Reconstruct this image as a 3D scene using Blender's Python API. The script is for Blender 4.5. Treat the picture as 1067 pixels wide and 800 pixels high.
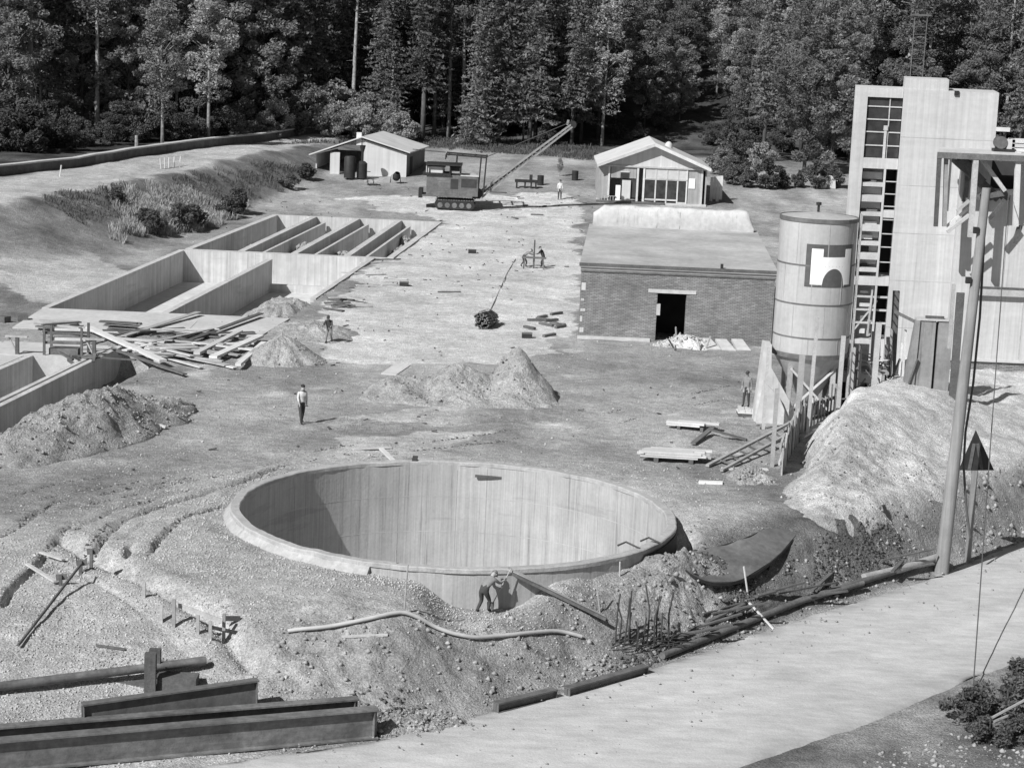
import bpy, bmesh, math, random
import numpy as np
from mathutils import Vector, Matrix

for o in list(bpy.data.objects):
    bpy.data.objects.remove(o, do_unlink=True)
SC = bpy.context.scene
COL = SC.collection
PI = math.pi
R = math.radians

# ------------------------------------------------------------------ camera
F, PIT, ROLL, H = 2150.0, R(10.5), R(2.5), 19.2      # focal length for a 1067 px wide picture
cam_d = bpy.data.cameras.new('camera')
cam = bpy.data.objects.new('camera', cam_d)
COL.objects.link(cam)
cam_d.sensor_fit = 'HORIZONTAL'
cam_d.sensor_width = 36.0
cam_d.lens = 36.0 * F / 1067.0
cam_d.clip_start = 0.5
cam_d.clip_end = 9000
fw = Vector((0, math.cos(PIT), -math.sin(PIT)))
up = Vector((0, math.sin(PIT), math.cos(PIT)))
rt = Vector((1, 0, 0))
cx_ = rt * math.cos(ROLL) + up * math.sin(ROLL)
cy_ = up * math.cos(ROLL) - rt * math.sin(ROLL)
M_ = Matrix((cx_, cy_, -fw)).transposed().to_4x4()
M_.translation = Vector((0, 0, H))
cam.matrix_world = M_
SC.camera = cam

# ------------------------------------------------------------------ sky, sun, exposure
SUN_EL = R(40)
SUN_TRAVEL = Vector((0.645, 0.765))                    # the way shadows fall on the ground
world = bpy.data.worlds.new('World')
SC.world = world
world.use_nodes = True
nt = world.node_tree
for n in list(nt.nodes):
    nt.nodes.remove(n)
sky = nt.nodes.new('ShaderNodeTexSky')
sky.sky_type = 'NISHITA'
sky.sun_disc = False
sky.sun_elevation = SUN_EL
sky.sun_rotation = math.atan2(-SUN_TRAVEL.x, -SUN_TRAVEL.y)
bw = nt.nodes.new('ShaderNodeRGBToBW')               # the photograph is black and white
bg = nt.nodes.new('ShaderNodeBackground')
bg.inputs['Strength'].default_value = 0.05
wo = nt.nodes.new('ShaderNodeOutputWorld')
nt.links.new(sky.outputs[0], bw.inputs[0])
nt.links.new(bw.outputs[0], bg.inputs['Color'])
nt.links.new(bg.outputs[0], wo.inputs['Surface'])
sun_d = bpy.data.lights.new('sun', 'SUN')
sun_d.energy = 5.0
sun_d.angle = R(0.5)
sun_d.color = (1, 1, 1)
sun = bpy.data.objects.new('sun', sun_d)
COL.objects.link(sun)
st = SUN_TRAVEL.normalized() * math.cos(SUN_EL)
sun.rotation_euler = Vector((st.x, st.y, -math.sin(SUN_EL))).to_track_quat('-Z', 'Y').to_euler()
sun.location = (-60, -40, 90)
vs = SC.view_settings
vs.view_transform = 'Standard'
vs.look = 'None'
vs.exposure = 0.12
vs.gamma = 1.0
vs.use_curve_mapping = False
SC.render.engine = 'CYCLES'

# ------------------------------------------------------------------ helpers: picture point -> place
def ray(u, v):
    dx, dy = u - 533.5, v - 400.0
    xr = dx * math.cos(ROLL) + dy * math.sin(ROLL)
    yr = -dx * math.sin(ROLL) + dy * math.cos(ROLL)
    return Vector((xr, F * math.cos(PIT) - yr * math.sin(PIT), -F * math.sin(PIT) - yr * math.cos(PIT)))
def at(u, v, z=0.0):
    d = ray(u, v)
    t = (z - H) / d.z
    return Vector((d.x * t, d.y * t, z))
def aty(u, v, y):
    d = ray(u, v)
    t = y / d.y
    return Vector((d.x * t, y, H + d.z * t))

# ------------------------------------------------------------------ noise
_rs = np.random.RandomState(7)
_LAT = _rs.rand(256, 256)
def vnoise(x, y, s, seed=0):
    x = np.asarray(x, float) / s + seed * 17.31
    y = np.asarray(y, float) / s + seed * 9.77
    xi, yi = np.floor(x).astype(int), np.floor(y).astype(int)
    fx, fy = x - xi, y - yi
    fx = fx * fx * (3 - 2 * fx)
    fy = fy * fy * (3 - 2 * fy)
    g = lambda a, b: _LAT[a & 255, b & 255]
    return ((g(xi, yi) * (1 - fx) + g(xi + 1, yi) * fx) * (1 - fy) + (g(xi, yi + 1) * (1 - fx) + g(xi + 1, yi + 1) * fx) * fy) * 2 - 1
def fbm(x, y, s, seed=0, n=4, gain=0.5):
    v, a = 0, 1.0
    for k in range(n):
        v = v + a * vnoise(x, y, s, seed + k * 3)
        s, a = s * 0.5, a * gain
    return v
def sst(a, b, x):
    t = np.clip((np.asarray(x, float) - a) / (b - a), 0, 1)
    return t * t * (3 - 2 * t)
def seg_dist(x, y, pts):
    best = np.full(np.shape(x), 1e9)
    for (ax, ay), (bx, by) in zip(pts[:-1], pts[1:]):
        dx, dy = bx - ax, by - ay
        t = np.clip(((x - ax) * dx + (y - ay) * dy) / (dx * dx + dy * dy), 0, 1)
        best = np.minimum(best, np.hypot(x - ax - t * dx, y - ay - t * dy))
    return best
def in_poly(x, y, poly):
    ins = np.zeros(np.shape(x), bool)
    n = len(poly)
    for i in range(n):
        (ax, ay), (bx, by) = poly[i], poly[(i + 1) % n]
        c = ((ay > y) != (by > y))
        xx = (bx - ax) * (y - ay) / ((by - ay) if by != ay else 1e-9) + ax
        ins ^= c & (x < xx)
    return ins

# ------------------------------------------------------------------ helpers: materials (all grey: the photograph has no colour)
def new_mat(name):
    m = bpy.data.materials.new(name)
    m.use_nodes = True
    b = m.node_tree.nodes['Principled BSDF']
    return m, m.node_tree, b
def N(t, typ, **kw):
    n = t.nodes.new(typ)
    for k, v in kw.items():
        setattr(n, k, v)
    return n
def mathn(t, op, a, b):
    n = N(t, 'ShaderNodeMath', operation=op)
    for i, v in enumerate((a, b)):
        if isinstance(v, (int, float)):
            n.inputs[i].default_value = v
        else:
            t.links.new(v, n.inputs[i])
    return n.outputs[0]
def noise_fac(t, vec, scale, lo, hi, detail=5, rough=0.6):
    n = N(t, 'ShaderNodeTexNoise')
    n.inputs['Scale'].default_value = scale
    n.inputs['Detail'].default_value = detail
    n.inputs['Roughness'].default_value = rough
    t.links.new(vec, n.inputs['Vector'])
    r = N(t, 'ShaderNodeMapRange')
    r.inputs['From Min'].default_value = 0.3
    r.inputs['From Max'].default_value = 0.7
    r.inputs['To Min'].default_value = lo
    r.inputs['To Max'].default_value = hi
    t.links.new(n.outputs['Fac'], r.inputs['Value'])
    return r.outputs[0], n.outputs['Fac']
def scaled(t, vec, s):
    mp = N(t, 'ShaderNodeMapping')
    mp.inputs['Scale'].default_value = s
    t.links.new(vec, mp.inputs['Vector'])
    return mp.outputs[0]
def mat(name, v, rough=0.85, *a, drips=0.0, **k):
    m = mat0(name, v, rough, *a, **k)
    if drips:
        t = m.node_tree
        b = t.nodes['Principled BSDF']
        src = b.inputs['Base Color'].links[0].from_socket
        tc = N(t, 'ShaderNodeTexCoord')
        c = src
        for (s, lo, hi, dark) in (((3.4, 3.4, 0.10), 0.60, 0.70, drips), ((9, 9, 0.22), 0.62, 0.70, drips * 0.7), ((0.12, 0.12, 1.1), 0.60, 0.64, drips * 0.35)):
            n = N(t, 'ShaderNodeTexNoise')
            n.inputs['Scale'].default_value = 1.0
            n.inputs['Detail'].default_value = 5
            n.inputs['Roughness'].default_value = 0.65
            t.links.new(scaled(t, tc.outputs['Object'], s), n.inputs['Vector'])
            r = N(t, 'ShaderNodeMapRange')
            r.inputs['From Min'].default_value = lo
            r.inputs['From Max'].default_value = hi
            r.inputs['To Min'].default_value = 1.0
            r.inputs['To Max'].default_value = 1.0 - dark
            t.links.new(n.outputs['Fac'], r.inputs['Value'])
            c = mathn(t, 'MULTIPLY', c, r.outputs[0])
        t.links.new(c, b.inputs['Base Color'])
    return m
def mat0(name, v, rough=0.85, layers=((0.6, 0.85, 1.15), (6, 0.85, 1.15)), stretch=None, bump=0.3, bump_scale=12, metal=0.0, rnd=0.0, spec=0.3, bump_dist=0.03):
    """grey surface: base value times a few noise layers; stretch = (sx,sy,sz, lo, hi) adds streaks"""
    m, t, b = new_mat(name)
    tc = N(t, 'ShaderNodeTexCoord')
    vec = tc.outputs['Object']
    c = None
    for s, lo, hi in layers:
        f, _ = noise_fac(t, vec, s, lo, hi)
        c = f if c is None else mathn(t, 'MULTIPLY', c, f)
    if stretch:
        for s in (stretch if isinstance(stretch[0], tuple) else (stretch,)):
            f, _ = noise_fac(t, scaled(t, vec, s[:3]), 1.0, s[3], s[4])
            c = f if c is None else mathn(t, 'MULTIPLY', c, f)
    if rnd:
        oi = N(t, 'ShaderNodeObjectInfo')
        r = N(t, 'ShaderNodeMapRange')
        r.inputs['To Min'].default_value = 1 - rnd
        r.inputs['To Max'].default_value = 1 + rnd
        t.links.new(oi.outputs['Random'], r.inputs['Value'])
        c = r.outputs[0] if c is None else mathn(t, 'MULTIPLY', c, r.outputs[0])
    c = mathn(t, 'MULTIPLY', c, v)
    t.links.new(c, b.inputs['Base Color'])
    b.inputs['Roughness'].default_value = rough
    b.inputs['Metallic'].default_value = metal
    b.inputs['Specular IOR Level'].default_value = spec
    if bump:
        bn = N(t, 'ShaderNodeTexNoise')
        bn.inputs['Scale'].default_value = bump_scale
        bn.inputs['Detail'].default_value = 6
        t.links.new(vec, bn.inputs['Vector'])
        bp = N(t, 'ShaderNodeBump')
        bp.inputs['Strength'].default_value = bump
        bp.inputs['Distance'].default_value = bump_dist
        t.links.new(bn.outputs['Fac'], bp.inputs['Height'])
        t.links.new(bp.outputs['Normal'], b.inputs['Normal'])
    return m

MT = {}
MT['concrete'] = mat('board_marked_concrete', 0.54, 0.9, ((0.25, 0.88, 1.1), (1.5, 0.9, 1.08)), ((5, 5, 0.12, 0.8, 1.12), (1.3, 1.3, 0.1, 0.86, 1.08)), 0.35, 8, drips=0.35)
MT['basin'] = mat('basin_concrete', 0.44, 0.9, ((0.2, 0.86, 1.1), (1.2, 0.92, 1.06), (9, 0.94, 1.05)), ((5.2, 5.2, 0.05, 0.86, 1.07), (1.1, 1.1, 0.08, 0.92, 1.05), (16, 16, 0.25, 0.84, 1.08)), 0.35, 8, drips=0.38)
MT['slab'] = mat('pale_concrete_slab', 0.54, 0.9, ((0.3, 0.82, 1.1), (3, 0.88, 1.08), (20, 0.92, 1.06)), None, 0.4, 14)
MT['floor_pale'] = mat('lit_floor_screed', 0.62, 0.9, ((0.3, 0.85, 1.08), (2.5, 0.85, 1.1)), None, 0.3, 10)
MT['white_wall'] = mat('whitish_tower_concrete', 0.60, 0.85, ((0.3, 0.9, 1.05), (4, 0.94, 1.04)), ((4.0, 4.0, 0.06, 0.86, 1.06), (0.25, 0.25, 2.0, 0.92, 1.04), (11, 11, 0.3, 0.9, 1.04)), 0.2, 10, drips=0.16)
MT['plaster'] = mat('rough_white_plaster', 0.56, 0.95, ((0.7, 0.85, 1.08), (3, 0.85, 1.08)), None, 0.3, 9, bump_dist=0.03, drips=0.45)
MT['roof_screed'] = mat('roof_screed', 0.42, 0.95, ((0.35, 0.75, 1.2), (2.5, 0.85, 1.12), (12, 0.9, 1.1)), None, 0.4, 8)
MT['wood'] = mat('weathered_timber', 0.40, 0.85, ((1.5, 0.8, 1.15), (12, 0.88, 1.1)), None, 0.35, 18, rnd=0.22)
MT['wood_pale'] = mat('fresh_pale_timber', 0.60, 0.85, ((1.2, 0.85, 1.1), (14, 0.9, 1.08)), None, 0.3, 18, rnd=0.15)
MT['wood_dark'] = mat('dark_timber', 0.13, 0.85, ((1.5, 0.7, 1.25), (12, 0.8, 1.15)), None, 0.35, 18, rnd=0.25)
MT['pole'] = mat('pole_timber', 0.27, 0.8, ((0.8, 0.85, 1.15),), ((9, 9, 0.4, 0.75, 1.15),), 0.3, 14)
MT['boards'] = mat('vertical_boarding', 0.36, 0.85, ((0.8, 0.85, 1.1),), ((5, 5, 0.15, 0.75, 1.15),), 0.3, 12)
MT['steel_dark'] = mat('dark_rusty_steel', 0.14, 0.62, ((0.7, 0.65, 1.35), (5, 0.75, 1.3)), ((1.2, 1.2, 9, 0.8, 1.2),), 0.3, 20, spec=0.45)
MT['steel_mid'] = mat('primed_steel_sheet', 0.13, 0.6, ((0.5, 0.75, 1.3), (4, 0.8, 1.2)), None, 0.2, 14, spec=0.4)
MT['iron_black'] = mat('sooty_iron', 0.03, 0.6, ((2, 0.7, 1.3),), None, 0.2, 15)
MT['rebar'] = mat('rusty_bar', 0.06, 0.7, ((3, 0.7, 1.3),), None, 0)
MT['silo'] = mat('painted_silo_steel', 0.46, 0.55, ((0.5, 0.86, 1.1), (6, 0.93, 1.05)), ((2.5, 2.5, 0.15, 0.86, 1.08), (7, 7, 0.3, 0.93, 1.04)), 0.08, 6, spec=0.45, drips=0.3)
MT['emblem_dark'] = mat('dark_emblem_paint', 0.10, 0.6, ((4, 0.85, 1.15),), None, 0)
MT['emblem_white'] = mat('white_emblem_paint', 0.85, 0.6, ((4, 0.95, 1.03),), None, 0)
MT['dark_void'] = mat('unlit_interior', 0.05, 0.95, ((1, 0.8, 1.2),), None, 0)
MT['shed_wall'] = mat('limewashed_boards', 0.58, 0.85, ((0.5, 0.9, 1.08),), ((4, 4, 0.1, 0.85, 1.08),), 0.2, 8)
MT['sheet_roof'] = mat('pale_sheet_roof', 0.62, 0.6, ((0.5, 0.88, 1.1),), ((0.5, 7, 0.5, 0.9, 1.06),), 0.15, 6)
MT['stone'] = mat('pebbles', 0.44, 0.9, ((1.2, 0.6, 1.4), (9, 0.8, 1.2)), None, 0.2, 20)
MT['clod'] = mat('earth_clods', 0.31, 0.95, ((1.2, 0.6, 1.4), (9, 0.8, 1.2)), None, 0.4, 10)
MT['hose'] = mat('pale_hose', 0.48, 0.6, ((4, 0.9, 1.1),), None, 0)
MT['cable'] = mat('cable_sheath', 0.10, 0.6, ((2, 0.9, 1.1),), None, 0)
MT['skin'] = mat('skin', 0.38, 0.6, ((9, 0.95, 1.05),), None, 0)
MT['cloth_dark'] = mat('dark_work_cloth', 0.06, 0.9, ((9, 0.8, 1.2),), None, 0.3, 30)
MT['cloth_mid'] = mat('grey_work_cloth', 0.22, 0.9, ((9, 0.85, 1.15),), None, 0.3, 30)
MT['cloth_pale'] = mat('pale_shirt_cloth', 0.62, 0.9, ((9, 0.9, 1.08),), None, 0.3, 30)
MT['hair'] = mat('dark_hair', 0.03, 0.7, ((20, 0.8, 1.2),), None, 0)
MT['canvas'] = mat('canvas_sheet', 0.55, 0.9, ((1.5, 0.85, 1.1),), None, 0.4, 6)
MT['black_strip'] = mat('near_black_strip', 0.035, 0.7, ((3, 0.7, 1.3),), None, 0.2, 20)

def glass_mat():
    m, t, b = new_mat('dusty_window_glass')
    tc = N(t, 'ShaderNodeTexCoord')
    f, _ = noise_fac(t, tc.outputs['Object'], 1.3, 0.025, 0.07)
    t.links.new(f, b.inputs['Base Color'])
    b.inputs['Roughness'].default_value = 0.18
    b.inputs['Specular IOR Level'].default_value = 0.5
    return m
MT['glass'] = glass_mat()

def brick_mat():
    m, t, b = new_mat('grey_brickwork')
    tc = N(t, 'ShaderNodeTexCoord')
    sp = N(t, 'ShaderNodeSeparateXYZ')
    t.links.new(tc.outputs['Object'], sp.inputs[0])
    cb = N(t, 'ShaderNodeCombineXYZ')
    t.links.new(mathn(t, 'ADD', sp.outputs['X'], sp.outputs['Y']), cb.inputs['X'])
    t.links.new(sp.outputs['Z'], cb.inputs['Y'])
    br = N(t, 'ShaderNodeTexBrick')
    br.inputs['Scale'].default_value = 1.0
    br.inputs['Brick Width'].default_value = 0.27
    br.inputs['Row Height'].default_value = 0.085
    br.inputs['Mortar Size'].default_value = 0.012
    br.inputs['Color1'].default_value = (0.2, 0.2, 0.2, 1)
    br.inputs['Color2'].default_value = (0.29, 0.29, 0.29, 1)
    br.inputs['Mortar'].default_value = (0.12, 0.12, 0.12, 1)
    t.links.new(cb.outputs[0], br.inputs['Vector'])
    f1, _ = noise_fac(t, tc.outputs['Object'], 0.5, 0.75, 1.3)
    f2, _ = noise_fac(t, scaled(t, tc.outputs['Object'], (1.5, 1.5, 12)), 1.0, 0.75, 1.2)
    f3, _ = noise_fac(t, tc.outputs['Object'], 2.2, 0.85, 1.15)
    mx = N(t, 'ShaderNodeVectorMath', operation='SCALE')
    t.links.new(br.outputs['Color'], mx.inputs[0])
    t.links.new(mathn(t, 'MULTIPLY', mathn(t, 'MULTIPLY', f1, f2), f3), mx.inputs['Scale'])
    t.links.new(mx.outputs[0], b.inputs['Base Color'])
    b.inputs['Roughness'].default_value = 0.9
    bp = N(t, 'ShaderNodeBump')
    bp.inputs['Strength'].default_value = 0.6
    bp.inputs['Distance'].default_value = 0.02
    bp.invert = True
    t.links.new(br.outputs['Fac'], bp.inputs['Height'])
    t.links.new(bp.outputs['Normal'], b.inputs['Normal'])
    return m
MT['brick'] = brick_mat()

def earth_mat(name, attr=True, v=0.24, fine=26.0, bumpd=0.06, con=1.0):
    m, t, b = new_mat(name)
    tc = N(t, 'ShaderNodeTexCoord')
    vec = tc.outputs['Object']
    f1, _ = noise_fac(t, vec, 0.35, 1 - 0.22 * con, 1 + 0.22 * con, 6, 0.65)
    f2, _ = noise_fac(t, vec, 2.2, 1 - 0.26 * con, 1 + 0.24 * con, 6, 0.7)
    f3, _ = noise_fac(t, vec, 9.0, 1 - 0.3 * con, 1 + 0.3 * con, 5, 0.8)
    f4, _ = noise_fac(t, vec, 22.0, 1 - 0.38 * con, 1 + 0.38 * con, 3, 0.6)
    f5, _ = noise_fac(t, scaled(t, vec, (0.9, 2.6, 2)), 1.0, 0.84, 1.16, 6, 0.7)
    c = mathn(t, 'MULTIPLY', mathn(t, 'MULTIPLY', mathn(t, 'MULTIPLY', f1, f2), mathn(t, 'MULTIPLY', f3, f4)), f5)
    if attr:
        a = N(t, 'ShaderNodeAttribute', attribute_name='tone')
        c = mathn(t, 'MULTIPLY', c, a.outputs['Fac'])
    else:
        c = mathn(t, 'MULTIPLY', c, v)
    t.links.new(c, b.inputs['Base Color'])
    b.inputs['Roughness'].default_value = 0.97
    b.inputs['Specular IOR Level'].default_value = 0.1
    n1 = N(t, 'ShaderNodeTexNoise')
    n1.inputs['Scale'].default_value = 4.5
    n1.inputs['Detail'].default_value = 8
    n1.inputs['Roughness'].default_value = 0.85
    t.links.new(vec, n1.inputs['Vector'])
    bp = N(t, 'ShaderNodeBump')
    bp.inputs['Strength'].default_value = 0.8
    bp.inputs['Distance'].default_value = bumpd * 1.6
    vo = N(t, 'ShaderNodeTexVoronoi')
    vo.inputs['Scale'].default_value = 11.0
    t.links.new(vec, vo.inputs['Vector'])
    hh = mathn(t, 'SUBTRACT', n1.outputs['Fac'], mathn(t, 'MULTIPLY', vo.outputs['Distance'], 0.45))
    t.links.new(hh, bp.inputs['Height'])
    t.links.new(bp.outputs['Normal'], b.inputs['Normal'])
    return m
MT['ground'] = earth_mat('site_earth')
MT['heap'] = earth_mat('heap_earth', False, 0.36, bumpd=0.08)
MT['heap_dark'] = earth_mat('clay_heap_earth', False, 0.34, bumpd=0.1)
MT['sand'] = earth_mat('pale_sand', False, 0.52, bumpd=0.035)
MT['panel_grey'] = mat('grey_precast', 0.27, 0.9, ((0.6, 0.8, 1.2), (4, 0.85, 1.12)), ((3, 3, 0.2, 0.85, 1.1),), 0.3, 10, drips=0.3)
MT['rim'] = mat('rim_concrete', 0.42, 0.9, ((0.5, 0.82, 1.12), (4, 0.85, 1.1), (20, 0.9, 1.08)), None, 0.5, 14, drips=0.3)
MT['boom'] = mat('boom_steel', 0.26, 0.6, ((2, 0.8, 1.2),), None, 0)
MT['dark_soil'] = mat('black_damp_soil', 0.085, 0.95, ((1.2, 0.6, 1.5), (9, 0.7, 1.3)), None, 0.4, 10)
MT['road'] = earth_mat('dusty_road', True, bumpd=0.010, con=0.2)
MT['road_old'] = mat('dusty_road', 0.47, 0.95, ((0.12, 0.88, 1.1), (1.0, 0.93, 1.06), (12, 0.93, 1.06)), None, 0.25, 9)

def leaf_mat(name, v, trans=0.25, rnd=0.3):
    m, t, b = new_mat(name)
    t.nodes.remove(b)
    a = N(t, 'ShaderNodeAttribute', attribute_name='tone')
    oi = N(t, 'ShaderNodeObjectInfo')
    r = N(t, 'ShaderNodeMapRange')
    r.inputs['To Min'].default_value = 1 - rnd
    r.inputs['To Max'].default_value = 1 + rnd
    t.links.new(oi.outputs['Random'], r.inputs['Value'])
    c = mathn(t, 'MULTIPLY', mathn(t, 'MULTIPLY', a.outputs['Fac'], v), r.outputs[0])
    d = N(t, 'ShaderNodeBsdfDiffuse')
    tr = N(t, 'ShaderNodeBsdfTranslucent')
    t.links.new(c, d.inputs['Color'])
    t.links.new(c, tr.inputs['Color'])
    mx = N(t, 'ShaderNodeMixShader')
    mx.inputs[0].default_value = trans
    t.links.new(d.outputs[0], mx.inputs[1])
    t.links.new(tr.outputs[0], mx.inputs[2])
    out = t.nodes['Material Output']
    t.links.new(mx.outputs[0], out.inputs['Surface'])
    return m
MT['needle'] = leaf_mat('spruce_needles', 0.21, 0.45)
MT['pine_needle'] = leaf_mat('pine_needles', 0.2, 0.35)
MT['leaf'] = leaf_mat('broad_leaves', 0.28, 0.5)
MT['leaf_pale'] = leaf_mat('birch_leaves', 0.38, 0.4)
MT['bush'] = leaf_mat('bush_leaves', 0.3, 0.35)
MT['grass'] = leaf_mat('dry_grass', 0.48, 0.3)
MT['weed'] = leaf_mat('dark_weeds', 0.12, 0.3)
MT['bark'] = mat('grey_bark', 0.10, 0.95, ((3, 0.7, 1.3),), ((8, 8, 1, 0.7, 1.2),), 0.4, 12, rnd=0.3)
MT['bark_pale'] = mat('pale_sunlit_bark', 0.30, 0.9, ((3, 0.75, 1.2),), ((4, 4, 3, 0.6, 1.15),), 0.2, 12, rnd=0.2)

# ------------------------------------------------------------------ helpers: meshes and objects
def quad_mesh(name, V, Q, tone=None, smooth=False):
    """fast mesh from numpy: V (n,3), Q (m,k)"""
    me = bpy.data.meshes.new(name)
    V = np.asarray(V, np.float32)
    Q = np.asarray(Q, np.int32)
    k = Q.shape[1]
    me.vertices.add(len(V))
    me.vertices.foreach_set('co', V.ravel())
    me.loops.add(Q.size)
    me.loops.foreach_set('vertex_index', Q.ravel())
    me.polygons.add(len(Q))
    me.polygons.foreach_set('loop_start', np.arange(0, Q.size, k, dtype=np.int32))
    me.polygons.foreach_set('loop_total', np.full(len(Q), k, np.int32))
    if smooth:
        me.polygons.foreach_set('use_smooth', np.ones(len(Q), bool))
    me.update(calc_edges=True)
    if tone is not None:
        a = me.attributes.new('tone', 'FLOAT', 'POINT')
        a.data.foreach_set('value', np.asarray(tone, np.float32))
    return me

def link(name, me, m=None, parent=None, loc=None, rz=None):
    o = bpy.data.objects.new(name, me)
    COL.objects.link(o)
    if m is not None and me is not None and len(me.materials) == 0:
        me.materials.append(MT[m] if isinstance(m, str) else m)
    if parent is not None:
        o.parent = parent
    if loc is not None:
        o.location = loc
    if rz is not None:
        o.rotation_euler = (0, 0, rz)
    return o
def tag(o, label, cat, group=None):
    o['label'] = label
    o['category'] = cat
    if group:
        o['group'] = group
    return o
def thing(name, loc, label, cat, group=None, rz=0.0):
    o = link(name, None, loc=loc, rz=rz)
    return tag(o, label, cat, group)
def structure(o):
    o['kind'] = 'structure'
    return o
def stuff(o):
    o['kind'] = 'stuff'
    return o
def dup(root, loc=None, rz=None, label=None):
    c = root.copy()
    COL.objects.link(c)
    if loc is not None:
        c.location = loc
    if rz is not None:
        c.rotation_euler = (0, 0, rz)
    if label:
        c['label'] = label
    for ch in list(root.children):
        d = ch.copy()
        COL.objects.link(d)
        d.parent = c
        for g in list(ch.children):
            e = g.copy()
            COL.objects.link(e)
            e.parent = d
    return c

class MB:
    def __init__(s):
        s.v, s.f = [], []
    def add(s, vs, fs):
        n = len(s.v)
        s.v += [tuple(p) for p in vs]
        s.f += [tuple(i + n for i in f) for f in fs]
        return s
    def box(s, x0, x1, y0, y1, z0, z1):
        return s.add([(x0, y0, z0), (x1, y0, z0), (x1, y1, z0), (x0, y1, z0), (x0, y0, z1), (x1, y0, z1), (x1, y1, z1), (x0, y1, z1)],
                     [(0, 3, 2, 1), (4, 5, 6, 7), (0, 1, 5, 4), (1, 2, 6, 5), (2, 3, 7, 6), (3, 0, 4, 7)])
    def prism(s, poly, axis, a, b):
        """extrude a 2-D polygon: axis 'z' poly=(x,y); 'y' poly=(x,z); 'x' poly=(y,z)"""
        n = len(poly)
        mk = {'z': lambda p, h: (p[0], p[1], h), 'y': lambda p, h: (p[0], h, p[1]), 'x': lambda p, h: (h, p[0], p[1])}[axis]
        vs = [mk(p, a) for p in poly] + [mk(p, b) for p in poly]
        fs = [tuple(range(n))[::-1], tuple(range(n, 2 * n))] + [(i, (i + 1) % n, n + (i + 1) % n, n + i) for i in range(n)]
        return s.add(vs, fs)
    def beam(s, p0, p1, w, h, up=(0, 0, 1)):
        p0, p1 = Vector(p0), Vector(p1)
        d = (p1 - p0).normalized()
        u = Vector(up)
        if abs(d.dot(u)) > 0.98:
            u = Vector((0, 1, 0))
        sx = d.cross(u).normalized() * (w / 2)
        sz = sx.cross(d).normalized() * (h / 2)
        vs = [p + a * sx + b * sz for p in (p0, p1) for a, b in ((-1, -1), (1, -1), (1, 1), (-1, 1))]
        return s.add(vs, [(0, 1, 2, 3), (4, 7, 6, 5), (0, 4, 5, 1), (1, 5, 6, 2), (2, 6, 7, 3), (3, 7, 4, 0)])
    def tube(s, pts, r, n=8, r1=None, cap=True):
        pts = [Vector(p) for p in pts]
        m = len(pts)
        rings = []
        for i, p in enumerate(pts):
            d = (pts[min(i + 1, m - 1)] - pts[max(i - 1, 0)]).normalized()
            u = Vector((0, 0, 1)) if abs(d.z) < 0.9 else Vector((1, 0, 0))
            a = d.cross(u).normalized()
            b = a.cross(d).normalized()
            rr = r if r1 is None else r + (r1 - r) * i / (m - 1)
            rings.append([p + (a * math.cos(2 * PI * k / n) + b * math.sin(2 * PI * k / n)) * rr for k in range(n)])
        vs = [q for ring in rings for q in ring]
        fs = [(i * n + k, i * n + (k + 1) % n, (i + 1) * n + (k + 1) % n, (i + 1) * n + k) for i in range(m - 1) for k in range(n)]
        if cap:
            fs += [tuple(range(n))[::-1], tuple(range((m - 1) * n, m * n))]
        return s.add(vs, fs)
    def lathe(s, prof, n=32, c=(0, 0), a0=0.0, a1=2 * PI, close=False):
        full = abs(a1 - a0) > 2 * PI - 1e-4
        m = n if full else n + 1
        vs = []
        for (r, z) in prof:
            for k in range(m):
                a = a0 + (a1 - a0) * k / n
                vs.append((c[0] + r * math.cos(a), c[1] + r * math.sin(a), z))
        fs = []
        P = len(prof)
        for i in range(P if close else P - 1):
            j = (i + 1) % P
            for k in range(n):
                kk = (k + 1) % m if full else k + 1
                fs.append((i * m + k, i * m + kk, j * m + kk, j * m + k))
        if close and not full:
            fs += [tuple(i * m for i in range(P)), tuple(i * m + n for i in range(P))[::-1]]
        return s.add(vs, fs)
    def shear(s, k):
        s.v = [(a + k * b, b, c) for a, b, c in s.v]
        return s
    def mesh(s, name, smooth=False):
        me = bpy.data.meshes.new(name)
        me.from_pydata(s.v, [], s.f)
        bm = bmesh.new()
        bm.from_mesh(me)
        bmesh.ops.recalc_face_normals(bm, faces=bm.faces)
        bm.to_mesh(me)
        bm.free()
        if smooth:
            me.polygons.foreach_set('use_smooth', np.ones(len(me.polygons), bool))
        return me
    def build(s, name, m, parent=None, loc=None, rz=None, smooth=False, off=None):
        if off is not None:
            s.v = [(a - off[0], b - off[1], c - off[2]) for a, b, c in s.v]
        return link(name, s.mesh(name, smooth), m, parent, loc, rz)
def smooth_angle(o, deg=35):
    me = o.data
    me.polygons.foreach_set('use_smooth', np.ones(len(me.polygons), bool))
    me.set_sharp_from_angle(angle=R(deg))
    return o
RND = random.Random(11)

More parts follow.
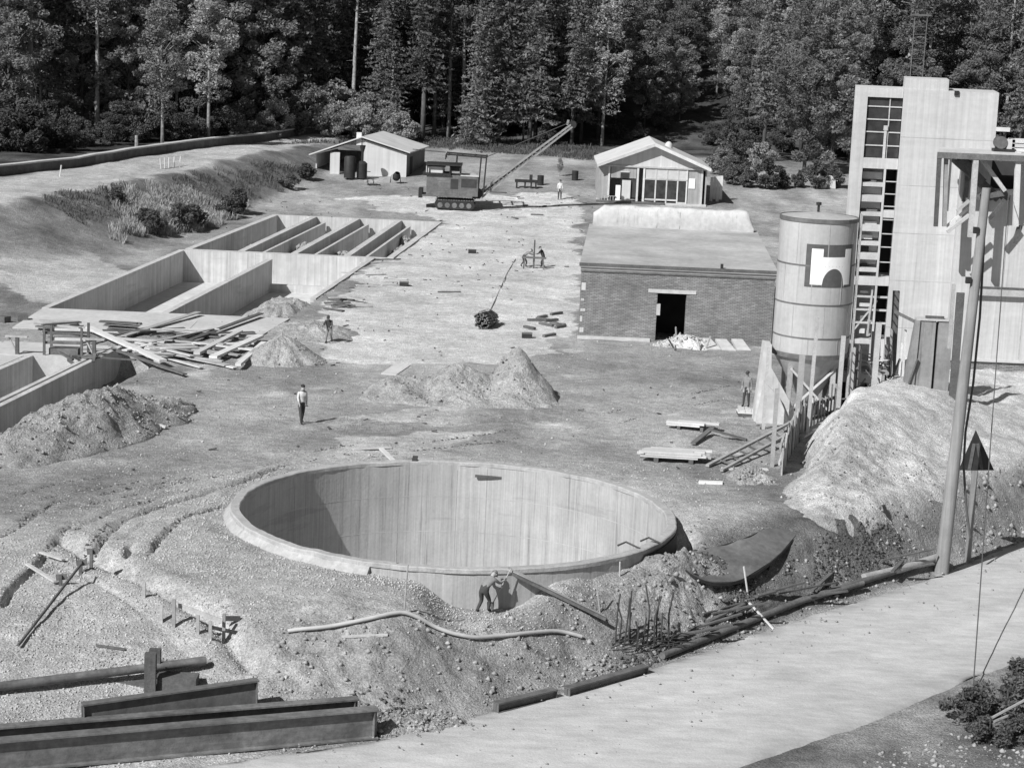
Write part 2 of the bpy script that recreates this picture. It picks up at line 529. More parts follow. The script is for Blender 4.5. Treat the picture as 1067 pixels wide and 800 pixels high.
# ================================================================== THE GROUND
RU = np.array([(-90, 22), (-45, 38), (-20, 49.5), (-8.57, 55.4), (-3.3, 58.3), (-0.25, 61.1), (5.45, 66.5), (11.55, 73.3), (16.4, 78.4), (22.2, 85.7), (40, 108), (90, 170)], float)
def road_edge(x):
    return np.interp(x, RU[:, 0], RU[:, 1])
BC, BR = (-1.97, 75.9), 8.36                          # round basin
TOE = np.array([(60, -38), (100, -33.5), (118, -30.5), (150, -28.2), (165, -25.8), (185, -22.8), (205, -18.5), (235, -14), (300, -10)], float)
def px_line(pts, z=0.0):
    return [tuple(at(u, v, z).xy) for u, v in pts]
RUTS = [(px_line([(155, 580), (165, 560), (190, 540), (230, 525), (252, 520)]), 0.22, 0.20),
        (px_line([(97, 575), (110, 555), (130, 540), (170, 526), (240, 505), (300, 482)]), 0.30, 0.24),
        (px_line([(2, 638), (12, 622), (40, 596), (52, 580)], -0.3), 0.26, 0.6),
        (px_line([(58, 565), (66, 552), (80, 541)]), 0.25, 0.25),
        (px_line([(15, 545), (60, 522), (120, 511), (200, 498)]), 0.25, 0.16),
        (px_line([(131, 585), (134, 575), (139, 563)]), 0.22, 0.3),
        (px_line([(0, 560), (40, 535), (110, 520), (250, 490), (330, 470)]), 0.25, 0.12),
        (px_line([(128, 560), (140, 551), (160, 541)]), 0.2, 0.14),
        (px_line([(350, 474), (480, 455), (620, 432), (760, 402)]), 0.35, 0.07),
        (px_line([(340, 480), (480, 464), (640, 440), (780, 410)]), 0.35, 0.07),
        (px_line([(0, 520), (60, 503), (150, 492), (260, 478), (380, 462)]), 0.2, 0.12),
        (px_line([(0, 532), (70, 512), (160, 500), (270, 486), (330, 478)]), 0.2, 0.12),
        (px_line([(30, 590), (70, 555), (120, 530), (180, 514), (250, 500), (320, 488)]), 0.22, 0.2),
        (px_line([(75, 590), (90, 568), (112, 546), (150, 530), (200, 518)]), 0.2, 0.16),
        (px_line([(0, 495), (110, 485), (250, 465), (380, 440)]), 0.2, 0.07),
        (px_line([(120, 450), (250, 435), (400, 440), (560, 428), (700, 415)]), 0.22, 0.08),
        (px_line([(120, 458), (250, 443), (400, 447), (560, 436), (720, 424)]), 0.22, 0.08),
        (px_line([(600, 520), (700, 500), (760, 470), (790, 440)]), 0.2, 0.06),
        (px_line([(20, 640), (60, 612), (120, 640), (190, 672), (250, 690)], -0.8), 0.2, 0.12),
        (px_line([(585, 405), (700, 432), (800, 470)]), 0.4, 0.08)]
LEVEL_TRENCH = px_line([(70, 575), (110, 600), (160, 622), (215, 642), (262, 668)], -0.5)
HOLLOW = tuple(at(768, 582, -0.9).xy)                  # hollow in which the curved steel plate lies
def emb_d(x, y):
    return np.interp(y, TOE[:, 0], TOE[:, 1]) - x
def ground_z(x, y, detail=True):
    x = np.asarray(x, float)
    y = np.asarray(y, float)
    s = (y - road_edge(x)) * 0.76
    W = np.interp(x, [-40, -20, -10, -4, 3, 8, 14, 20, 30], [11, 10, 8.5, 4.8, 4.6, 3.6, 3.0, 2.6, 3])
    z = -2.52 + 2.5 * sst(0, 1, s / W)
    bank = np.exp(-((s / W - 0.5) / 0.45) ** 2)
    # far part of the site climbs a little, then the wooded hill
    z = z + 2.2 * sst(176, 216, y) + 0.9 * sst(205, 240, y)
    t = x / np.maximum(y, 1)
    hill = 0.22 * np.clip(y - 244, 0, 160) * sst(-0.20, -0.02, t)
    z = z + hill
    # embankment with the upper road, left
    d = emb_d(x, y)
    we = np.interp(y, [100, 138, 152, 185, 240], [26, 24, 9, 6.5, 5])
    eh = np.interp(y, [60, 100, 176, 190, 204, 216, 240, 300], [1.5, 3.2, 3.2, 2.9, 1.9, 1.1, 0.3, 0])
    z = z + eh * (0.6 * sst(0, 1, d / we) + 0.4 * np.clip(d / we, 0, 1))
    # cut in front of the round basin, gap beside its right edge
    r = np.hypot(x - BC[0], y - BC[1])
    ang = np.arctan2(y - BC[1], x - BC[0])
    near = np.exp(-((x + 0.55) / 1.9) ** 4) * (y < BC[1]) * sst(13.5, 10.8, r)
    z = z - near * np.clip(z + 1.05, 0, 2)
    gap = sst(9.4, 8.8, r) * sst(-0.62, -0.42, ang) * sst(0.05, -0.12, ang)
    z = z - 0.9 * gap
    hc = HOLLOW
    z = z - 0.75 * np.exp(-(((x - hc[0]) * 0.75 + (y - hc[1]) * 0.66) / 2.6) ** 2 - (((y - hc[1]) * 0.75 - (x - hc[0]) * 0.66) / 1.5) ** 2)
    z = np.where(r < 12, z - 0.13 * sst(9.6, 8.6, r), z)
    # dug-out strip along the near left channel wall
    cd = seg_dist(x, y, [(-20.2, 107.5), (-22.4, 91), (-23.4, 84)])
    side = x > (-21.2 + (y - 109.3) * 0.13)
    z = z - 1.5 * sst(2.2, 0.9, cd) * side * (y < 110)
    if detail:
        act = sst(240, 190, y)
        z = z + act * (0.045 * fbm(x, y, 2.8, 1) + 0.016 * fbm(x, y, 0.6, 5, 2, 0.7)) * sst(-0.2, 1.4, s)
        z = z + 0.02 * fbm(x, y, 1.0, 9) * (s < 1)
        z = z + bank * (y < 95) * (0.10 * fbm(x, y, 1.7, 21, 4, 0.6) + 0.08 * fbm(x, y, 0.5, 23, 2, 0.8)) * sst(-10, -5, x) * sst(0.05, 0.3, s / W)
        z = z + sst(2, 9, d) * sst(300, 260, y) * 0.25 * fbm(x, y, 5, 31) * sst(14, 7, d)
        z = z + 0.4 * fbm(x, y, 9, 33) * sst(225, 260, y)
        nz = 0.7 + 0.5 * np.clip(vnoise(x, y, 1.4, 41), -0.6, 1)
        sel = (y < 150)
        if np.any(sel):
            xs_, ys_, acc = x[sel], y[sel], np.zeros(int(np.sum(sel)))
            for ri, (pts, w, dep) in enumerate(RUTS):
                w, dep = w * 0.72, dep * (1.0 if ri in (0, 1, 2, 5) else 0.5)
                q = seg_dist(xs_, ys_, pts)
                e = np.minimum(np.hypot(xs_ - pts[0][0], ys_ - pts[0][1]), np.hypot(xs_ - pts[-1][0], ys_ - pts[-1][1]))
                acc -= sst(0, 1.2, e) * dep * (1.8 * np.exp(-(q / (0.6 * w)) ** 2) - 0.03 * np.exp(-((q - w * 1.5) / (0.8 * w)) ** 2))
            z = np.array(z)
            z[sel] += acc * nz[sel]
        q = seg_dist(x, y, LEVEL_TRENCH)
        z = z - 0.38 * np.exp(-(q / 0.35) ** 2) + 0.08 * np.exp(-((q - 0.9) / 0.4) ** 2)
    return z
def ground_grid():
    ys = [34.0]
    while ys[-1] < 262:
        ys.append(ys[-1] * (1.0016 if ys[-1] < 95 else 1.0021))
    while ys[-1] < 6000:
        ys.append(ys[-1] * 1.05 + 2)
    ts = list(np.arange(-0.31, 0.3101, 0.0016))
    ext = [0.325, 0.345, 0.36, 0.385, 0.42, 0.48, 0.56, 0.7, 0.9, 1.2, 1.7, 2.6, 4]
    ts = [-e for e in reversed(ext)] + ts + ext
    ys, ts = np.array(ys), np.array(ts)
    Y, T = np.meshgrid(ys, ts, indexing='ij')
    X = T * Y
    Z = ground_z(X, Y)
    return ys, ts, X, Y, Z
G_YS, G_TS, GX, GY, GZ_ = ground_grid()
def gz(x, y, detail=True):
    """height of the ground at one place, read off the ground grid"""
    if not (34.1 < y < 5000) or abs(x / y) > 3.9:
        return float(ground_z(np.array([x]), np.array([y]), detail)[0])
    i = min(int(np.searchsorted(G_YS, y)) - 1, len(G_YS) - 2)
    t = x / y
    j = min(max(int(np.searchsorted(G_TS, t)) - 1, 0), len(G_TS) - 2)
    f = (y - G_YS[i]) / (G_YS[i + 1] - G_YS[i])
    g = (t - G_TS[j]) / (G_TS[j + 1] - G_TS[j])
    return float((GZ_[i, j] * (1 - g) + GZ_[i, j + 1] * g) * (1 - f) + (GZ_[i + 1, j] * (1 - g) + GZ_[i + 1, j + 1] * g) * f)
def gp(u, v, dz=0.0):
    """point of the ground seen at a picture point"""
    z = 0.0
    for k in range(30):
        p = at(u, v, z)
        z2 = gz(p.x, p.y) + dz
        if abs(z2 - z) < 0.003:
            break
        z = z + (z2 - z) * 0.6
    p.z = z
    return p

# concrete channels (world plan)
A_L0, A_L1 = (-27.96, 121.4), (-24.85, 151.4)
A_M0, A_M1 = (-20.84, 121.5), (-17.95, 148.6)
A_R0, A_R1 = (-13.75, 121.6), (-10.75, 151.6)
B_X = [(-24.44, -21.2), (-20.55, -17.8), (-16.6, -14.05), (-12.67, -10.43), (-9.45, -6.95)]
B_Y0, B_Y1 = 152.6, 178.6
HOLES = [[(A_L0[0], 120.9), (A_L1[0], 151.6), (A_R1[0], 151.6), (A_R0[0], 120.9)],
         [(B_X[0][0], B_Y0), (B_X[0][1], B_Y1), (B_X[4][1], B_Y1), (B_X[4][0], B_Y0)],
         [(-21.25, 109.2), (-24.6, 83.5), (-36, 83.5), (-27.0, 109.2)]]

PALE = [([(350, 205), (600, 200), (606, 300), (600, 350), (420, 350), (330, 372), (345, 318), (395, 268), (460, 232)], 0.56),
        ([(320, 345), (600, 342), (560, 372), (400, 380), (330, 378)], 0.58),
        ([(0, 232), (60, 226), (105, 262), (135, 300), (60, 318), (0, 305)], 0.48),
        ([(340, 460), (520, 452), (430, 478), (330, 482)], 0.48),
        ([(350, 440), (470, 425), (420, 445)], 0.46)]
PALE = [([tuple(gp(u, v).xy) for u, v in p], t) for p, t in PALE]
RU_N = len(RU)
def ground_tone(x, y):
    s = (y - road_edge(x)) * 0.76
    n1 = fbm(x, y, 7, 51)
    n2 = fbm(x * 0.6, y * 0.25, 1.6, 55)
    n3 = fbm(x, y, 2.2, 59)
    t = 0.295 + 0.065 * n1 + 0.085 * n2
    # scattered pale mortar and sand spills
    t = t + 0.22 * np.clip(n3 - 0.5, 0, 1) * (y < 175)
    wx, wy = x + 0.9 * fbm(x, y, 3, 61), y + 1.6 * fbm(x, y, 3, 63)
    for poly, v in PALE:
        m = in_poly(wx, wy, poly)
        t = np.where(m, v + 0.05 * n2 + 0.04 * n3, t)
    # gravel round the basin and towards the foreground left
    g = np.clip(sst(15, 9, np.hypot(x - BC[0], y - BC[1])) + sst(-3, -8, x) * sst(76, 70, y), 0, 1) * (s > 0.4)
    t = t * (1 - g) + (0.42 + 0.03 * n3) * g
    # damp soil of the bank
    W = np.interp(x, [-40, -20, -10, -4, 3, 8, 14, 20, 30], [11, 10, 8.5, 4.8, 4.6, 3.6, 3.0, 2.6, 3])
    b = sst(0.0, 0.12, s / W) * sst(0.95, 0.6, s / W) * sst(-9, -4, x)
    t = t * (1 - b) + (0.30 + 0.06 * n3) * b
    b2 = sst(4, 9, x) * sst(17.5, 14, x) * sst(0.02, 0.2, s / W) * sst(1.8, 1.0, s / W)  # verge band darker still: black damp soil with shade painted in
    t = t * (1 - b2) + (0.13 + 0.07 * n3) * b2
    # the road verge below the road
    v = sst(-7.2, -8.4, s + 0.5 * n3)
    t = t * (1 - v) + (0.22 + 0.12 * n3) * v
    # embankment: pale upper road, rough grass on the slope
    d = emb_d(x, y)
    we = np.interp(y, [100, 138, 152, 185, 240], [26, 24, 9, 6.5, 5])
    sl = sst(0.05, 0.2, d / we) * sst(1.1, 0.85, d / we + 0.1 * n3) * sst(136, 148, y)
    t = t * (1 - sl) + (0.19 + 0.07 * n3) * sl
    tp = sst(0.95, 1.1, d / we + 0.1 * n3) * (y < 245)
    t = t * (1 - tp) + (0.42 + 0.05 * n2) * tp
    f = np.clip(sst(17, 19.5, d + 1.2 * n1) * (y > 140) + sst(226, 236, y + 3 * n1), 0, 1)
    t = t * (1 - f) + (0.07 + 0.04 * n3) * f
    fr = sst(10, 14, x) * sst(160, 175, y) * sst(226, 215, y)
    t = t * (1 - fr) + (0.33 + 0.12 * np.clip(n2, -0.5, 1) + 0.03 * n3) * fr
    return np.clip(t, 0.03, 0.7)

def make_ground():
    X, Y, Z = GX, GY, GZ_
    r = np.hypot(X - BC[0], Y - BC[1])
    hole = r < BR - 0.14
    for h in HOLES:
        hole |= in_poly(X, Y, h)
    nr, nc = X.shape
    idx = np.arange(nr * nc).reshape(nr, nc)
    keep = ~(hole[:-1, :-1] | hole[1:, :-1] | hole[:-1, 1:] | hole[1:, 1:])
    Q = np.stack([idx[:-1, :-1], idx[:-1, 1:], idx[1:, 1:], idx[1:, :-1]], -1)[keep]
    V = np.stack([X, Y, Z], -1).reshape(-1, 3)
    used = np.zeros(len(V), bool)
    used[Q.ravel()] = True
    remap = np.cumsum(used) - 1
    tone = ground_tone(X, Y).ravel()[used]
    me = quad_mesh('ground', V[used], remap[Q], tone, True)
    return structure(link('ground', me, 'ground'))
make_ground()

def make_road():
    xs = np.concatenate([np.linspace(-90, -20, 30), np.linspace(-19.5, 30, 260), np.linspace(31, 90, 30)])
    ws = np.linspace(-0.1, 7.9, 40)
    ye = road_edge(xs)
    ye = np.convolve(np.pad(ye, 8, mode='edge'), np.ones(17) / 17, 'valid') if False else ye
    dx = np.gradient(xs)
    dy = np.gradient(ye)
    k = np.ones(9) / 9
    dy = np.convolve(np.pad(dy / dx, 4, mode='edge'), k, 'valid')
    nx, ny = dy / np.hypot(1, dy), -1 / np.hypot(1, dy)
    V, TN = [], []
    for i in range(len(xs)):
        for j, w in enumerate(ws):
            ww = w
            if j == 0:
                ww = w + 0.5 * float(fbm(xs[i], ye[i], 1.3, 71, 3, 0.6))
            if j == len(ws) - 1:
                ww = w + 0.7 * float(vnoise(xs[i], ye[i], 2.0, 73))
            x, y = xs[i] + nx[i] * ww, ye[i] + ny[i] * ww
            crown = 0.10 * math.sin(PI * min(max(w / 7.8, 0), 1)) - 0.025 * math.exp(-((w - 2.6) / 0.5) ** 2) - 0.025 * math.exp(-((w - 4.6) / 0.5) ** 2)
            TN.append(0.465 + 0.02 * float(fbm(x * 0.7 + y * 0.7, (y - x) * 0.12 + 40, 0.9, 81)) + 0.03 * float(fbm(x, y, 4, 83)) + 0.035 * (math.exp(-((w - 2.6) / 0.55) ** 2) + math.exp(-((w - 4.6) / 0.55) ** 2)) - 0.13 * max(0.0, 1 - w / 0.8) * (0.6 + float(vnoise(x, y, 0.6, 85))) - 0.12 * max(0.0, (w - 6.6) / 1.3) * (0.7 + float(vnoise(x, y, 0.9, 87))))
            V.append((x, y, -2.475 - (0.16 if j in (0, len(ws) - 1) else 0) + crown + 0.008 * float(vnoise(x, y, 0.8, 77))))
    n = len(ws)
    Q = [(i * n + j, i * n + j + 1, (i + 1) * n + j + 1, (i + 1) * n + j) for i in range(len(xs) - 1) for j in range(n - 1)]
    return structure(link('dirt_road', quad_mesh('dirt_road', np.array(V), np.array(Q), TN, True), 'road'))
make_road()

# ------------------------------------------------------------------ loose stones (uncountable)
OCT = np.array([(1, 0, 0), (-1, 0, 0), (0, 1, 0), (0, -1, 0), (0, 0, 1), (0, 0, -1)], float)
OCTF = np.array([(0, 2, 4), (2, 1, 4), (1, 3, 4), (3, 0, 4), (2, 0, 5), (1, 2, 5), (3, 1, 5), (0, 3, 5)])
def stones_mesh(name, P, rad, seed=1, flat=0.75):
    rs = np.random.RandomState(seed)
    n = len(P)
    a = rs.rand(n) * 6.283
    j = 1 + 0.45 * (rs.rand(n, 6, 1) - 0.5)
    L = OCT[None] * j * rad[:, None, None] * np.array([1, 1, flat])
    L = L + (rs.rand(n, 6, 3) - 0.5) * rad[:, None, None] * 0.5
    c, s = np.cos(a)[:, None], np.sin(a)[:, None]
    X = L[:, :, 0] * c - L[:, :, 1] * s
    Yy = L[:, :, 0] * s + L[:, :, 1] * c
    V = np.stack([X, Yy, L[:, :, 2]], -1) + P[:, None, :]
    Fq = OCTF[None] + (np.arange(n) * 6)[:, None, None]
    return quad_mesh(name, V.reshape(-1, 3), Fq.reshape(-1, 3))
def scatter_gravel():
    rs = np.random.RandomState(5)
    n = 130000
    x = -20 + rs.rand(n) * 30
    y = 52 + rs.rand(n) * 34
    s = (y - road_edge(x)) * 0.76
    r = np.hypot(x - BC[0], y - BC[1])
    p = np.clip(sst(13.5, 9, r) * sst(4, 0, x) * sst(84, 77, y) + sst(-5, -9, x) * sst(72, 66, y) * 0.9 + 0.06, 0, 1) * (s > 0.5) * (r > BR + 0.05)
    n2 = vnoise(x, y, 1.5, 91)
    k = rs.rand(n) < p * (0.55 + 0.35 * n2)
    x, y = x[k], y[k]
    rad = 0.018 + 0.034 * rs.rand(len(x)) ** 2.2
    P = np.stack([x, y, ground_z(x, y) + rad * 0.25], -1)
    o = link('gravel', stones_mesh('gravel', P, rad, 3), 'stone')
    stuff(tag(o, 'coarse gravel spread round the round basin and down to the beams', 'gravel'))
    n = 2600
    x = -25 + rs.rand(n) * 50
    y = 62 + rs.rand(n) ** 0.8 * 120
    s = (y - road_edge(x)) * 0.76
    r = np.hypot(x - BC[0], y - BC[1])
    k = (r > BR + 0.3) & (s > 0.2) & (x < 12) & (x > -y * 0.27)
    for h in HOLES:
        k &= ~in_poly(x, y, [(a + (b > 0) * 0, b) for a, b in h])
    x, y = x[k], y[k]
    rad = 0.02 + 0.06 * rs.rand(len(x)) ** 4
    P = np.stack([x, y, ground_z(x, y) + rad * 0.3], -1)
    o = link('scattered_stones', stones_mesh('scattered_stones', P, rad, 4), 'stone')
    stuff(tag(o, 'loose stones and lumps strewn over the trampled ground', 'stones'))
    n = 9000
    x = -7 + rs.rand(n) * 24
    y = road_edge(x) + rs.rand(n) * 8
    s = (y - road_edge(x)) * 0.76
    r = np.hypot(x - BC[0], y - BC[1])
    W = np.interp(x, [-40, -20, -10, -4, 3, 8, 14, 20, 30], [11, 10, 8.5, 4.8, 4.6, 3.6, 3.0, 2.6, 3])
    k = (r > BR + 0.4) & (s > 0.15) & (s < W * 0.85) & (rs.rand(n) < 0.25 + 0.5 * np.clip(vnoise(x, y, 1.2, 95) + 0.1, 0, 1))
    x, y = x[k], y[k]
    rad = 0.02 + 0.10 * rs.rand(len(x)) ** 4
    P = np.stack([x, y, ground_z(x, y) + rad * 0.25], -1)
    o = link('earth_clods', stones_mesh('earth_clods', P, rad, 6), 'clod')
    stuff(tag(o, 'crumbling earth clods on the bank between basin and road', 'earth clods'))
    n = 260
    x = -6 + rs.rand(n) * 30
    y = road_edge(x) - rs.rand(n) ** 1.5 * 7.5
    rad = 0.02 + 0.05 * rs.rand(n) ** 2
    P = np.stack([x, y, np.full(n, -2.43) + rad * 0.2 + 0.04], -1)
    o = link('road_stones', stones_mesh('road_stones', P, rad, 8), 'clod')
    stuff(tag(o, 'little stones and crumbs lying on the pale road', 'stones'))
scatter_gravel()

# ------------------------------------------------------------------ heaps
def heap(name, c, rx, ry, h, rz, m, label, cat, seed, rough=0.18, peaks=None, clods=0, clod_r=0.16, pw=1.5, flat=0.0):
    nr_, na = 60, 150
    rr = np.linspace(0, 1.12, nr_)
    aa = np.linspace(0, 2 * PI, na, endpoint=False)
    RR, AA = np.meshgrid(rr, aa, indexing='ij')
    wob = 1 + 0.16 * vnoise(np.cos(AA) * 2, np.sin(AA) * 2, 0.8, seed) + 0.08 * vnoise(np.cos(AA) * 2, np.sin(AA) * 2, 0.3, seed + 1)
    lx, ly = RR * np.cos(AA) * rx * wob, RR * np.sin(AA) * ry * wob
    cr, sr = math.cos(rz), math.sin(rz)
    X = c[0] + lx * cr - ly * sr
    Y = c[1] + lx * sr + ly * cr
    def prof(lx, ly, RR):
        if peaks:
            p = 0
            for (px, py, pr, ph) in peaks:
                q = np.hypot((lx - px) / pr[0], (ly - py) / pr[1])
                p = np.maximum(p, ph * np.clip(1 - q, 0, 1) ** 0.9)
            base = 0.42 * np.clip(1 - RR, 0, 1) ** 0.7
            return np.maximum(p, base) + 0.25 * np.minimum(p, base)
        return np.clip(1 - np.clip(RR - flat, 0, 2) / (1 - flat), 0, 1) ** (pw / 1.5)
    Pz = prof(lx, ly, RR)
    env = np.clip((1.06 - RR) * 3, 0, 1)
    Z = ground_z(X, Y, False) - 0.12 * (RR > 1.0) + h * Pz + env * (rough * fbm(X, Y, 1.3, seed + 5, 5, 0.62) - 0.02)
    Z = np.where(RR > 1.05, ground_z(X, Y, False) - 0.35, Z)
    Z[0, :] = Z[0, :].mean()
    idx = np.arange(nr_ * na).reshape(nr_, na)
    nx = np.roll(idx, -1, axis=1)
    Q = np.stack([idx[:-1], nx[:-1], nx[1:], idx[1:]], -1).reshape(-1, 4)
    z0 = gz(c[0], c[1], False)
    V = np.stack([X - c[0], Y - c[1], Z - z0], -1).reshape(-1, 3)
    Q = np.concatenate([Q[:, [0, 3, 2, 1]]])
    o = tag(link(name, quad_mesh(name, V, Q, None, True), m, loc=(c[0], c[1], z0)), label, cat)
    if clods:
        rs = np.random.RandomState(seed)
        k = rs.randint(nr_ * 2 // 10, nr_ - 4, clods * 3), rs.randint(0, na, clods * 3)
        clods *= 3
        P = np.stack([X[k] - c[0], Y[k] - c[1], Z[k] - z0], -1) + (rs.rand(clods, 3) - 0.5) * np.array([0.3, 0.3, 0.02])
        rad = clod_r * 0.5 * (0.25 + rs.rand(clods) ** 3.5)
        stuff(link('clods', stones_mesh('clods', P, rad, seed + 2, 0.9), 'clod' if m != 'sand' else 'stone', o))
    return o
hp = at(98, 452)
heap('clay_heap', (hp.x, hp.y), 7.6, 2.7, 1.9, R(66), 'heap_dark', 'big lumpy heap of dug clay along the near left concrete channel', 'earth heap', 3, 0.26, None, 500, 0.16, 1.2)
hp = at(293, 375)
heap('earth_heap', (hp.x, hp.y), 2.4, 2.2, 1.5, 0, 'heap', 'small conical earth heap beside the stacked boards', 'earth heap', 4, 0.12, None, 120, 0.12)
hp = at(478, 414)
heap('earth_heap', (hp.x, hp.y), 5.0, 2.7, 2.3, R(3), 'heap', 'long earth mound with a steep right end, in the middle of the site', 'earth heap', 5, 0.2,
     [(2.9, 0.5, (2.1, 2.3), 1.05), (0.2, 0.2, (3.4, 2.4), 0.62), (-2.6, 0.0, (2.4, 2.0), 0.5)], 260, 0.16)
hp = at(342, 352)
heap('earth_heap', (hp.x - 1.0, hp.y + 1.5), 2.6, 3.2, 0.75, 0, 'heap', 'low flat earth heap behind the conical one, at the channel mouth', 'earth heap', 6, 0.12, None, 60, 0.12)
hp = gp(712, 362)
heap('rubble_heap', (hp.x, hp.y + 0.5), 1.9, 1.1, 0.8, 0, 'sand', 'pale rubble heap in front of the dark brick doorway', 'rubble heap', 8, 0.2, None, 160, 0.2)
hp = gp(706, 628)
heap('earth_heap', (hp.x, hp.y), 1.7, 2.6, 0.75, R(-42), 'heap_dark', 'dark crumbly earth heap between the basin edge and the curved steel plate', 'earth heap', 9, 0.25, None, 90, 0.2)
hp = gp(410, 765)
heap('earth_heap', (hp.x + 0.4, hp.y + 0.6), 2.0, 0.8, 0.35, R(25), 'heap_dark', 'dark clods at the end of the long steel girders, beside the road', 'earth heap', 10, 0.2, None, 200, 0.16)

def sand_bank():
    xs = np.arange(8.5, 34, 0.16)
    ys = np.arange(76, 112, 0.2)
    X, Y = np.meshgrid(xs, ys, indexing='ij')
    xe = np.interp(Y, [76, 80, 85, 90, 95, 100, 112], [9.6, 10.2, 11.3, 12.6, 14.9, 18.0, 20.0])
    wl = np.interp(Y, [76, 83, 88, 93, 100], [4.5, 3.6, 2.4, 1.7, 1.6])
    df = (Y - road_edge(X)) * 0.76 - 0.9 + 0.5 * fbm(X, Y, 4, 101)
    prof = sst(0, 1, (X - xe + 0.4 * fbm(X, Y, 3, 103)) / wl) * (0.5 * np.clip(df / 8.5, 0, 1) + 0.5 * sst(0, 8.5, df))
    base = ground_z(X, Y, False)
    cl = np.exp(-(((X - 14.3) / 2.9) ** 2 + ((Y - 83.5) / 4.2) ** 2))
    Z = base - 0.25 + 2.5 * prof * (1 - 0.10 * sst(92, 100, Y)) * (1 - 0.30 * sst(18.5, 23, X)) + (prof > 0.03) * (0.10 * fbm(X, Y, 1.6, 105, 5, 0.65) + cl * 0.13 * fbm(X, Y, 0.8, 107, 4, 0.75))
    nr_, nc = X.shape
    idx = np.arange(nr_ * nc).reshape(nr_, nc)
    keep = (prof[:-1, :-1] + prof[1:, 1:] + prof[1:, :-1] + prof[:-1, 1:]) > 0.002
    Q = np.stack([idx[:-1, :-1], idx[1:, :-1], idx[1:, 1:], idx[:-1, 1:]], -1)[keep]
    c = (16, 90, 0)
    tn = 0.34 + 0.20 * sst(0.02, 0.22, prof + 0.05 * fbm(X, Y, 1.5, 109)) - 0.17 * cl * np.clip(0.45 + fbm(X, Y, 0.9, 113, 4, 0.7), 0, 1.3)
    o = link('sand_bank', quad_mesh('sand_bank', np.stack([X - c[0], Y - c[1], Z], -1).reshape(-1, 3), Q, tn.ravel(), True), 'ground', loc=c)
    tag(o, 'large pale sand bank piled below the white tower, right', 'sand bank')
    rs = np.random.RandomState(3)
    i = np.argwhere((cl > 0.22) & (prof > 0.05))
    k = i[rs.randint(0, len(i), 900)]
    P = np.stack([X[k[:, 0], k[:, 1]] - c[0], Y[k[:, 0], k[:, 1]] - c[1], Z[k[:, 0], k[:, 1]]], -1) + (rs.rand(900, 3) - 0.5) * np.array([0.2, 0.2, 0.02])
    stuff(link('clods', stones_mesh('clods', P, 0.02 + 0.06 * rs.rand(900) ** 3, 12, 0.9), 'clod', o))
    return lambda x, y: float(Z[int(np.clip(round((x - 8.5) / 0.16), 0, nr_ - 1)), int(np.clip(round((y - 76) / 0.2), 0, nc - 1))])
bank_z = sand_bank()

# ================================================================== THE FOREST
def leaf_cards(C, size, seed, aspect=1.0, flat=0.0, tone_var=0.5):
    """one small four-cornered leaf cluster at each point C"""
    rs = np.random.RandomState(seed)
    n = len(C)
    a = rs.randn(n, 3)
    a[:, 2] *= (1 - flat)
    a /= np.linalg.norm(a, axis=1)[:, None] + 1e-9
    b = rs.randn(n, 3)
    b[:, 2] *= (1 - flat)
    b -= (b * a).sum(1)[:, None] * a
    b /= np.linalg.norm(b, axis=1)[:, None] + 1e-9
    s = (size * (0.55 + 0.9 * rs.rand(n)))[:, None]
    a, b = a * s * aspect, b * s
    V = np.stack([C - a, C - b * 0.6 + a * 0.1, C + a, C + b * 0.6 - a * 0.1], 1).reshape(-1, 3)
    Q = np.arange(4 * n).reshape(n, 4)
    tn = np.repeat(1 + tone_var * (rs.rand(n) - 0.5) * 2 * 0.7, 4)
    return V, Q, tn
def trunk_mb(h, r0, r1, limbs, seed, lean=0.02):
    rd = random.Random(seed)
    m = MB()
    pts, k = [], 7
    for i in range(k):
        t = i / (k - 1)
        pts.append((lean * h * t * t + rd.uniform(-1, 1) * 0.01 * h * t, rd.uniform(-1, 1) * 0.01 * h * t, h * t - 0.4 * (i == 0)))
    m.tube(pts, r0, 7, r1)
    for (z, a, L, rise, rr) in limbs:
        t = z / h
        p = Vector((lean * h * t * t, 0, z))
        q = p + Vector((math.cos(a) * L * 0.55, math.sin(a) * L * 0.55, L * rise * 0.6))
        e = p + Vector((math.cos(a) * L, math.sin(a) * L, L * rise))
        m.tube([p, q, e], rr, 5, rr * 0.3)
    return m
def spruce(h, rad, seed, start=0.08, dens=1.0):
    rs = np.random.RandomState(seed)
    C, limbs = [], []
    z = h * start
    while z < h * 0.985:
        t = (z - h * start) / (h * (1 - start))
        r = rad * (1 - t) ** 0.85 * (0.8 + 0.35 * rs.rand()) + 0.15
        nb = int((8 + 8 * (1 - t)) * dens)
        for b in range(nb):
            a = rs.rand() * 6.283
            L = r * (0.65 + 0.5 * rs.rand())
            m = max(4, int(L * 7.0))
            q = (np.arange(m) + rs.rand(m)) / m
            droop = 0.28 * L * q ** 1.6 - 0.10 * L * q ** 4
            w = (rs.rand(m) - 0.5) * (0.35 + 0.5 * L * (1 - q))
            C.append(np.stack([np.cos(a) * L * q - np.sin(a) * w, np.sin(a) * L * q + np.cos(a) * w, z - droop + (rs.rand(m) - 0.5) * 0.25], -1))
            if b == 0 and len(limbs) < 14:
                limbs.append((z, a, L * 0.8, -0.15, 0.035))
        z += (0.34 + 0.22 * (1 - t)) / dens
    C = np.concatenate(C)
    return C, trunk_mb(h, 0.009 * h + 0.05, 0.03, limbs, seed, 0.005), 0.155
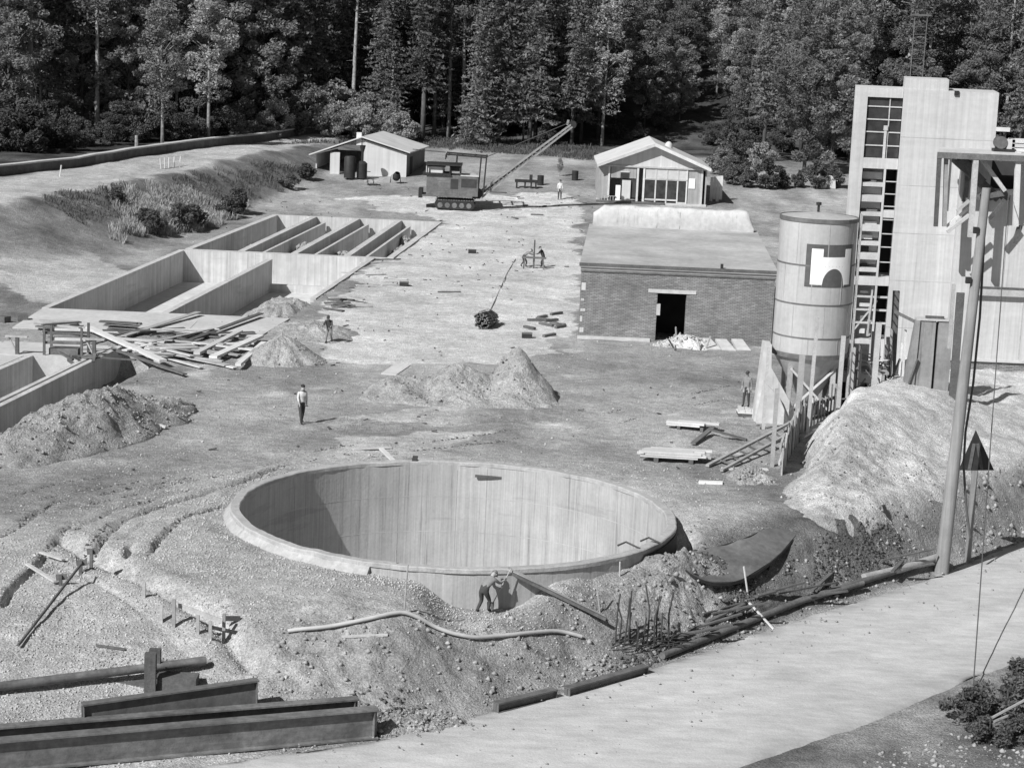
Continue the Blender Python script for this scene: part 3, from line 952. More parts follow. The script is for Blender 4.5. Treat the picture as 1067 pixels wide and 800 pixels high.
def pine(h, rad, seed, start=0.5):
    rs = np.random.RandomState(seed)
    C, limbs = [], []
    for k in range(26):
        t = rs.rand() ** 0.8
        z = h * (start + (1 - start) * t)
        r = rad * (1 - 0.75 * t) * (0.45 + 0.6 * rs.rand())
        a = rs.rand() * 6.283
        limbs.append((z - 0.4, a, r, 0.15, 0.05))
        c = np.array([math.cos(a) * r, math.sin(a) * r, z])
        n = 260
        d = rs.randn(n, 3) * np.array([0.8, 0.8, 0.42]) * (0.6 + 0.5 * rs.rand())
        C.append(c + d)
    for z in np.linspace(0.25, start, 8):                      # dead snags
        limbs.append((h * z, rs.rand() * 6.283, 0.9, -0.1, 0.025))
    return np.concatenate(C), trunk_mb(h, 0.009 * h + 0.05, 0.05, limbs, seed, 0.01), 0.14
def broadleaf(h, rad, seed, start=0.18, clumps=110, per=130, spread=0.8, size=0.125):
    rs = np.random.RandomState(seed)
    C, limbs = [], []
    zc = h * (start + 1) / 2
    hz = h * (1 - start) / 2
    for k in range(clumps):
        d = rs.randn(3)
        d /= np.linalg.norm(d)
        q = (0.35 + 0.65 * rs.rand() ** 0.5)
        wv = 0.8 + 0.35 * rs.rand()
        c = np.array([d[0] * rad * q * wv, d[1] * rad * q * wv, zc + d[2] * hz * q])
        taper = 1 - 0.45 * max(0, (c[2] - zc) / hz)
        c[:2] *= taper
        if k % 3 == 0:
            L = math.hypot(c[0], c[1])
            z0 = max(h * 0.15, c[2] - L * 0.8)
            limbs.append((z0, math.atan2(c[1], c[0]), L, (c[2] - z0) / max(L, 0.3), 0.07))
        cr = spread * (0.6 + 0.7 * rs.rand())
        g = rs.randn(per, 3)
        g /= np.linalg.norm(g, axis=1)[:, None]
        g *= (cr * (0.45 + 0.6 * rs.rand(per) ** 0.5))[:, None]
        g[:, 2] *= 0.7
        C.append(c + g)
    return np.concatenate(C), trunk_mb(h * 0.9, 0.009 * h + 0.05, 0.03, limbs, seed, 0.02), size
PROTO = {}
def proto(key, kind, gen, leaf, bark, flat=0.25, aspect=1.5):
    C, tm, size = gen
    V, Q, tn = leaf_cards(C, size, len(key) * 7 + len(C), aspect, flat)
    me = quad_mesh('crown', V, Q, tn)
    me.materials.append(MT[leaf])
    tme = tm.mesh('trunk', True)
    tme.materials.append(MT[bark])
    PROTO[key] = (kind, tme, me)
for i in range(4):
    proto('s%d' % i, 'spruce_tree', spruce(21 + 2.2 * i, 3.0 + 0.25 * i, 100 + i, 0.05 + 0.04 * i), 'needle', 'bark')
for i in range(2):
    proto('t%d' % i, 'spruce_tree', spruce(23 + 2 * i, 2.5, 130 + i, 0.22), 'needle', 'bark')
for i in range(3):
    proto('p%d' % i, 'pine_tree', pine(23 + 1.5 * i, 3.0, 160 + i, 0.42 + 0.06 * i), 'pine_needle', 'bark_pale')
for i in range(3):
    proto('b%d' % i, 'broadleaf_tree', broadleaf(17 + 2.0 * i, 3.9 + 0.4 * i, 190 + i, 0.06), 'leaf', 'bark')
for i in range(2):
    proto('w%d' % i, 'birch_tree', broadleaf(15 + 2 * i, 2.5, 220 + i, 0.22, 80, 90, 0.75, 0.11), 'leaf_pale', 'bark_pale')
for i in range(3):
    proto('u%d' % i, 'bush', broadleaf(3.6 + 0.5 * i, 1.9 + 0.3 * i, 250 + i, 0.03, 40, 130, 0.6, 0.095), 'bush', 'bark')
for i in range(3):
    proto('v%d' % i, 'bush', broadleaf(3.2 + 1.1 * i, 1.5 + 0.4 * i, 270 + i, 0.03, 34, 120, 0.55, 0.1), 'weed', 'bark')
for i in range(2):
    proto('d%d' % i, 'bush', broadleaf(1.7, 1.2, 260 + i, 0.02, 20, 110, 0.4, 0.075), 'weed', 'bark')
def tree(key, x, y, s, label, group=None, z=None, tz=1.0):
    kind, tme, cme = PROTO[key]
    rz = RND.uniform(0, 6.283)
    o = thing(kind, (x, y, gz(x, y) if z is None else z), label, 'bush' if kind == 'bush' else 'tree', group, rz)
    o.scale = (s, s, s * tz)
    link('trunk', tme, None, o)
    link('crown', cme, None, o)
    return o
placed = []
def clear(x, y, d):
    for (a, b) in placed:
        if (a - x) ** 2 + (b - y) ** 2 < d * d:
            return False
    placed.append((x, y))
    return True
def wall_x(y):          # low roadside wall on the embankment, left of it stands the wood
    return np.interp(y, [120, 171, 193, 233, 260], [-52, -43.2, -35.3, -23.1, -14])
# trees the photograph lets one pick out
def spot(u, v, z=3.3):
    p = at(u, v, z)
    return p.x, p.y
for (u, v, zg, key, s, lab) in [
        (217, 146, 3.6, 'w1', 1.0, 'slender birch with a pale trunk at the edge of the left wood'),
        (169, 152, 3.6, 'w0', 1.0, 'smaller birch left of the pale-trunked one, before the dark wood'),
        (280, 132, 3.6, 'b2', 0.92, 'big pale-leaved broadleaf tree rising behind the bushes'),
        (481, 145, 3.2, 'p2', 1.0, 'tall pine with the brightest bare trunk, right of the excavator cab'),
        (467, 144, 3.2, 'p0', 1.0, 'second bare pine trunk, just left of the brightest one'),
        (452, 142, 3.2, 'p1', 0.95, 'third bare pine trunk, leftmost of the row behind the shed'),
        (497, 150, 3.2, 's0', 0.9, 'dense spruce right of the bare pine trunks'),
        (545, 148, 3.2, 'w0', 0.62, 'small light-leaved tree at the foot of the dark spruces behind the boom'),
        (572, 148, 3.2, 's2', 1.0, 'dark spruce behind the tip of the excavator boom'),
        (596, 146, 3.2, 's3', 1.0, 'tall dark spruce right of the boom tip, edge of the wood'),
        (838, 176, 3.0, 'b1', 1.0, 'light-leaved tree with forked trunk left of the white tower'),
        (866, 178, 3.0, 'b2', 0.95, 'tree close behind the left edge of the white tower'),
        (795, 168, 3.0, 't1', 0.95, 'slim spruce right of the gabled house, before a dark gap')]:
    x, y = spot(u, v, zg)
    placed.append((x, y))
    tree(key, x, y, s, lab)
# the wood
KIND = {'spruce_tree': 'dark spruce', 'pine_tree': 'tall pine', 'broadleaf_tree': 'broadleaf tree', 'birch_tree': 'light-leaved birch'}
LBL = {'spruce_tree': 'dark spruce of the dense wood behind the site', 'pine_tree': 'pine of the dense wood behind the site',
       'broadleaf_tree': 'broadleaf tree of the dense wood behind the site', 'birch_tree': 'birch of the dense wood behind the site'}
def keyfor(t):
    q = RND.random()
    if t < -0.11:
        return RND.choice(['b0', 'b1', 'b2', 's1', 'p0', 'b2', 'w0', 'w1', 'w1'])
    if t < 0.035:
        return RND.choice(['s0', 's1', 's2', 's3', 'p1', 't0', 'b1', 's3', 't1'])
    if t < 0.13:
        return RND.choice(['w0', 's1', 't0', 'w0', 'w1', 'b1', 'b0', 's3', 'w1'])
    return RND.choice(['b0', 'b1', 'b2', 't0', 's1', 'p1', 'w1'])
cnt = 0
def forest(n, gen, dmin, smin, smax):
    global cnt
    k = tries = 0
    while k < n and tries < n * 30:
        tries += 1
        x, y = gen()
        t = x / y
        if t < -0.275 or t > 0.3:
            continue
        if x > wall_x(y) - 3.5 and y < 234 and t < 0.02:
            continue
        if not clear(x, y, dmin):
            continue
        key = keyfor(t)
        wh = 'beyond the low wall' if t < -0.115 else ('behind the shed' if t < -0.045 else ('behind the excavator' if t < 0.03 else ('behind the gabled house' if t < 0.12 else ('left of the tower' if t < 0.16 else 'behind the white tower'))))
        row = 'front row' if (y < 246 and t > -0.115) or (t <= -0.115 and x > wall_x(y) - 8) else 'back rows'
        tree(key, x, y, RND.uniform(smin, smax), KIND[PROTO[key][0]] + ', ' + row + ' of the wood ' + wh, 'trees of the wood behind the site')
        k += 1
        cnt += 1
def gen_left():
    t = RND.uniform(-0.275, -0.10)
    y = np.interp(t, [-0.27, -0.2, -0.15, -0.1], [204, 214, 226, 237]) + RND.expovariate(1 / 12.0)
    return t * y, y
def gen_mid():
    y = 236 + RND.expovariate(1 / 14.0)
    return RND.uniform(-0.13, 0.04) * y, y
def gen_far():
    y = 250 + RND.random() * 90
    return RND.uniform(-0.03, 0.15) * y, y
def gen_right():
    y = 232 + RND.expovariate(1 / 16.0)
    return RND.uniform(0.13, 0.29) * y, y
forest(64, gen_left, 3.2, 0.95, 1.3)
forest(60, gen_mid, 3.2, 0.85, 1.2)
forest(58, gen_right, 2.8, 0.9, 1.25)
forest(110, gen_far, 3.0, 0.6, 0.85)
# far rows on the hill, one mass
def far_mass():
    parts = {}
    rs = np.random.RandomState(9)
    Vs, Qs, Ts, n0 = [], [], [], 0
    key = ['w0', 't0', 'b1', 'w1']
    src = {}
    for k in key:
        me = PROTO[k][2]
        v = np.empty(len(me.vertices) * 3, np.float32)
        me.vertices.foreach_get('co', v)
        v = v.reshape(-1, 4, 3)
        src[k] = v[rs.rand(len(v)) < 0.12] * 1.0
    for i in range(330):
        y = 275 + rs.rand() * 130
        t = -0.31 + rs.rand() * 0.62
        x = t * y
        v = src[key[rs.randint(4)]]
        c = v.mean(1, keepdims=True)
        v = c + (v - c) * 2.4
        a = rs.rand() * 6.283
        s = 0.65 + 0.35 * rs.rand()
        ca, sa = math.cos(a) * s, math.sin(a) * s
        w = np.stack([v[..., 0] * ca - v[..., 1] * sa + x, v[..., 0] * sa + v[..., 1] * ca + y, v[..., 2] * s + gz(x, y, False)], -1).reshape(-1, 3)
        Vs.append(w)
        Ts.append(np.repeat(0.75 + 0.5 * rs.rand(len(w) // 4), 4))
    V = np.concatenate(Vs)
    o = link('distant_wood', quad_mesh('distant_wood', V, np.arange(len(V)).reshape(-1, 4), np.concatenate(Ts)), 'leaf')
    stuff(tag(o, 'far rows of the wood closing the view on the hill', 'wood'))
far_mass()
# bushes
BL = 'pale leafy bush of the thicket in front of the left wood'
for (u, v, s) in [(285, 138, 0.9), (300, 136, 1.1), (318, 135, 1.2), (335, 134, 1.25), (352, 134, 1.3), (368, 134, 1.2), (386, 134, 1.25), (402, 136, 1.1), (418, 138, 1.0), (345, 138, 0.9), (378, 139, 0.9)]:
    p = at(u, v, 4.2)
    tree(RND.choice(['u0', 'u1', 'u2']), p.x, p.y, s, BL, 'bushes before the left wood')
BL = 'bush of the row below the trees right of the gabled house'
for (u, v, s) in [(752, 178, 0.8), (764, 184, 0.7), (780, 186, 0.6), (798, 187, 0.8), (815, 187, 0.55), (760, 170, 1.0), (775, 172, 0.9), (793, 174, 0.8), (832, 187, 0.5), (850, 188, 0.7), (868, 188, 0.7)]:
    p = at(u, v, 2.8)
    tree(RND.choice(['v0', 'v1', 'u0']), p.x, p.y, s, BL, 'bushes below the trees on the right')
BL = 'low dark bush on the grassy embankment slope'
for (u, v, s) in [(160, 243, 1.0), (188, 240, 1.2), (200, 238, 1.1), (246, 222, 1.2), (236, 226, 0.9), (150, 236, 0.8), (120, 214, 0.8), (300, 196, 0.8), (318, 187, 0.9)]:
    p = gp(u, v)
    tree(RND.choice(['d0', 'd1']), p.x, p.y, s, BL, 'dark bushes on the embankment')
UL = 'dark undergrowth bush at the shaded foot of the left wood'
for k in range(34):
    t_ = -0.275 + 0.17 * (k + 0.5) / 34 + RND.uniform(-0.006, 0.006)
    y_ = float(np.interp(t_, [-0.27, -0.2, -0.15, -0.1], [190, 203, 219, 233])) + RND.uniform(-5, 6)
    tree(RND.choice(['v0', 'v1', 'v2']), t_ * y_, y_, RND.uniform(0.5, 1.35), UL, 'undergrowth of the left wood')
UL = 'undergrowth bush at the foot of the wood behind the house and excavator'
for k in range(14):
    t_ = -0.05 + 0.2 * (k + 0.5) / 14 + RND.uniform(-0.005, 0.005)
    y_ = 240 + RND.uniform(-5, 12)
    tree(RND.choice(['v0', 'v1', 'v2']), t_ * y_, y_, RND.uniform(0.5, 1.0), UL, 'undergrowth behind the site')
def grass_patch(name, label, pts_px, n, h, m, seed, w=0.05, jitter=1.3):
    rs = np.random.RandomState(seed)
    poly = [tuple(gp(u, v).xy) for u, v in pts_px]
    P = np.array(poly)
    lo, hi = P.min(0), P.max(0)
    X = lo[0] + rs.rand(n * 3) * (hi[0] - lo[0])
    Y = lo[1] + rs.rand(n * 3) * (hi[1] - lo[1])
    k = in_poly(X + jitter * fbm(X, Y, 2, seed), Y + jitter * fbm(X, Y, 2, seed + 1), poly) & (rs.rand(n * 3) < 0.55 + 0.6 * vnoise(X, Y, 1.1, seed + 2))
    X, Y = X[k][:n], Y[k][:n]
    m_ = len(X)
    Z = ground_z(X, Y) - 0.03
    hh = h * (0.4 + 0.9 * rs.rand(m_)) * (0.8 + 0.4 * vnoise(X, Y, 1.5, seed + 3))
    a = rs.rand(m_) * 6.283
    l = rs.randn(m_, 2) * hh[:, None] * 0.28
    b0 = np.stack([X, Y, Z], -1)
    dx = np.stack([np.cos(a) * w, np.sin(a) * w, np.zeros(m_)], -1)
    tip = b0 + np.stack([l[:, 0], l[:, 1], hh], -1)
    V = np.stack([b0 - dx, b0 + dx, tip + dx * 0.9, tip - dx * 0.9], 1).reshape(-1, 3)
    o = link(name, quad_mesh(name, V, np.arange(len(V)).reshape(-1, 4), np.repeat(0.7 + 0.6 * rs.rand(m_), 4)), m)
    stuff(tag(o, label, 'grass'))
grass_patch('dry_grass', 'tall pale dry grass on the embankment slope by the far channels', [(128, 205), (180, 196), (245, 196), (262, 214), (225, 232), (170, 246), (140, 240), (120, 252), (112, 232)], 34000, 0.75, 'grass', 5, 0.02)
grass_patch('slope_weeds', 'dark rough weeds along the embankment shoulder', [(40, 220), (160, 192), (300, 168), (318, 176), (230, 196), (130, 215), (95, 238)], 20000, 0.35, 'weed', 7, 0.025)
grass_patch('forest_edge_grass', 'rough grass along the edge of the wood', [(300, 150), (420, 142), (600, 152), (640, 170), (600, 166), (420, 152)], 16000, 0.4, 'weed', 9, 0.035)

# ================================================================== ROUND BASIN
def round_basin():
    t = thing('round_basin', (BC[0], BC[1], 0), 'large round open concrete basin sunk into the gravel', 'basin')
    m = MB().lathe([(BR, 0.10), (BR, -4.6), (BR - 0.32, -4.6), (BR - 0.32, 0.10)], 160, close=True)
    smooth_angle(m.build('wall', 'basin', t), 30)
    m = MB().lathe([(BR + 0.05, 0.22), (BR + 0.05, 0.09), (BR - 0.335, 0.09), (BR - 0.335, 0.22), (BR - 0.30, 0.25), (BR + 0.01, 0.25)], 240, close=True)
    m.v = [(a * (1 + 0.0035 * float(fbm(math.atan2(b, a) * 12, 0.5, 0.8, 7))), b * (1 + 0.0035 * float(fbm(math.atan2(b, a) * 12, 0.5, 0.8, 7))), q + 0.02 * float(fbm(math.atan2(b, a) * 9, 2.5, 0.7, 9)) * (q > 0.2)) for a, b, q in m.v]
    smooth_angle(m.build('rim', 'rim', t), 30)
    for z in (-1.25, -2.75):
        MB().lathe([(BR - 0.319, z - 0.012), (BR - 0.325, z - 0.012), (BR - 0.325, z + 0.012), (BR - 0.319, z + 0.012)], 120, close=True).build('pour_joint', 'roof_screed', t)
    for k in range(40):
        a = 2 * PI * (k + RND.uniform(-0.12, 0.12)) / 40
        rr = BR - 0.319
        MB().lathe([(rr, -4.4), (rr - 0.005, -4.4), (rr - 0.005, 0.02 - RND.uniform(0, 0.6)), (rr, 0.02)], 1, a0=a, a1=a + RND.uniform(0.0012, 0.003), close=True).build('form_joint', 'panel_grey', t)
    m = MB().lathe([(0.01, -4.3), (BR - 0.33, -4.45), (BR - 0.33, -4.6), (0.01, -4.6)], 96, close=False)
    m.build('floor', 'slab', t)
    for a, w in ((-2.6, 2.3), ):
        pass
    # mortar haunch left where the rim was cast
    m = MB().lathe([(BR + 0.04, 0.10), (BR + 0.04, -0.5), (BR + 0.32, -0.5), (BR + 0.28, -0.12), (BR + 0.12, 0.04)], 60, a0=R(128), a1=R(252), close=True)
    smooth_angle(m.build('mortar_haunch', 'rim', t), 40)
    m = MB().lathe([(BR + 0.052, 0.02), (BR + 0.052, -1.6), (BR + 0.075, -1.6), (BR + 0.075, 0.02)], 30, a0=R(-34), a1=R(3), close=True)
    m.build('black_outer_sheet', 'black_strip', t)  # near-black sheet against the outer right side of the wall
    for (aa, z) in ((80, 0.0),):
        m = MB().beam((BR * math.cos(R(aa)) - 0.55 - 0.3, (BR - 0.36) * math.sin(R(aa)), -0.28), (BR * math.cos(R(aa)) + 0.55 - 0.3, (BR - 0.36) * math.sin(R(aa)), -0.32), 0.08, 0.1)
        m.build('wall_bracket', 'wood_dark', t)
round_basin()

# ================================================================== CHANNELS
def wall_q(p0, p1, th, z0, z1, off, side=0.5):
    """upright wall between two plan points"""
    d = Vector((p1[0] - p0[0], p1[1] - p0[1]))
    n = Vector((-d.y, d.x)).normalized() * th
    q = [(p0[0] - n.x * side, p0[1] - n.y * side), (p1[0] - n.x * side, p1[1] - n.y * side), (p1[0] + n.x * (1 - side), p1[1] + n.y * (1 - side)), (p0[0] + n.x * (1 - side), p0[1] + n.y * (1 - side))]
    return MB().prism([(a - off[0], b - off[1]) for a, b in q], 'z', z0, z1)
def concrete_label(o, l):
    o['label'] = l
def lower_channels():
    c = (-19.5, 136, 0)
    t = thing('settling_tank', c, 'pair of wide sunken concrete bays with a bright back wall, left of centre', 'concrete tank')
    wall_q(A_L0, A_L1, 0.42, -3.0, 0.08, c).build('side_wall', 'concrete', t)
    wall_q(A_M0, A_M1, 0.42, -3.0, 0.075, c).build('dividing_wall', 'concrete', t)
    wall_q((A_R0[0] + 0.85, 130.1), A_R1, 0.36, -3.0, 0.07, c).build('side_wall', 'concrete', t)
    wall_q((A_L1[0] - 0.2, 151.62), (A_R1[0] + 0.18, 151.9), 0.42, -3.0, 0.085, c).build('back_wall', 'concrete', t)
    MB().prism([(A_L0[0] - c[0], A_L0[1] - c[1]), (A_R0[0] - c[0], A_R0[1] - c[1]), (A_R1[0] - c[0], A_R1[1] - c[1]), (A_L1[0] - c[0], A_L1[1] - c[1])], 'z', -3.2, -2.25).build('floor', 'floor_pale', t)
    MB().box(A_M0[0] + 0.9 - c[0], A_R1[0] - 1.0 - c[0], 148.0 - c[1], 148.5 - c[1], -2.25, -1.7).build('weir_beam', 'concrete', t)
    t2 = thing('concrete_apron', (-20.5, 117, 0), 'pale concrete apron slab in front of the sunken bays', 'concrete slab')
    MB().prism([(-7.6, -3.0), (6.2, -2.4), (7.1, 4.55), (-7.6, 4.45)], 'z', -0.6, 0.06).build('slab', 'slab', t2)
    MB().box(-4.0, 2.0, -1.5, 2.0, 0.06, 0.075).build('screed_patch', 'slab', t2)
    # soil tipped into the right bay
    hp = (-14.6, 127.5)
    rs = np.random.RandomState(4)
    o = heap('earth_fill', (hp[0], hp[1]), 3.3, 7.0, 2.9, R(-6), 'heap', 'earth tipped into the open front of the right bay', 'earth fill', 14, 0.15, None, 120, 0.14, 0.8, 0.25)
    o.location.z = -2.75
lower_channels()
def upper_channels():
    c = (-15, 165, 0)
    t = thing('filter_channels', c, 'row of four narrow sunken concrete channels, behind the wide bays', 'concrete channels')
    for i, (x0, x1) in enumerate(B_X):
        wall_q((x0, B_Y0), (x1, B_Y1), 0.5, -2.6, 0.08, c).build('channel_wall', 'concrete', t)
        if i in (1, 2, 3):
            wall_q((x0 + 0.95, B_Y0 + 0.3), (x1 + 0.95, B_Y1 - 0.3), 0.22, -2.6, -0.35, c).build('gutter_wall', 'concrete', t)
    wall_q((B_X[0][0] - 0.25, B_Y0 - 0.22), (B_X[4][0] + 0.25, B_Y0 - 0.22), 0.3, -2.6, 0.07, c).build('end_wall', 'concrete', t)
    wall_q((B_X[0][1] - 0.25, B_Y1 + 0.22), (B_X[4][1] + 0.25, B_Y1 + 0.22), 0.4, -2.6, 0.075, c).build('end_wall', 'concrete', t)
    MB().prism([(B_X[0][0] - c[0], B_Y0 - c[1]), (B_X[4][0] - c[0], B_Y0 - c[1]), (B_X[4][1] - c[0], B_Y1 - c[1]), (B_X[0][1] - c[0], B_Y1 - c[1])], 'z', -2.8, -2.1).build('floor', 'slab', t)
    k = 0
    for i in range(4):
        for j in range(2 if i else 1):
            f = 0.25 + 0.55 * RND.random()
            y = B_Y0 + (B_Y1 - B_Y0) * f
            xa = B_X[i][0] + (B_X[i][1] - B_X[i][0]) * f
            xb = B_X[i + 1][0] + (B_X[i + 1][1] - B_X[i + 1][0]) * f
            x = xa + (xb - xa) * RND.uniform(0.4, 0.7)
            o = heap('spoil_heap', (x, y), 1.1, 2.2, 1.25, 0, 'heap_dark', 'heap of dark spoil inside one of the four narrow channels', 'earth heap', 31 + k, 0.3, None, 60, 0.35)
            o['group'] = 'spoil heaps in the narrow channels'
            o.location.z = -1.75
            k += 1
upper_channels()
def near_channel():
    c = (-24, 97, 0)
    t = thing('near_channel', c, 'double concrete channel running off the left edge beside the clay heap', 'concrete channel')
    wall_q((-21.1, 109.4), (-24.4, 83.6), 0.30, -3.2, 0.10, c).build('outer_wall', 'concrete', t)
    wall_q((-21.62, 109.0), (-24.92, 83.6), 0.26, -3.2, 0.07, c).build('inner_wall', 'concrete', t)
    wall_q((-21.36, 109.0), (-24.66, 83.6), 0.26, -3.2, -0.16, c).build('slot_floor', 'black_strip', t)
    wall_q((-25.1, 105.5), (-28.2, 83.6), 0.35, -3.2, 0.05, c).build('channel_wall', 'concrete', t)
    MB().prism([(-24.9 - c[0], 105.5 - c[1]), (-21.8 - c[0], 105.5 - c[1]), (-21.75 - c[0], 109.4 - c[1]), (-27.4 - c[0], 109.4 - c[1]), (-27.2 - c[0], 105.5 - c[1])], 'z', -3.2, 0.06).build('head_slab', 'slab', t)
    MB().prism([(-28.3 - c[0], 83.6 - c[1]), (-24.5 - c[0], 83.6 - c[1]), (-21.5 - c[0], 106 - c[1]), (-25.2 - c[0], 106 - c[1])], 'z', -3.3, -2.4).build('floor', 'slab', t)
    MB().prism([(-28.5 - c[0], 83.6 - c[1]), (-36.2 - c[0], 83.6 - c[1]), (-27.6 - c[0], 109.4 - c[1]), (-25.4 - c[0], 105.4 - c[1])], 'z', -3.2, 0.03).build('deck_slab', 'slab', t)
near_channel()

# ================================================================== BRICK BUILDING
def brick_house():
    c = (3.75, 119.3, 0)
    t = thing('brick_building', c, 'low flat-roofed brick building with one dark doorway and a pale lintel', 'building')
    W_, D, HH = 11.3, 21.6, 4.05
    dx0, dx1, dz0, dz1 = 4.5, 6.2, 0.0, 2.85          # doorway
    th = 0.4
    m = MB()
    m.box(0, dx0, 0, th, -1.0, HH)
    m.box(dx1, W_, 0, th, -1.0, HH)
    m.box(dx0, dx1, 0, th, dz1, HH)
    m.box(dx0, dx1, 0, th, -1.0, 0.05)
    m.build('front_wall', 'brick', t)
    sh = 0.055 * D
    MB().prism([(0, th), (th, th), (th + sh, D), (sh, D)], 'z', -1, HH).build('side_wall', 'brick', t)
    MB().prism([(W_ - th, th), (W_, th), (W_ + sh, D), (W_ - th + sh, D)], 'z', -1, HH).build('side_wall', 'brick', t)
    MB().box(sh, W_ + sh, D, D + th, -1, HH).build('rear_wall', 'brick', t)
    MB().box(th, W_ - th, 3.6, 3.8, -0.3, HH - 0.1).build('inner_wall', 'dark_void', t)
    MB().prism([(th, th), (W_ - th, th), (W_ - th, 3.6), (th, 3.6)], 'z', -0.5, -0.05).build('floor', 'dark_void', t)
    MB().box(dx0 - 0.55, dx1 + 0.55, -0.05, th - 0.02, dz1 + 0.005, dz1 + 0.22).build('lintel', 'slab', t)
    MB().box(dx0 - 0.02, dx0 + 0.2, -0.03, th - 0.03, 1.55, 2.2).build('door_jamb_block', 'slab', t)
    o = MB().prism([(-0.12, -0.16), (W_ + 0.12, -0.16), (W_ + 0.1 + sh, D + 0.5), (sh - 0.1, D + 0.5)], 'z', HH + 0.16, HH + 0.36).build('roof_slab', 'roof_screed', t)
    MB().box(-0.14, W_ + 0.14, -0.18, -0.10, HH + 0.22, HH + 0.40).build('roof_edge_strip', 'wood_dark', o)
    MB().prism([(-0.05, -0.04), (W_ + 0.05, -0.04), (W_ + 0.05 + sh, D + 0.42), (sh - 0.05, D + 0.42)], 'z', HH + 0.002, HH + 0.16).build('cornice', 'slab', t)
    MB().box(-0.04, W_ + 0.04, -0.06, 0.0, HH - 0.12, HH + 0.0).build('eaves_shadow_strip', 'wood_dark', t)  # dark strip put in as the shadow under the eaves
    MB().box(7.2 + 0.9, 7.2 + 1.05, 0.2, 0.4, HH + 0.36, HH + 0.62).build('vent_pipe', 'iron_black', t)
    # footing course
    MB().box(-0.06, dx0 - 0.3, -0.08, -0.002, -0.8, 0.16).build('footing', 'slab', t)
    for k in range(5):
        z = 0.35 + 0.62 * k
        MB().box(0.05, 0.05 + RND.uniform(0.12, 0.3), -0.012, 0.001, z, z + RND.uniform(0.1, 0.5)).build('mortar_smear', 'plaster', t)
    # plastered upstand at the back of the roof: uneven white band
    n = 60
    xs = np.linspace(sh + 0.1, W_ + sh - 0.25, n)
    V, Q = [], []
    rows = [(0.0, 0.0), (-0.06, 0.35), (-0.05, 0.75), (0.0, 1.12), (0.14, 1.36), (0.45, 1.42), (0.8, 1.3), (0.9, 0.0)]
    for i, x in enumerate(xs):
        k = min(1.0, 0.25 + 0.35 * (n - 1 - i), 0.6 + 0.1 * i)
        for (dy, z) in rows:
            V.append((x, D - 0.6 + dy + 0.02 * float(vnoise(x, z, 0.5, 3)), HH + 0.36 + z * (0.98 + 0.045 * float(fbm(x, z * 0.3, 0.9, 5))) * k))
    r = len(rows)
    for i in range(n - 1):
        for j in range(r - 1):
            Q.append((i * r + j, (i + 1) * r + j, (i + 1) * r + j + 1, i * r + j + 1))
    link('plastered_upstand', quad_mesh('plastered_upstand', np.array(V), np.array(Q), None, True), 'plaster', t)
brick_house()

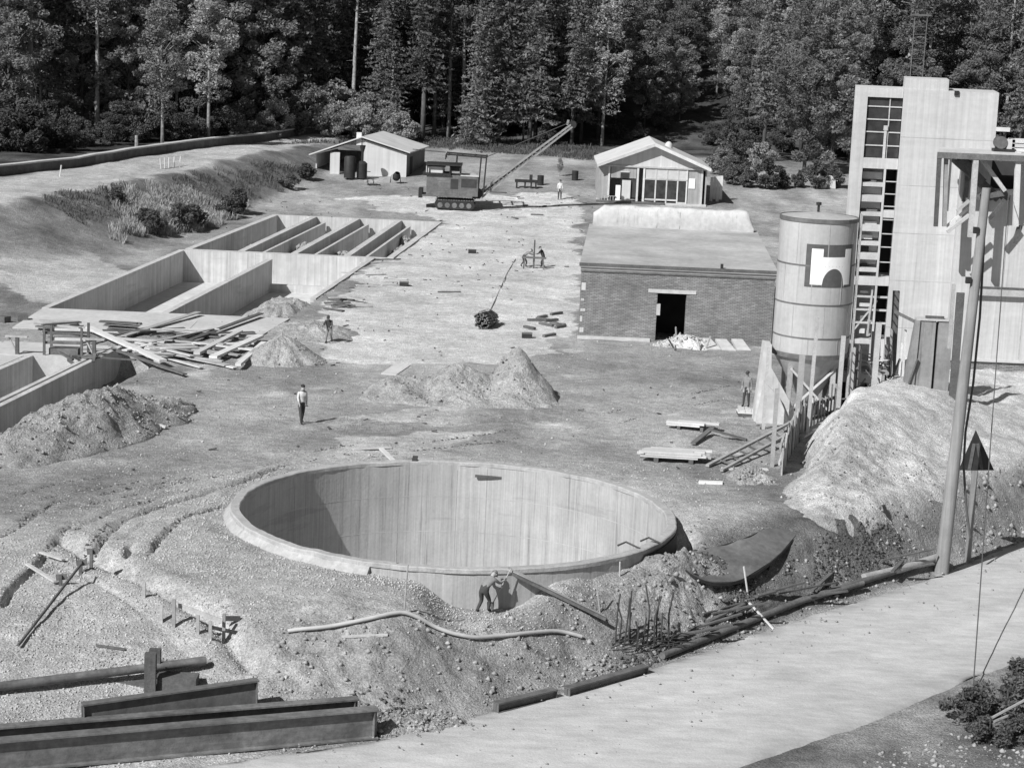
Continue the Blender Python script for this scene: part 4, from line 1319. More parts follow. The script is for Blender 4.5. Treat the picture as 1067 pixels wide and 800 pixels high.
# ================================================================== GABLED TIMBER HOUSE
def gabled_house():
    y0 = gp(680, 213).y
    pl = aty(622, 210, y0)
    z0 = gz(11.5, y0)
    L = aty(624, 200, y0).x
    Rr = aty(735, 205, y0).x
    W_ = Rr - L
    c = (L, y0, z0)
    t = thing('timber_house', c, 'small gabled timber house with an open glazed front, behind the brick building', 'house')
    zf = aty(680, 211, y0).z - z0                      # floor
    ze = aty(680, 174, y0).z - z0                      # eave / tie level
    zr = aty(680, 148.5, y0).z - z0
    D = 9.0
    zf = max(zf, 0.1)
    MB().box(-0.15, W_ + 0.1, -0.25, D, -0.6, zf).build('plinth', 'slab', t)
    MB().box(-0.25, W_ * 0.62, -0.34, -0.26, zf - 0.16, zf + 0.06).build('floor_edge_beam', 'wood_dark', t)
    cxm = W_ / 2
    MB().prism([(0.5, ze), (W_ - 0.2, ze), (cxm, zr - 0.35)], 'y', 0.0, 0.14).build('gable_panel', 'shed_wall', t)
    m = MB().beam((0.2, -0.02, ze - 0.05), (W_ - 0.05, -0.02, ze - 0.05), 0.18, 0.16)
    m.build('tie_beam', 'wood', t)
    for s in (-1, 1):
        e = -0.3 if s < 0 else W_ + 0.35
        ez = ze + 0.12
        hw = abs(e - cxm)
        r = MB().prism([(cxm, zr), (e, ez), (e, ez - 0.16), (cxm, zr - 0.16)], 'y', -0.75, D + 0.5).build('roof_slope', 'sheet_roof', t)
        MB().prism([(cxm, zr - 0.02), (e, ez - 0.02), (e, ez - 0.3), (cxm, zr - 0.33)], 'y', -0.80, -0.75).build('bargeboard', 'wood_pale', r)
    MB().box(-0.05, 0.08, 0.1, D, zf, ze).build('side_wall', 'boards', t)
    MB().box(W_ - 0.08, W_ + 0.05, 0.1, D, zf, ze).build('side_wall', 'boards', t)
    MB().box(0, W_, D - 0.1, D, zf, ze).build('rear_wall', 'boards', t)
    MB().box(0.1, W_ - 0.1, 3.2, 3.3, zf, ze).build('inner_wall', 'boards', t)
    X = lambda u: aty(u, 195, y0).x - L
    ZZ = lambda v, u=680: aty(u, v, y0).z - z0
    for u in (634, 664, 670.5, 731):
        MB().box(X(u) - 0.09, X(u) + 0.09, -0.05, 0.14, zf, ze - 0.1).build('post', 'wood_pale', t)
    zs = ZZ(187)
    MB().box(X(671), X(716), -0.03, 0.09, zs - 0.05, zs + 0.07).build('transom', 'wood', t)
    us = [671.5, 683, 694.5, 706, 715.5]
    for i in range(4):
        xa, xb = X(us[i]) + 0.07, X(us[i + 1]) - 0.07
        w = MB().box(xb + 0.0, xb + 0.13, -0.02, 0.1, zf, ze - 0.13).build('mullion', 'wood_pale', t)
        MB().box(xa, xb, 0.02, 0.04, zs + 0.075, ze - 0.14).build('upper_pane', 'canvas', t)
        MB().box(xa, xb, 0.03, 0.05, zf + 0.35 + (0.0 if i != 3 else -0.2), zs - 0.06).build('window_pane', 'glass', t)
        MB().box(xa, xb, 0.0, 0.06, zf + 0.2 if i != 3 else zf, (zf + 0.345) if i != 3 else zf + 0.12).build('window_sill', 'wood_pale', t)
    # left bay: boards with a small window and leaning panels
    MB().box(X(635) + 0.1, X(663.5) - 0.1, 0.05, 0.12, ZZ(187), ze - 0.14).build('upper_cladding', 'boards', t)
    w = MB().box(X(646), X(655), 0.0, 0.045, ZZ(187) + 0.02, ZZ(181)).build('small_window', 'glass', t)
    MB().box(X(645.6), X(655.4), -0.02, 0.03, ZZ(181), ZZ(180)).build('window_head', 'wood_pale', w)
    MB().box(X(641.5), X(646.5), -0.15, -0.05, zf, ZZ(194.5)).build('leaning_panel', 'emblem_white', t)
    MB().box(X(648), X(657), -0.1, 0.0, zf, ZZ(189)).build('leaning_panel', 'shed_wall', t)
    MB().box(X(657.5), X(663), 0.1, 0.18, zf + 0.35, ZZ(188)).build('dark_opening', 'dark_void', t)
    MB().box(X(623), X(634) - 0.1, 0.05, 0.12, zf, ze - 0.14).build('side_cladding', 'boards', t)
    MB().box(X(717), X(730), 0.06, 0.13, zf, ze - 0.14).build('front_cladding', 'boards', t)
    MB().box(X(717.5), X(724), -0.01, 0.05, ZZ(195), ZZ(184.5)).build('white_notice_panel', 'emblem_white', t)
    for k in range(6):
        MB().box(X(624) + 0.27 * k, X(624) + 0.27 * k + 0.06, -0.3, -0.2, zf, zf + 0.42).build('railing_post', 'wood', t)
    MB().box(X(624), X(624) + 1.6, -0.3, -0.2, zf + 0.42, zf + 0.48).build('railing', 'wood', t)
    m = MB().lathe([(0.38, 0.0), (0.38, 0.35), (0.32, 0.7), (0.15, 0.85), (0.01, 0.9)], 14, c=(cxm + 1.6, 4.2))
    m.v = [(a, b, q + zr - 1.0) for a, b, q in m.v]
    m.build('roof_vent', 'plaster', t, smooth=True)
    t2 = thing('upright_screen', tuple(aty(747, 188, y0 + 3)), 'pale upright board screen right of the gabled house', 'screen')
    p = t2.location
    t2.location.z = gz(p.x, p.y)
    for k in range(4):
        MB().box(-0.6 + 0.3 * k, -0.32 + 0.3 * k, 0, 0.05, 0.2 if k % 2 else 0.0, 2.3 + 0.06 * k).build('board', 'wood_pale', t2)
    for z in (0.6, 1.7):
        MB().box(-0.62, 0.62, 0.06, 0.12, z, z + 0.1).build('rail', 'wood', t2)
gabled_house()

# ================================================================== SHED with sheet roof
def shed():
    y0 = gp(402, 184).y
    X = lambda u, v=165: aty(u, v, y0).x
    ZZ = lambda v, u=400: aty(u, v, y0).z
    xr, xe, xl = X(378, 141), X(424, 157), X(326, 160)
    z0 = gz(xe - 2, y0)
    c = (xr, y0, z0)
    t = thing('limewashed_shed', c, 'pale wooden shed with a sheet roof at the foot of the wooded slope', 'shed')
    zr, zre, zle = ZZ(142, 378) - z0, ZZ(157, 424) - z0, ZZ(160, 326) - z0
    D = 9.0
    k = 0.15
    we = xe - xr
    wl = xl - xr
    def skew(m):
        m.v = [(a + b * k, b, q) for a, b, q in m.v]
        return m
    skew(MB().prism([(0.35, -0.5), (we, -0.5), (we, zre - 0.12), (0.0, zr - 0.14), (0.0, 0.6)], 'y', 0, 0.14)).build('gable_wall', 'shed_wall', t)
    skew(MB().box(we - 0.12, we - 0.002, 0.15, D, -0.5, zre - 0.16)).build('side_wall', 'steel_mid', t)
    skew(MB().box(wl + 0.2, wl + 0.32, 0.4, D, -0.5, zle - 0.1)).build('side_wall', 'shed_wall', t)
    skew(MB().box(wl + 0.3, we - 0.2, D - 0.2, D - 0.05, -0.5, zle - 0.2)).build('rear_wall', 'boards', t)
    skew(MB().prism([(0, zr), (we + 0.4, zre - 0.12), (we + 0.4, zre - 0.24), (0, zr - 0.12)], 'y', -0.4, D + 0.3)).build('roof_slope', 'sheet_roof', t)
    skew(MB().prism([(-0.004, zr), (wl - 0.3, zle - 0.05), (wl - 0.3, zle - 0.17), (-0.004, zr - 0.12)], 'y', -0.4, D + 0.3)).build('roof_slope', 'sheet_roof', t)
    skew(MB().prism([(0, zr - 0.13), (we + 0.3, zre - 0.25), (we + 0.3, zre - 0.42), (0, zr - 0.32)], 'y', -0.03, 0.0)).build('eaves_batten', 'wood_dark', t)
    skew(MB().box(X(344) - xr, X(354) - xr, 0.0, 0.12, -0.5, ZZ(161) - z0)).build('front_panel', 'shed_wall', t)
    skew(MB().box(we + 0.0, we + 0.03, 1.6, 2.8, 0, 1.9)).build('door', 'dark_void', t)
    skew(MB().box(-0.6, -0.1, -0.05, 0.1, zr - 0.9, zr + 0.35)).build('ridge_board', 'wood_pale', t)
    # small things by the shed
    def P(u, v):
        return gp(u, v)
    p = P(364, 187)
    b = thing('boiler', tuple(p), 'tall black drum boiler standing left of the shed front', 'boiler')
    smooth_angle(MB().lathe([(0.01, 0.15), (0.55, 0.15), (0.55, 2.1), (0.45, 2.25), (0.01, 2.3)], 20).build('drum', 'iron_black', b), 40)
    for a in (0, 2.1, 4.2):
        MB().tube([(0.42 * math.cos(a), 0.42 * math.sin(a), -0.1), (0.42 * math.cos(a), 0.42 * math.sin(a), 0.2)], 0.04, 6).build('leg', 'iron_black', b)
    p = P(377, 187)
    b = thing('stove_drum', tuple(p), 'black drum stove with a flared chimney, against the shed front', 'stove')
    smooth_angle(MB().lathe([(0.01, 0.1), (0.5, 0.1), (0.5, 1.55), (0.3, 1.75), (0.13, 1.8)], 20).build('drum', 'iron_black', b), 40)
    smooth_angle(MB().lathe([(0.12, 1.79), (0.12, 2.6), (0.3, 3.3), (0.26, 3.3)], 14).build('chimney', 'iron_black', b), 40)
    MB().beam((0.5, -0.2, 0.8), (0.85, -0.3, 0.8), 0.06, 0.06).build('handle', 'iron_black', b)
    p = P(412, 191)
    b = thing('concrete_mixer', tuple(p), 'small tipping mixer in front of the pale shed wall', 'mixer')
    smooth_angle(MB().lathe([(0.01, 0.0), (0.3, 0.05), (0.42, 0.4), (0.25, 0.8), (0.22, 0.8)], 14).build('drum', 'iron_black', b), 40)
    b.children[0].location = (0, 0, 0.35)
    b.children[0].rotation_euler = (0.5, 0.3, 0)
    for s in (-1, 1):
        MB().tube([(s * 0.5, -0.3, 0), (s * 0.42, 0, 0.75), (s * 0.5, 0.3, 0)], 0.03, 6).build('stand', 'iron_black', b)
    p = P(386, 193)
    b = thing('handcart', tuple(p), 'low two-wheeled handcart near the black drums', 'cart')
    MB().box(-0.6, 0.6, -0.35, 0.35, 0.35, 0.45).build('tray', 'wood', b)
    for s in (-1, 1):
        m = MB().lathe([(0.30, -0.04), (0.34, -0.04), (0.34, 0.04), (0.30, 0.04)], 14, close=True)
        m.v = [(a, s * 0.42 + q, bb + 0.33) for a, bb, q in m.v]
        m.build('wheel', 'iron_black', b)
        MB().beam((0.5, s * 0.3, 0.42), (1.3, s * 0.25, 0.7), 0.05, 0.05).build('shaft', 'wood', b)
shed()

# ================================================================== low wall on the embankment
def roadside_wall():
    pts = [(-46, 163.5), (-43.2, 171.08), (-39.3, 182), (-35.3, 193.4), (-29.3, 213), (-23.15, 233)]
    t = thing('roadside_wall', (-35, 195, 0), 'long low dark wall with a pale top along the upper road, before the wood', 'wall')
    for (a, b) in zip(pts[:-1], pts[1:]):
        n = 4
        for i in range(n):
            p = (a[0] + (b[0] - a[0]) * i / n, a[1] + (b[1] - a[1]) * i / n)
            q = (a[0] + (b[0] - a[0]) * (i + 1) / n, a[1] + (b[1] - a[1]) * (i + 1) / n)
            zp, zq = gz(*p), gz(*q)
            hh = 0.75
            m = wall_q(p, q, 0.5, 0, 1, (-35, 195, 0))
            m.v = [(x, y, (zp if (abs(x + 35 - p[0]) + abs(y + 195 - p[1])) < (abs(x + 35 - q[0]) + abs(y + 195 - q[1])) else zq) + (hh if z > 0.5 else -0.4)) for x, y, z in m.v]
            o = m.build('wall_length', 'wood_dark', t)
            m = wall_q(p, q, 0.66, 0, 1, (-35, 195, 0))
            m.v = [(x, y, (zp if (abs(x + 35 - p[0]) + abs(y + 195 - p[1])) < (abs(x + 35 - q[0]) + abs(y + 195 - q[1])) else zq) + (hh + 0.13 if z > 0.5 else hh)) for x, y, z in m.v]
            m.build('coping', 'slab', o)
    # pale stakes and an old stump before the wood
    for k, (u, v) in enumerate([(168, 176), (172, 175.5), (176, 175), (181, 174.5), (187, 174), (62, 184)]):
        p = gp(u, v)
        MBs = MB().tube([(0, 0, -0.3), (0.05 * (k - 2), 0, 0.95)], 0.06, 6)
        tag(MBs.build('stake', 'wood_pale', loc=(p.x, p.y, p.z)), 'pale stake leaning by the low wall before the left wood', 'stake', 'stakes by the low wall')
    p = gp(142, 160)
    m = MB().tube([(0, 0, -0.3), (0.02, 0, 0.8), (0.0, 0.03, 1.7)], 0.2, 8, 0.15)
    tag(m.build('tree_stump', 'bark_pale', loc=tuple(p)), 'pale broken stump standing before the dark left wood', 'stump')
roadside_wall()

# ================================================================== WHITE TOWER
def tower():
    yf, yw = 108.0, 108.35
    X = lambda u, v: aty(u, v, yf).x
    Zv = lambda u, v: aty(u, v, yf).z
    c = (20.0, yf, 0)
    t = thing('concrete_tower', c, 'tall whitish concrete tower with a strip of stair windows on its left', 'tower')
    x0, x1, x2 = 17.1 - 20, 19.62 - 20, 24.55 - 20
    zt = 15.6
    D = 4.0
    MB().box(x1, x2, 0, D, -1, zt).shear(0.155).build('main_block', 'white_wall', t)
    MB().box(x1 + 0.02, x1 + 2.3, 0.03, 3.0, zt, zt + 0.56).shear(0.155).build('stair_head', 'white_wall', t)
    fy = yw - yf
    # stair shaft: piers and beams round three openings
    a0, a1 = 17.78 - 20, 19.61 - 20
    op = [(11.95, 15.1), (5.7, 11.4), (2.3, 5.25)]
    MB().box(x0, a0, fy, D, -1, zt - 0.03).shear(0.155).build('corner_pier', 'white_wall', t)
    zs = [(15.1, zt - 0.03), (11.4, 11.95), (5.25, 5.7), (-1, 2.3)]
    for za, zb in zs:
        MB().box(a0, a1, fy + 0.01, D, za, zb).shear(0.155).build('stair_beam', 'white_wall', t)
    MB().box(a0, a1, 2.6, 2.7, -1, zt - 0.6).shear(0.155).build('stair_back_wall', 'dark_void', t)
    # upper window: panes between bars
    zb0, zb1 = op[0]
    rows = [zb0, 12.6, 13.3, 13.95, 14.62, zb1]
    for i in range(5):
        for j, (xa, xb) in enumerate(((a0, a0 + 1.18), (a0 + 1.18, a1))):
            MB().box(xa + 0.03, xb - 0.03, fy + 0.16, fy + 0.175, rows[i] + 0.03, rows[i + 1] - 0.03).shear(0.155).build('window_pane', 'glass', t)
        if i:
            MB().box(a0, a1, fy + 0.1, fy + 0.19, rows[i] - 0.03, rows[i] + 0.03).shear(0.155).build('glazing_bar', 'white_wall', t)
    MB().box(a0 + 1.15, a0 + 1.21, fy + 0.105, fy + 0.185, zb0, zb1).shear(0.155).build('glazing_bar', 'wood', t)
    MB().box(a0 + 0.98, a0 + 1.12, fy + 0.02, fy + 0.09, zb0, zb0 + 1.45).shear(0.155).build('leaning_board', 'wood_pale', t)
    MB().box(a0 + 0.94, a0 + 1.16, fy + 0.0, fy + 0.1, zb0 + 1.45, zb0 + 1.7).shear(0.155).build('board_end', 'wood_pale', t)
    # open stair below: landings on the left, dark slots with bars on the right
    xm = a0 + 1.22
    MB().box(xm - 0.1, xm + 0.02, fy + 0.02, fy + 0.3, 2.3, 11.4).shear(0.155).build('stair_post', 'white_wall', t)
    for k, z in enumerate([10.55, 9.75, 9.0, 8.2, 7.45, 6.7, 6.05]):
        MB().box(a0, xm - 0.1, fy + 0.12, 2.5, z - 0.1, z + 0.1 + 0.14 * (k % 2)).shear(0.155).build('landing', 'slab', t)
        MB().box(a0 + 0.05, xm - 0.14, fy + 0.7, fy + 0.78, z + 0.25, z + 0.62).shear(0.155).build('stair_flight', 'slab', t)
    MB().box(a0 + 0.01, xm - 0.12, fy + 1.25, fy + 1.3, 2.3, 11.3).shear(0.155).build('stair_side_wall', 'roof_screed', t)
    for k in range(12):
        z = 2.6 + 0.72 * k
        MB().box(a0 + 0.1 + 0.4 * RND.random(), a0 + 0.6 + 0.4 * RND.random(), fy + 0.5, fy + 0.8, z, z + 0.12 + 0.2 * RND.random()).shear(0.155).build('stair_clutter', RND.choice(['wood_dark', 'wood_pale', 'iron_black']), t)
    for z in (10.75, 10.1, 9.45, 8.75, 8.0, 7.3, 6.5):
        MB().box(xm + 0.02, a1, fy + 0.06, fy + 0.12, z - 0.025, z + 0.025).shear(0.155).build('guard_bar', 'white_wall', t)
    MB().box(xm + 0.02, a1, fy + 0.05, fy + 0.4, 8.85, 9.25).shear(0.155).build('mid_beam', 'white_wall', t)
    for z in (4.6, 3.9, 3.2):
        MB().box(a0, a1, fy + 0.3, fy + 0.42, z - 0.05, z + 0.05).shear(0.155).build('ledge', 'slab', t)
    MB().beam((a0 + 0.1, fy + 0.35, 2.7), (a0 + 1.3, fy + 0.4, 4.4), 0.1, 0.08).shear(0.155).build('brace', 'wood_pale', t)
    MB().beam((a0 + 0.9, fy + 0.25, 2.5), (a0 + 1.0, fy + 0.3, 5.2), 0.1, 0.08).shear(0.155).build('brace', 'wood', t)
    for z in (3.1, 5.6, 8.1, 10.6, 13.1):
        MB().box(x1 + 0.01, x2 - 0.01, -0.004, 0.0, z, z + 0.035).build('lift_joint', 'roof_screed', t)
    # pegs
    p = Vector((X(997, 95) - 20, -0.06, zt - 0.1))
    MB().box(p.x - 0.12, p.x + 0.12, -0.1, 0.0, p.z - 0.12, p.z + 0.12).shear(0.155).build('wall_fitting', 'iron_black', t)
    # lower wing to the right with brick base
    w = thing('tower_wing', (24.5, 106.5, 0), 'pale concrete wing with a brick base, at the right edge behind the pole', 'building')
    z_b = 1.75
    dz0, dz1 = 10.7, 12.2
    MB().box(-1.9, 14, 0, 6, z_b + 0.12, dz0).shear(0.155).build('wall', 'white_wall', w)
    MB().box(-1.9, -0.35, 0.0, 6, dz0, 12.42).shear(0.155).build('pier', 'white_wall', w)
    MB().box(0.95, 14, 0.0, 6, dz0, 12.42).shear(0.155).build('upper_wall', 'shed_wall', w)
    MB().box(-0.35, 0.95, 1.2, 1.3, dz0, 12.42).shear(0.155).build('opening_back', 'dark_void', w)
    MB().box(-1.85, 14, 0.03, 6, -1.5, z_b).shear(0.155).build('brick_base', 'brick', w)
    MB().box(-1.95, 14, -0.1, 6, z_b, z_b + 0.12).shear(0.155).build('sill_course', 'slab', w)
    for k in range(6):
        MB().box(0.7 + 1.15 * k, 0.75 + 1.15 * k, -0.02, 0.001, z_b + 0.2, 10.5).shear(0.155).build('board_joint', 'wood', w)
    MB().box(-0.7, 14, -0.30, 0.0, 5.25, 5.62).shear(0.155).build('lintel_beam', 'roof_screed', w)
    MB().box(-0.7, 14, -0.32, -0.0, 5.62, 5.70).shear(0.155).build('beam_cap', 'wood_dark', w)
    # platform slab carried by timber falsework
    pf = thing('concrete_platform', (20.85, 104.0, 12.38), 'projecting concrete platform slab high up at the right edge', 'platform')
    MB().prism([(0.0, 0.0), (17, 0.0), (17, 2.44), (0.6, 2.44)], 'z', 0.2, 0.4).build('slab', 'slab', pf)
    MB().box(-0.05, 17, -0.06, -0.005, 0.0, 0.3).build('edge_board', 'wood_dark', pf)
    for k in range(8):
        MB().beam((0.15 + 0.75 * k, 0.05, 0.05), (0.15 + 0.75 * k + 0.5, 2.3, 0.05), 0.12, 0.18).build('joist', 'wood', pf)
    # falsework
    f = thing('timber_falsework', (20.85, 104.0, 9), 'timber posts and braces hanging below the concrete platform', 'falsework')
    def A(u, v, y, dy=0.0):
        y = 104.0 + (y - 100.0) * 0.34
        q = aty(u, v, y)
        return (q.x - 20.85, y - 104.0, q.z - 9)
    def post(u0, v0, u1, v1, y, w, nm='post', m='wood', y1=None):
        MB().beam(A(u0, v0, y), A(u1, v1, y if y1 is None else y1), w, w).build(nm, m, f)
    post(979, 161, 975, 236, 100.2, 0.2, 'post', 'wood_dark')
    post(986, 162, 984, 236, 101.0, 0.2)
    post(991, 162, 987, 220, 103.0, 0.1, 'post', 'wood_pale')
    post(1010, 160, 1005, 210, 105.8, 0.26, 'post', 'wood_dark')
    post(1017, 162, 1011, 247, 100.3, 0.26, 'post', 'wood')
    post(992, 163, 1040, 207, 105.0, 0.42, 'brace', 'wood_dark')
    post(1020, 162, 1047, 199, 102.5, 0.20, 'brace', 'wood')
    post(1000, 165, 1024, 190, 104.6, 0.4, 'brace', 'wood_dark')
    post(987, 242, 1010, 224, 100.6, 0.17, 'brace', 'wood')
    post(986, 236, 1013, 214, 101.6, 0.12, 'brace', 'wood_pale')
    post(997, 220, 1010, 209, 100.9, 0.15, 'brace', 'wood')
    post(1031, 228, 1047, 208, 102.5, 0.18, 'brace', 'wood_dark')
    post(1061, 158, 1058, 236, 100.6, 0.26, 'post', 'wood_pale')
    post(1063, 235, 1057, 254, 100.9, 0.24, 'hanging_block', 'wood_dark')
    for k in range(7):
        u = 1022 + 4.2 * k
        post(u, 200 + RND.uniform(-1, 3), u + RND.uniform(2, 6), 207 + RND.uniform(-2, 2), 103.5 + 0.3 * k, 0.24, 'timber_offcut', 'wood_dark')
    post(1018, 206, 1062, 199, 103.6, 0.25, 'cross_bearer', 'wood_dark')
    # winch and things on the platform
    q = aty(1047, 154, 105)
    wn = thing('winch', (q.x, 105, 12.79), 'small winch machine on the high platform beside the tower', 'winch')
    MB().box(-0.6, 0.5, -0.3, 0.3, 0.0, 0.14).build('frame', 'iron_black', wn)
    m = MB().lathe([(0.01, -0.25), (0.32, -0.25), (0.32, -0.2), (0.2, -0.2), (0.2, 0.2), (0.32, 0.2), (0.32, 0.25), (0.01, 0.25)], 16)
    m.v = [(a - 0.25, q2, b + 0.45) for a, b, q2 in m.v]
    m.build('drum', 'steel_mid', wn)
    MB().box(0.05, 0.45, -0.2, 0.2, 0.14, 0.62).build('motor', 'shed_wall', wn)
    MB().beam((-0.45, 0, 0.1), (-0.2, 0, 1.15), 0.08, 0.08).build('arm', 'iron_black', wn)
    MB().box(-0.5, 0.15, -0.15, 0.15, 1.0, 1.2).build('guard', 'wood_pale', wn)
    cr = aty(1062, 150, 105)
    cw = thing('timber_crate', (cr.x + 0.3, 105.3, 12.79), 'pale low crate on the high platform at the right edge', 'crate')
    for k in range(3):
        MB().box(-0.7, 1.6, -0.5, 0.5, 0.02 + 0.22 * k, 0.2 + 0.22 * k).build('board', 'wood_pale', cw)
    # lattice mast behind the tower
    mq = aty(953, 84, 119)
    ms = thing('timber_mast', (mq.x, 119.0, 0), 'thin timber ladder mast rising behind the tower roof', 'mast')
    for s in (-0.35, 0.35):
        MB().tube([(s, 0, 0), (s + 0.1, 0, 19.6 - (s > 0) * 0.3)], 0.035, 6, 0.03).build('pole', 'wood_dark', ms)
    for k in range(9):
        z = 15.6 + 0.45 * k
        MB().beam((-0.4, 0.05, z), (0.5, 0.05, z + 0.05), 0.03, 0.03).build('rung', 'wood_dark', ms)
    MB().box(-0.5, 0.65, -0.1, 0.12, 19.35, 19.45).build('top_board', 'wood_dark', ms)
tower()

# ================================================================== CEMENT SILO
def silo():
    y = 98.0
    cx = 14.25
    r = 1.83
    zb, zt = 3.25, 9.75
    c = (cx, y, 0)
    t = thing('cement_silo', c, 'cylindrical steel cement silo with a dark and white emblem', 'silo')
    sh = MB().lathe([(r, zb), (r, zt), (r - 0.03, zt + 0.02), (r - 0.03, zb)], 64, close=True).build('shell', 'silo', t)
    smooth_angle(sh, 40)
    for z in (4.15, 5.75, 7.6):
        smooth_angle(MB().lathe([(r + 0.0, z - 0.04), (r + 0.02, z - 0.03), (r + 0.02, z + 0.03), (r, z + 0.04)], 64).build('weld_band', 'steel_mid', sh), 50)
    for ci, (za, zb_) in enumerate(((3.25, 4.11), (4.19, 5.71), (5.79, 7.56), (7.64, 9.6))):
        for k in range(5):
            a = R(-150 + 47 * k + 21 * (ci % 2))
            MB().lathe([(r, za), (r + 0.012, za), (r + 0.012, zb_), (r, zb_)], 1, a0=a, a1=a + 0.022, close=True).build('plate_seam', 'roof_screed', sh)
    MB().lathe([(r + 0.04, zt - 0.14), (r + 0.045, zt + 0.05), (r - 0.02, zt + 0.05), (r - 0.02, zt - 0.14)], 64, close=True).build('top_ring', 'steel_mid', t)
    smooth_angle(MB().lathe([(r - 0.02, zt + 0.02), (0.3, zt + 0.22), (0.01, zt + 0.22)], 48).build('roof', 'silo', t), 20)
    MB().tube([(-0.05, 0.1, zt + 0.2), (-0.05, 0.1, zt + 0.55)], 0.06, 8).build('vent_pipe', 'iron_black', t)
    MB().tube([(-0.05, 0.1, zt + 0.55), (-0.05, 0.1, zt + 0.68)], 0.13, 10).build('vent_cap', 'iron_black', t)
    smooth_angle(MB().lathe([(r - 0.01, zb), (0.28, 0.75), (0.24, 0.75)], 48).build('hopper_cone', 'silo', t), 40)
    MB().lathe([(r + 0.03, zb - 0.1), (r + 0.03, zb + 0.12), (r - 0.05, zb + 0.12), (r - 0.05, zb - 0.1)], 64, close=True).build('bottom_ring', 'steel_mid', t)
    MB().tube([(0, 0, 0.3), (0, 0, 0.8)], 0.3, 12).build('outlet', 'iron_black', t)
    # legs and braces
    lp = [(1.45 * math.cos(a), 1.45 * math.sin(a)) for a in (R(-135), R(-45), R(45), R(135))]
    for (a, b) in lp:
        MB().box(a - 0.12, a + 0.12, b - 0.12, b + 0.12, -0.5, zb + 0.1).build('leg', 'wood', t)
    for i in (0, 1, 3):
        p, q = lp[i], lp[(i + 1) % 4]
        o = -0.16 if i == 0 else 0.0
        for (za, zc) in ((0.5, 2.6), (2.6, 0.5)):
            MB().beam((p[0], p[1] + o - 0.04 * (za > 1), za), (q[0], q[1] + o - 0.04 * (za > 1), zc), 0.06, 0.1).build('brace', 'wood_pale', t)
    # emblem: curved plates on the shell
    def patch(a0, a1, z0, z1, rr, m, nm, par):
        return MB().lathe([(r + 0.004, z0), (rr, z0), (rr, z1), (r + 0.004, z1)], 16, a0=a0, a1=a1, close=True).build(nm, m, par)
    xs = lambda u, v: aty(u, v, y - 1.4).x - cx
    ang = lambda xo: -PI / 2 + math.asin(max(-0.995, min(0.995, xo / r)))
    zz = lambda u, v: aty(u, v, y - 1.5).z
    a0, a1 = ang(xs(838.5, 276)), ang(xs(889, 278))
    z0, z1 = zz(862, 299), zz(862, 254.5)
    e = patch(a0, a1, z0, z1, r + 0.012, 'emblem_dark', 'emblem', t)
    wd = a1 - a0
    hz = z1 - z0
    W0, W1 = a0 + wd * 0.10, a1 - wd * 0.08
    patch(W0, W0 + wd * 0.21, z0 + hz * 0.06, z1 - hz * 0.10, r + 0.02, 'emblem_white', 'emblem_left_bar', e)
    patch(W1 - wd * 0.16, W1, z0 + hz * 0.06, z1 - hz * 0.10, r + 0.02, 'emblem_white', 'emblem_right_bar', e)
    # middle bar with the round bite taken out of its lower side
    m = MB()
    n = 20
    vs, fs = [], []
    b0, b1 = W0 + wd * 0.21, W1 - wd * 0.16
    for i in range(n + 1):
        f = i / n
        a = b0 + (b1 - b0) * f
        top = z0 + hz * 0.71
        q = (f - 0.5) / 0.5
        low = z0 + hz * (0.02 + 0.42 * math.sqrt(max(0.0, 1 - q * q)))
        for rr in (r + 0.004, r + 0.02):
            vs += [(rr * math.cos(a), rr * math.sin(a), low), (rr * math.cos(a), rr * math.sin(a), top)]
    for i in range(n):
        k = i * 4
        fs += [(k + 2, k + 6, k + 7, k + 3), (k, k + 4, k + 6, k + 2), (k + 1, k + 3, k + 7, k + 5)]
    m.add(vs, fs).build('emblem_middle_bar', 'emblem_white', e)
    # ladder with cage rail on the right
    lx, ly = (r + 0.22) * math.cos(R(-25)), (r + 0.22) * math.sin(R(-25))
    for s in (-0.2, 0.2):
        MB().tube([(lx, ly + s, 0.3), (lx, ly + s, zt + 0.3)], 0.035, 6).build('ladder_rail', 'wood', t)
    for k in range(22):
        z = 0.6 + 0.42 * k
        MB().beam((lx, ly - 0.2, z), (lx, ly + 0.2, z), 0.04, 0.04).build('ladder_rung', 'wood', t)
    # pale concrete block at the silo foot
    q = gp(805, 420)
    b = thing('sloping_block', (12.35, 97.1, 0), 'white sloping concrete buttress at the left foot of the silo', 'buttress')
    MB().prism([(-0.75, -0.5), (1.7, -0.5), (1.0, 0.9), (-0.05, 2.6), (-0.1, 3.7), (-0.45, 3.75)], 'y', -0.3, 0.7).build('block', 'plaster', b)
    MB().prism([(-0.7, -0.5), (1.2, -0.5), (0.4, 1.2), (-0.4, 2.0)], 'y', -0.62, -0.3).build('step', 'plaster', b)
silo()

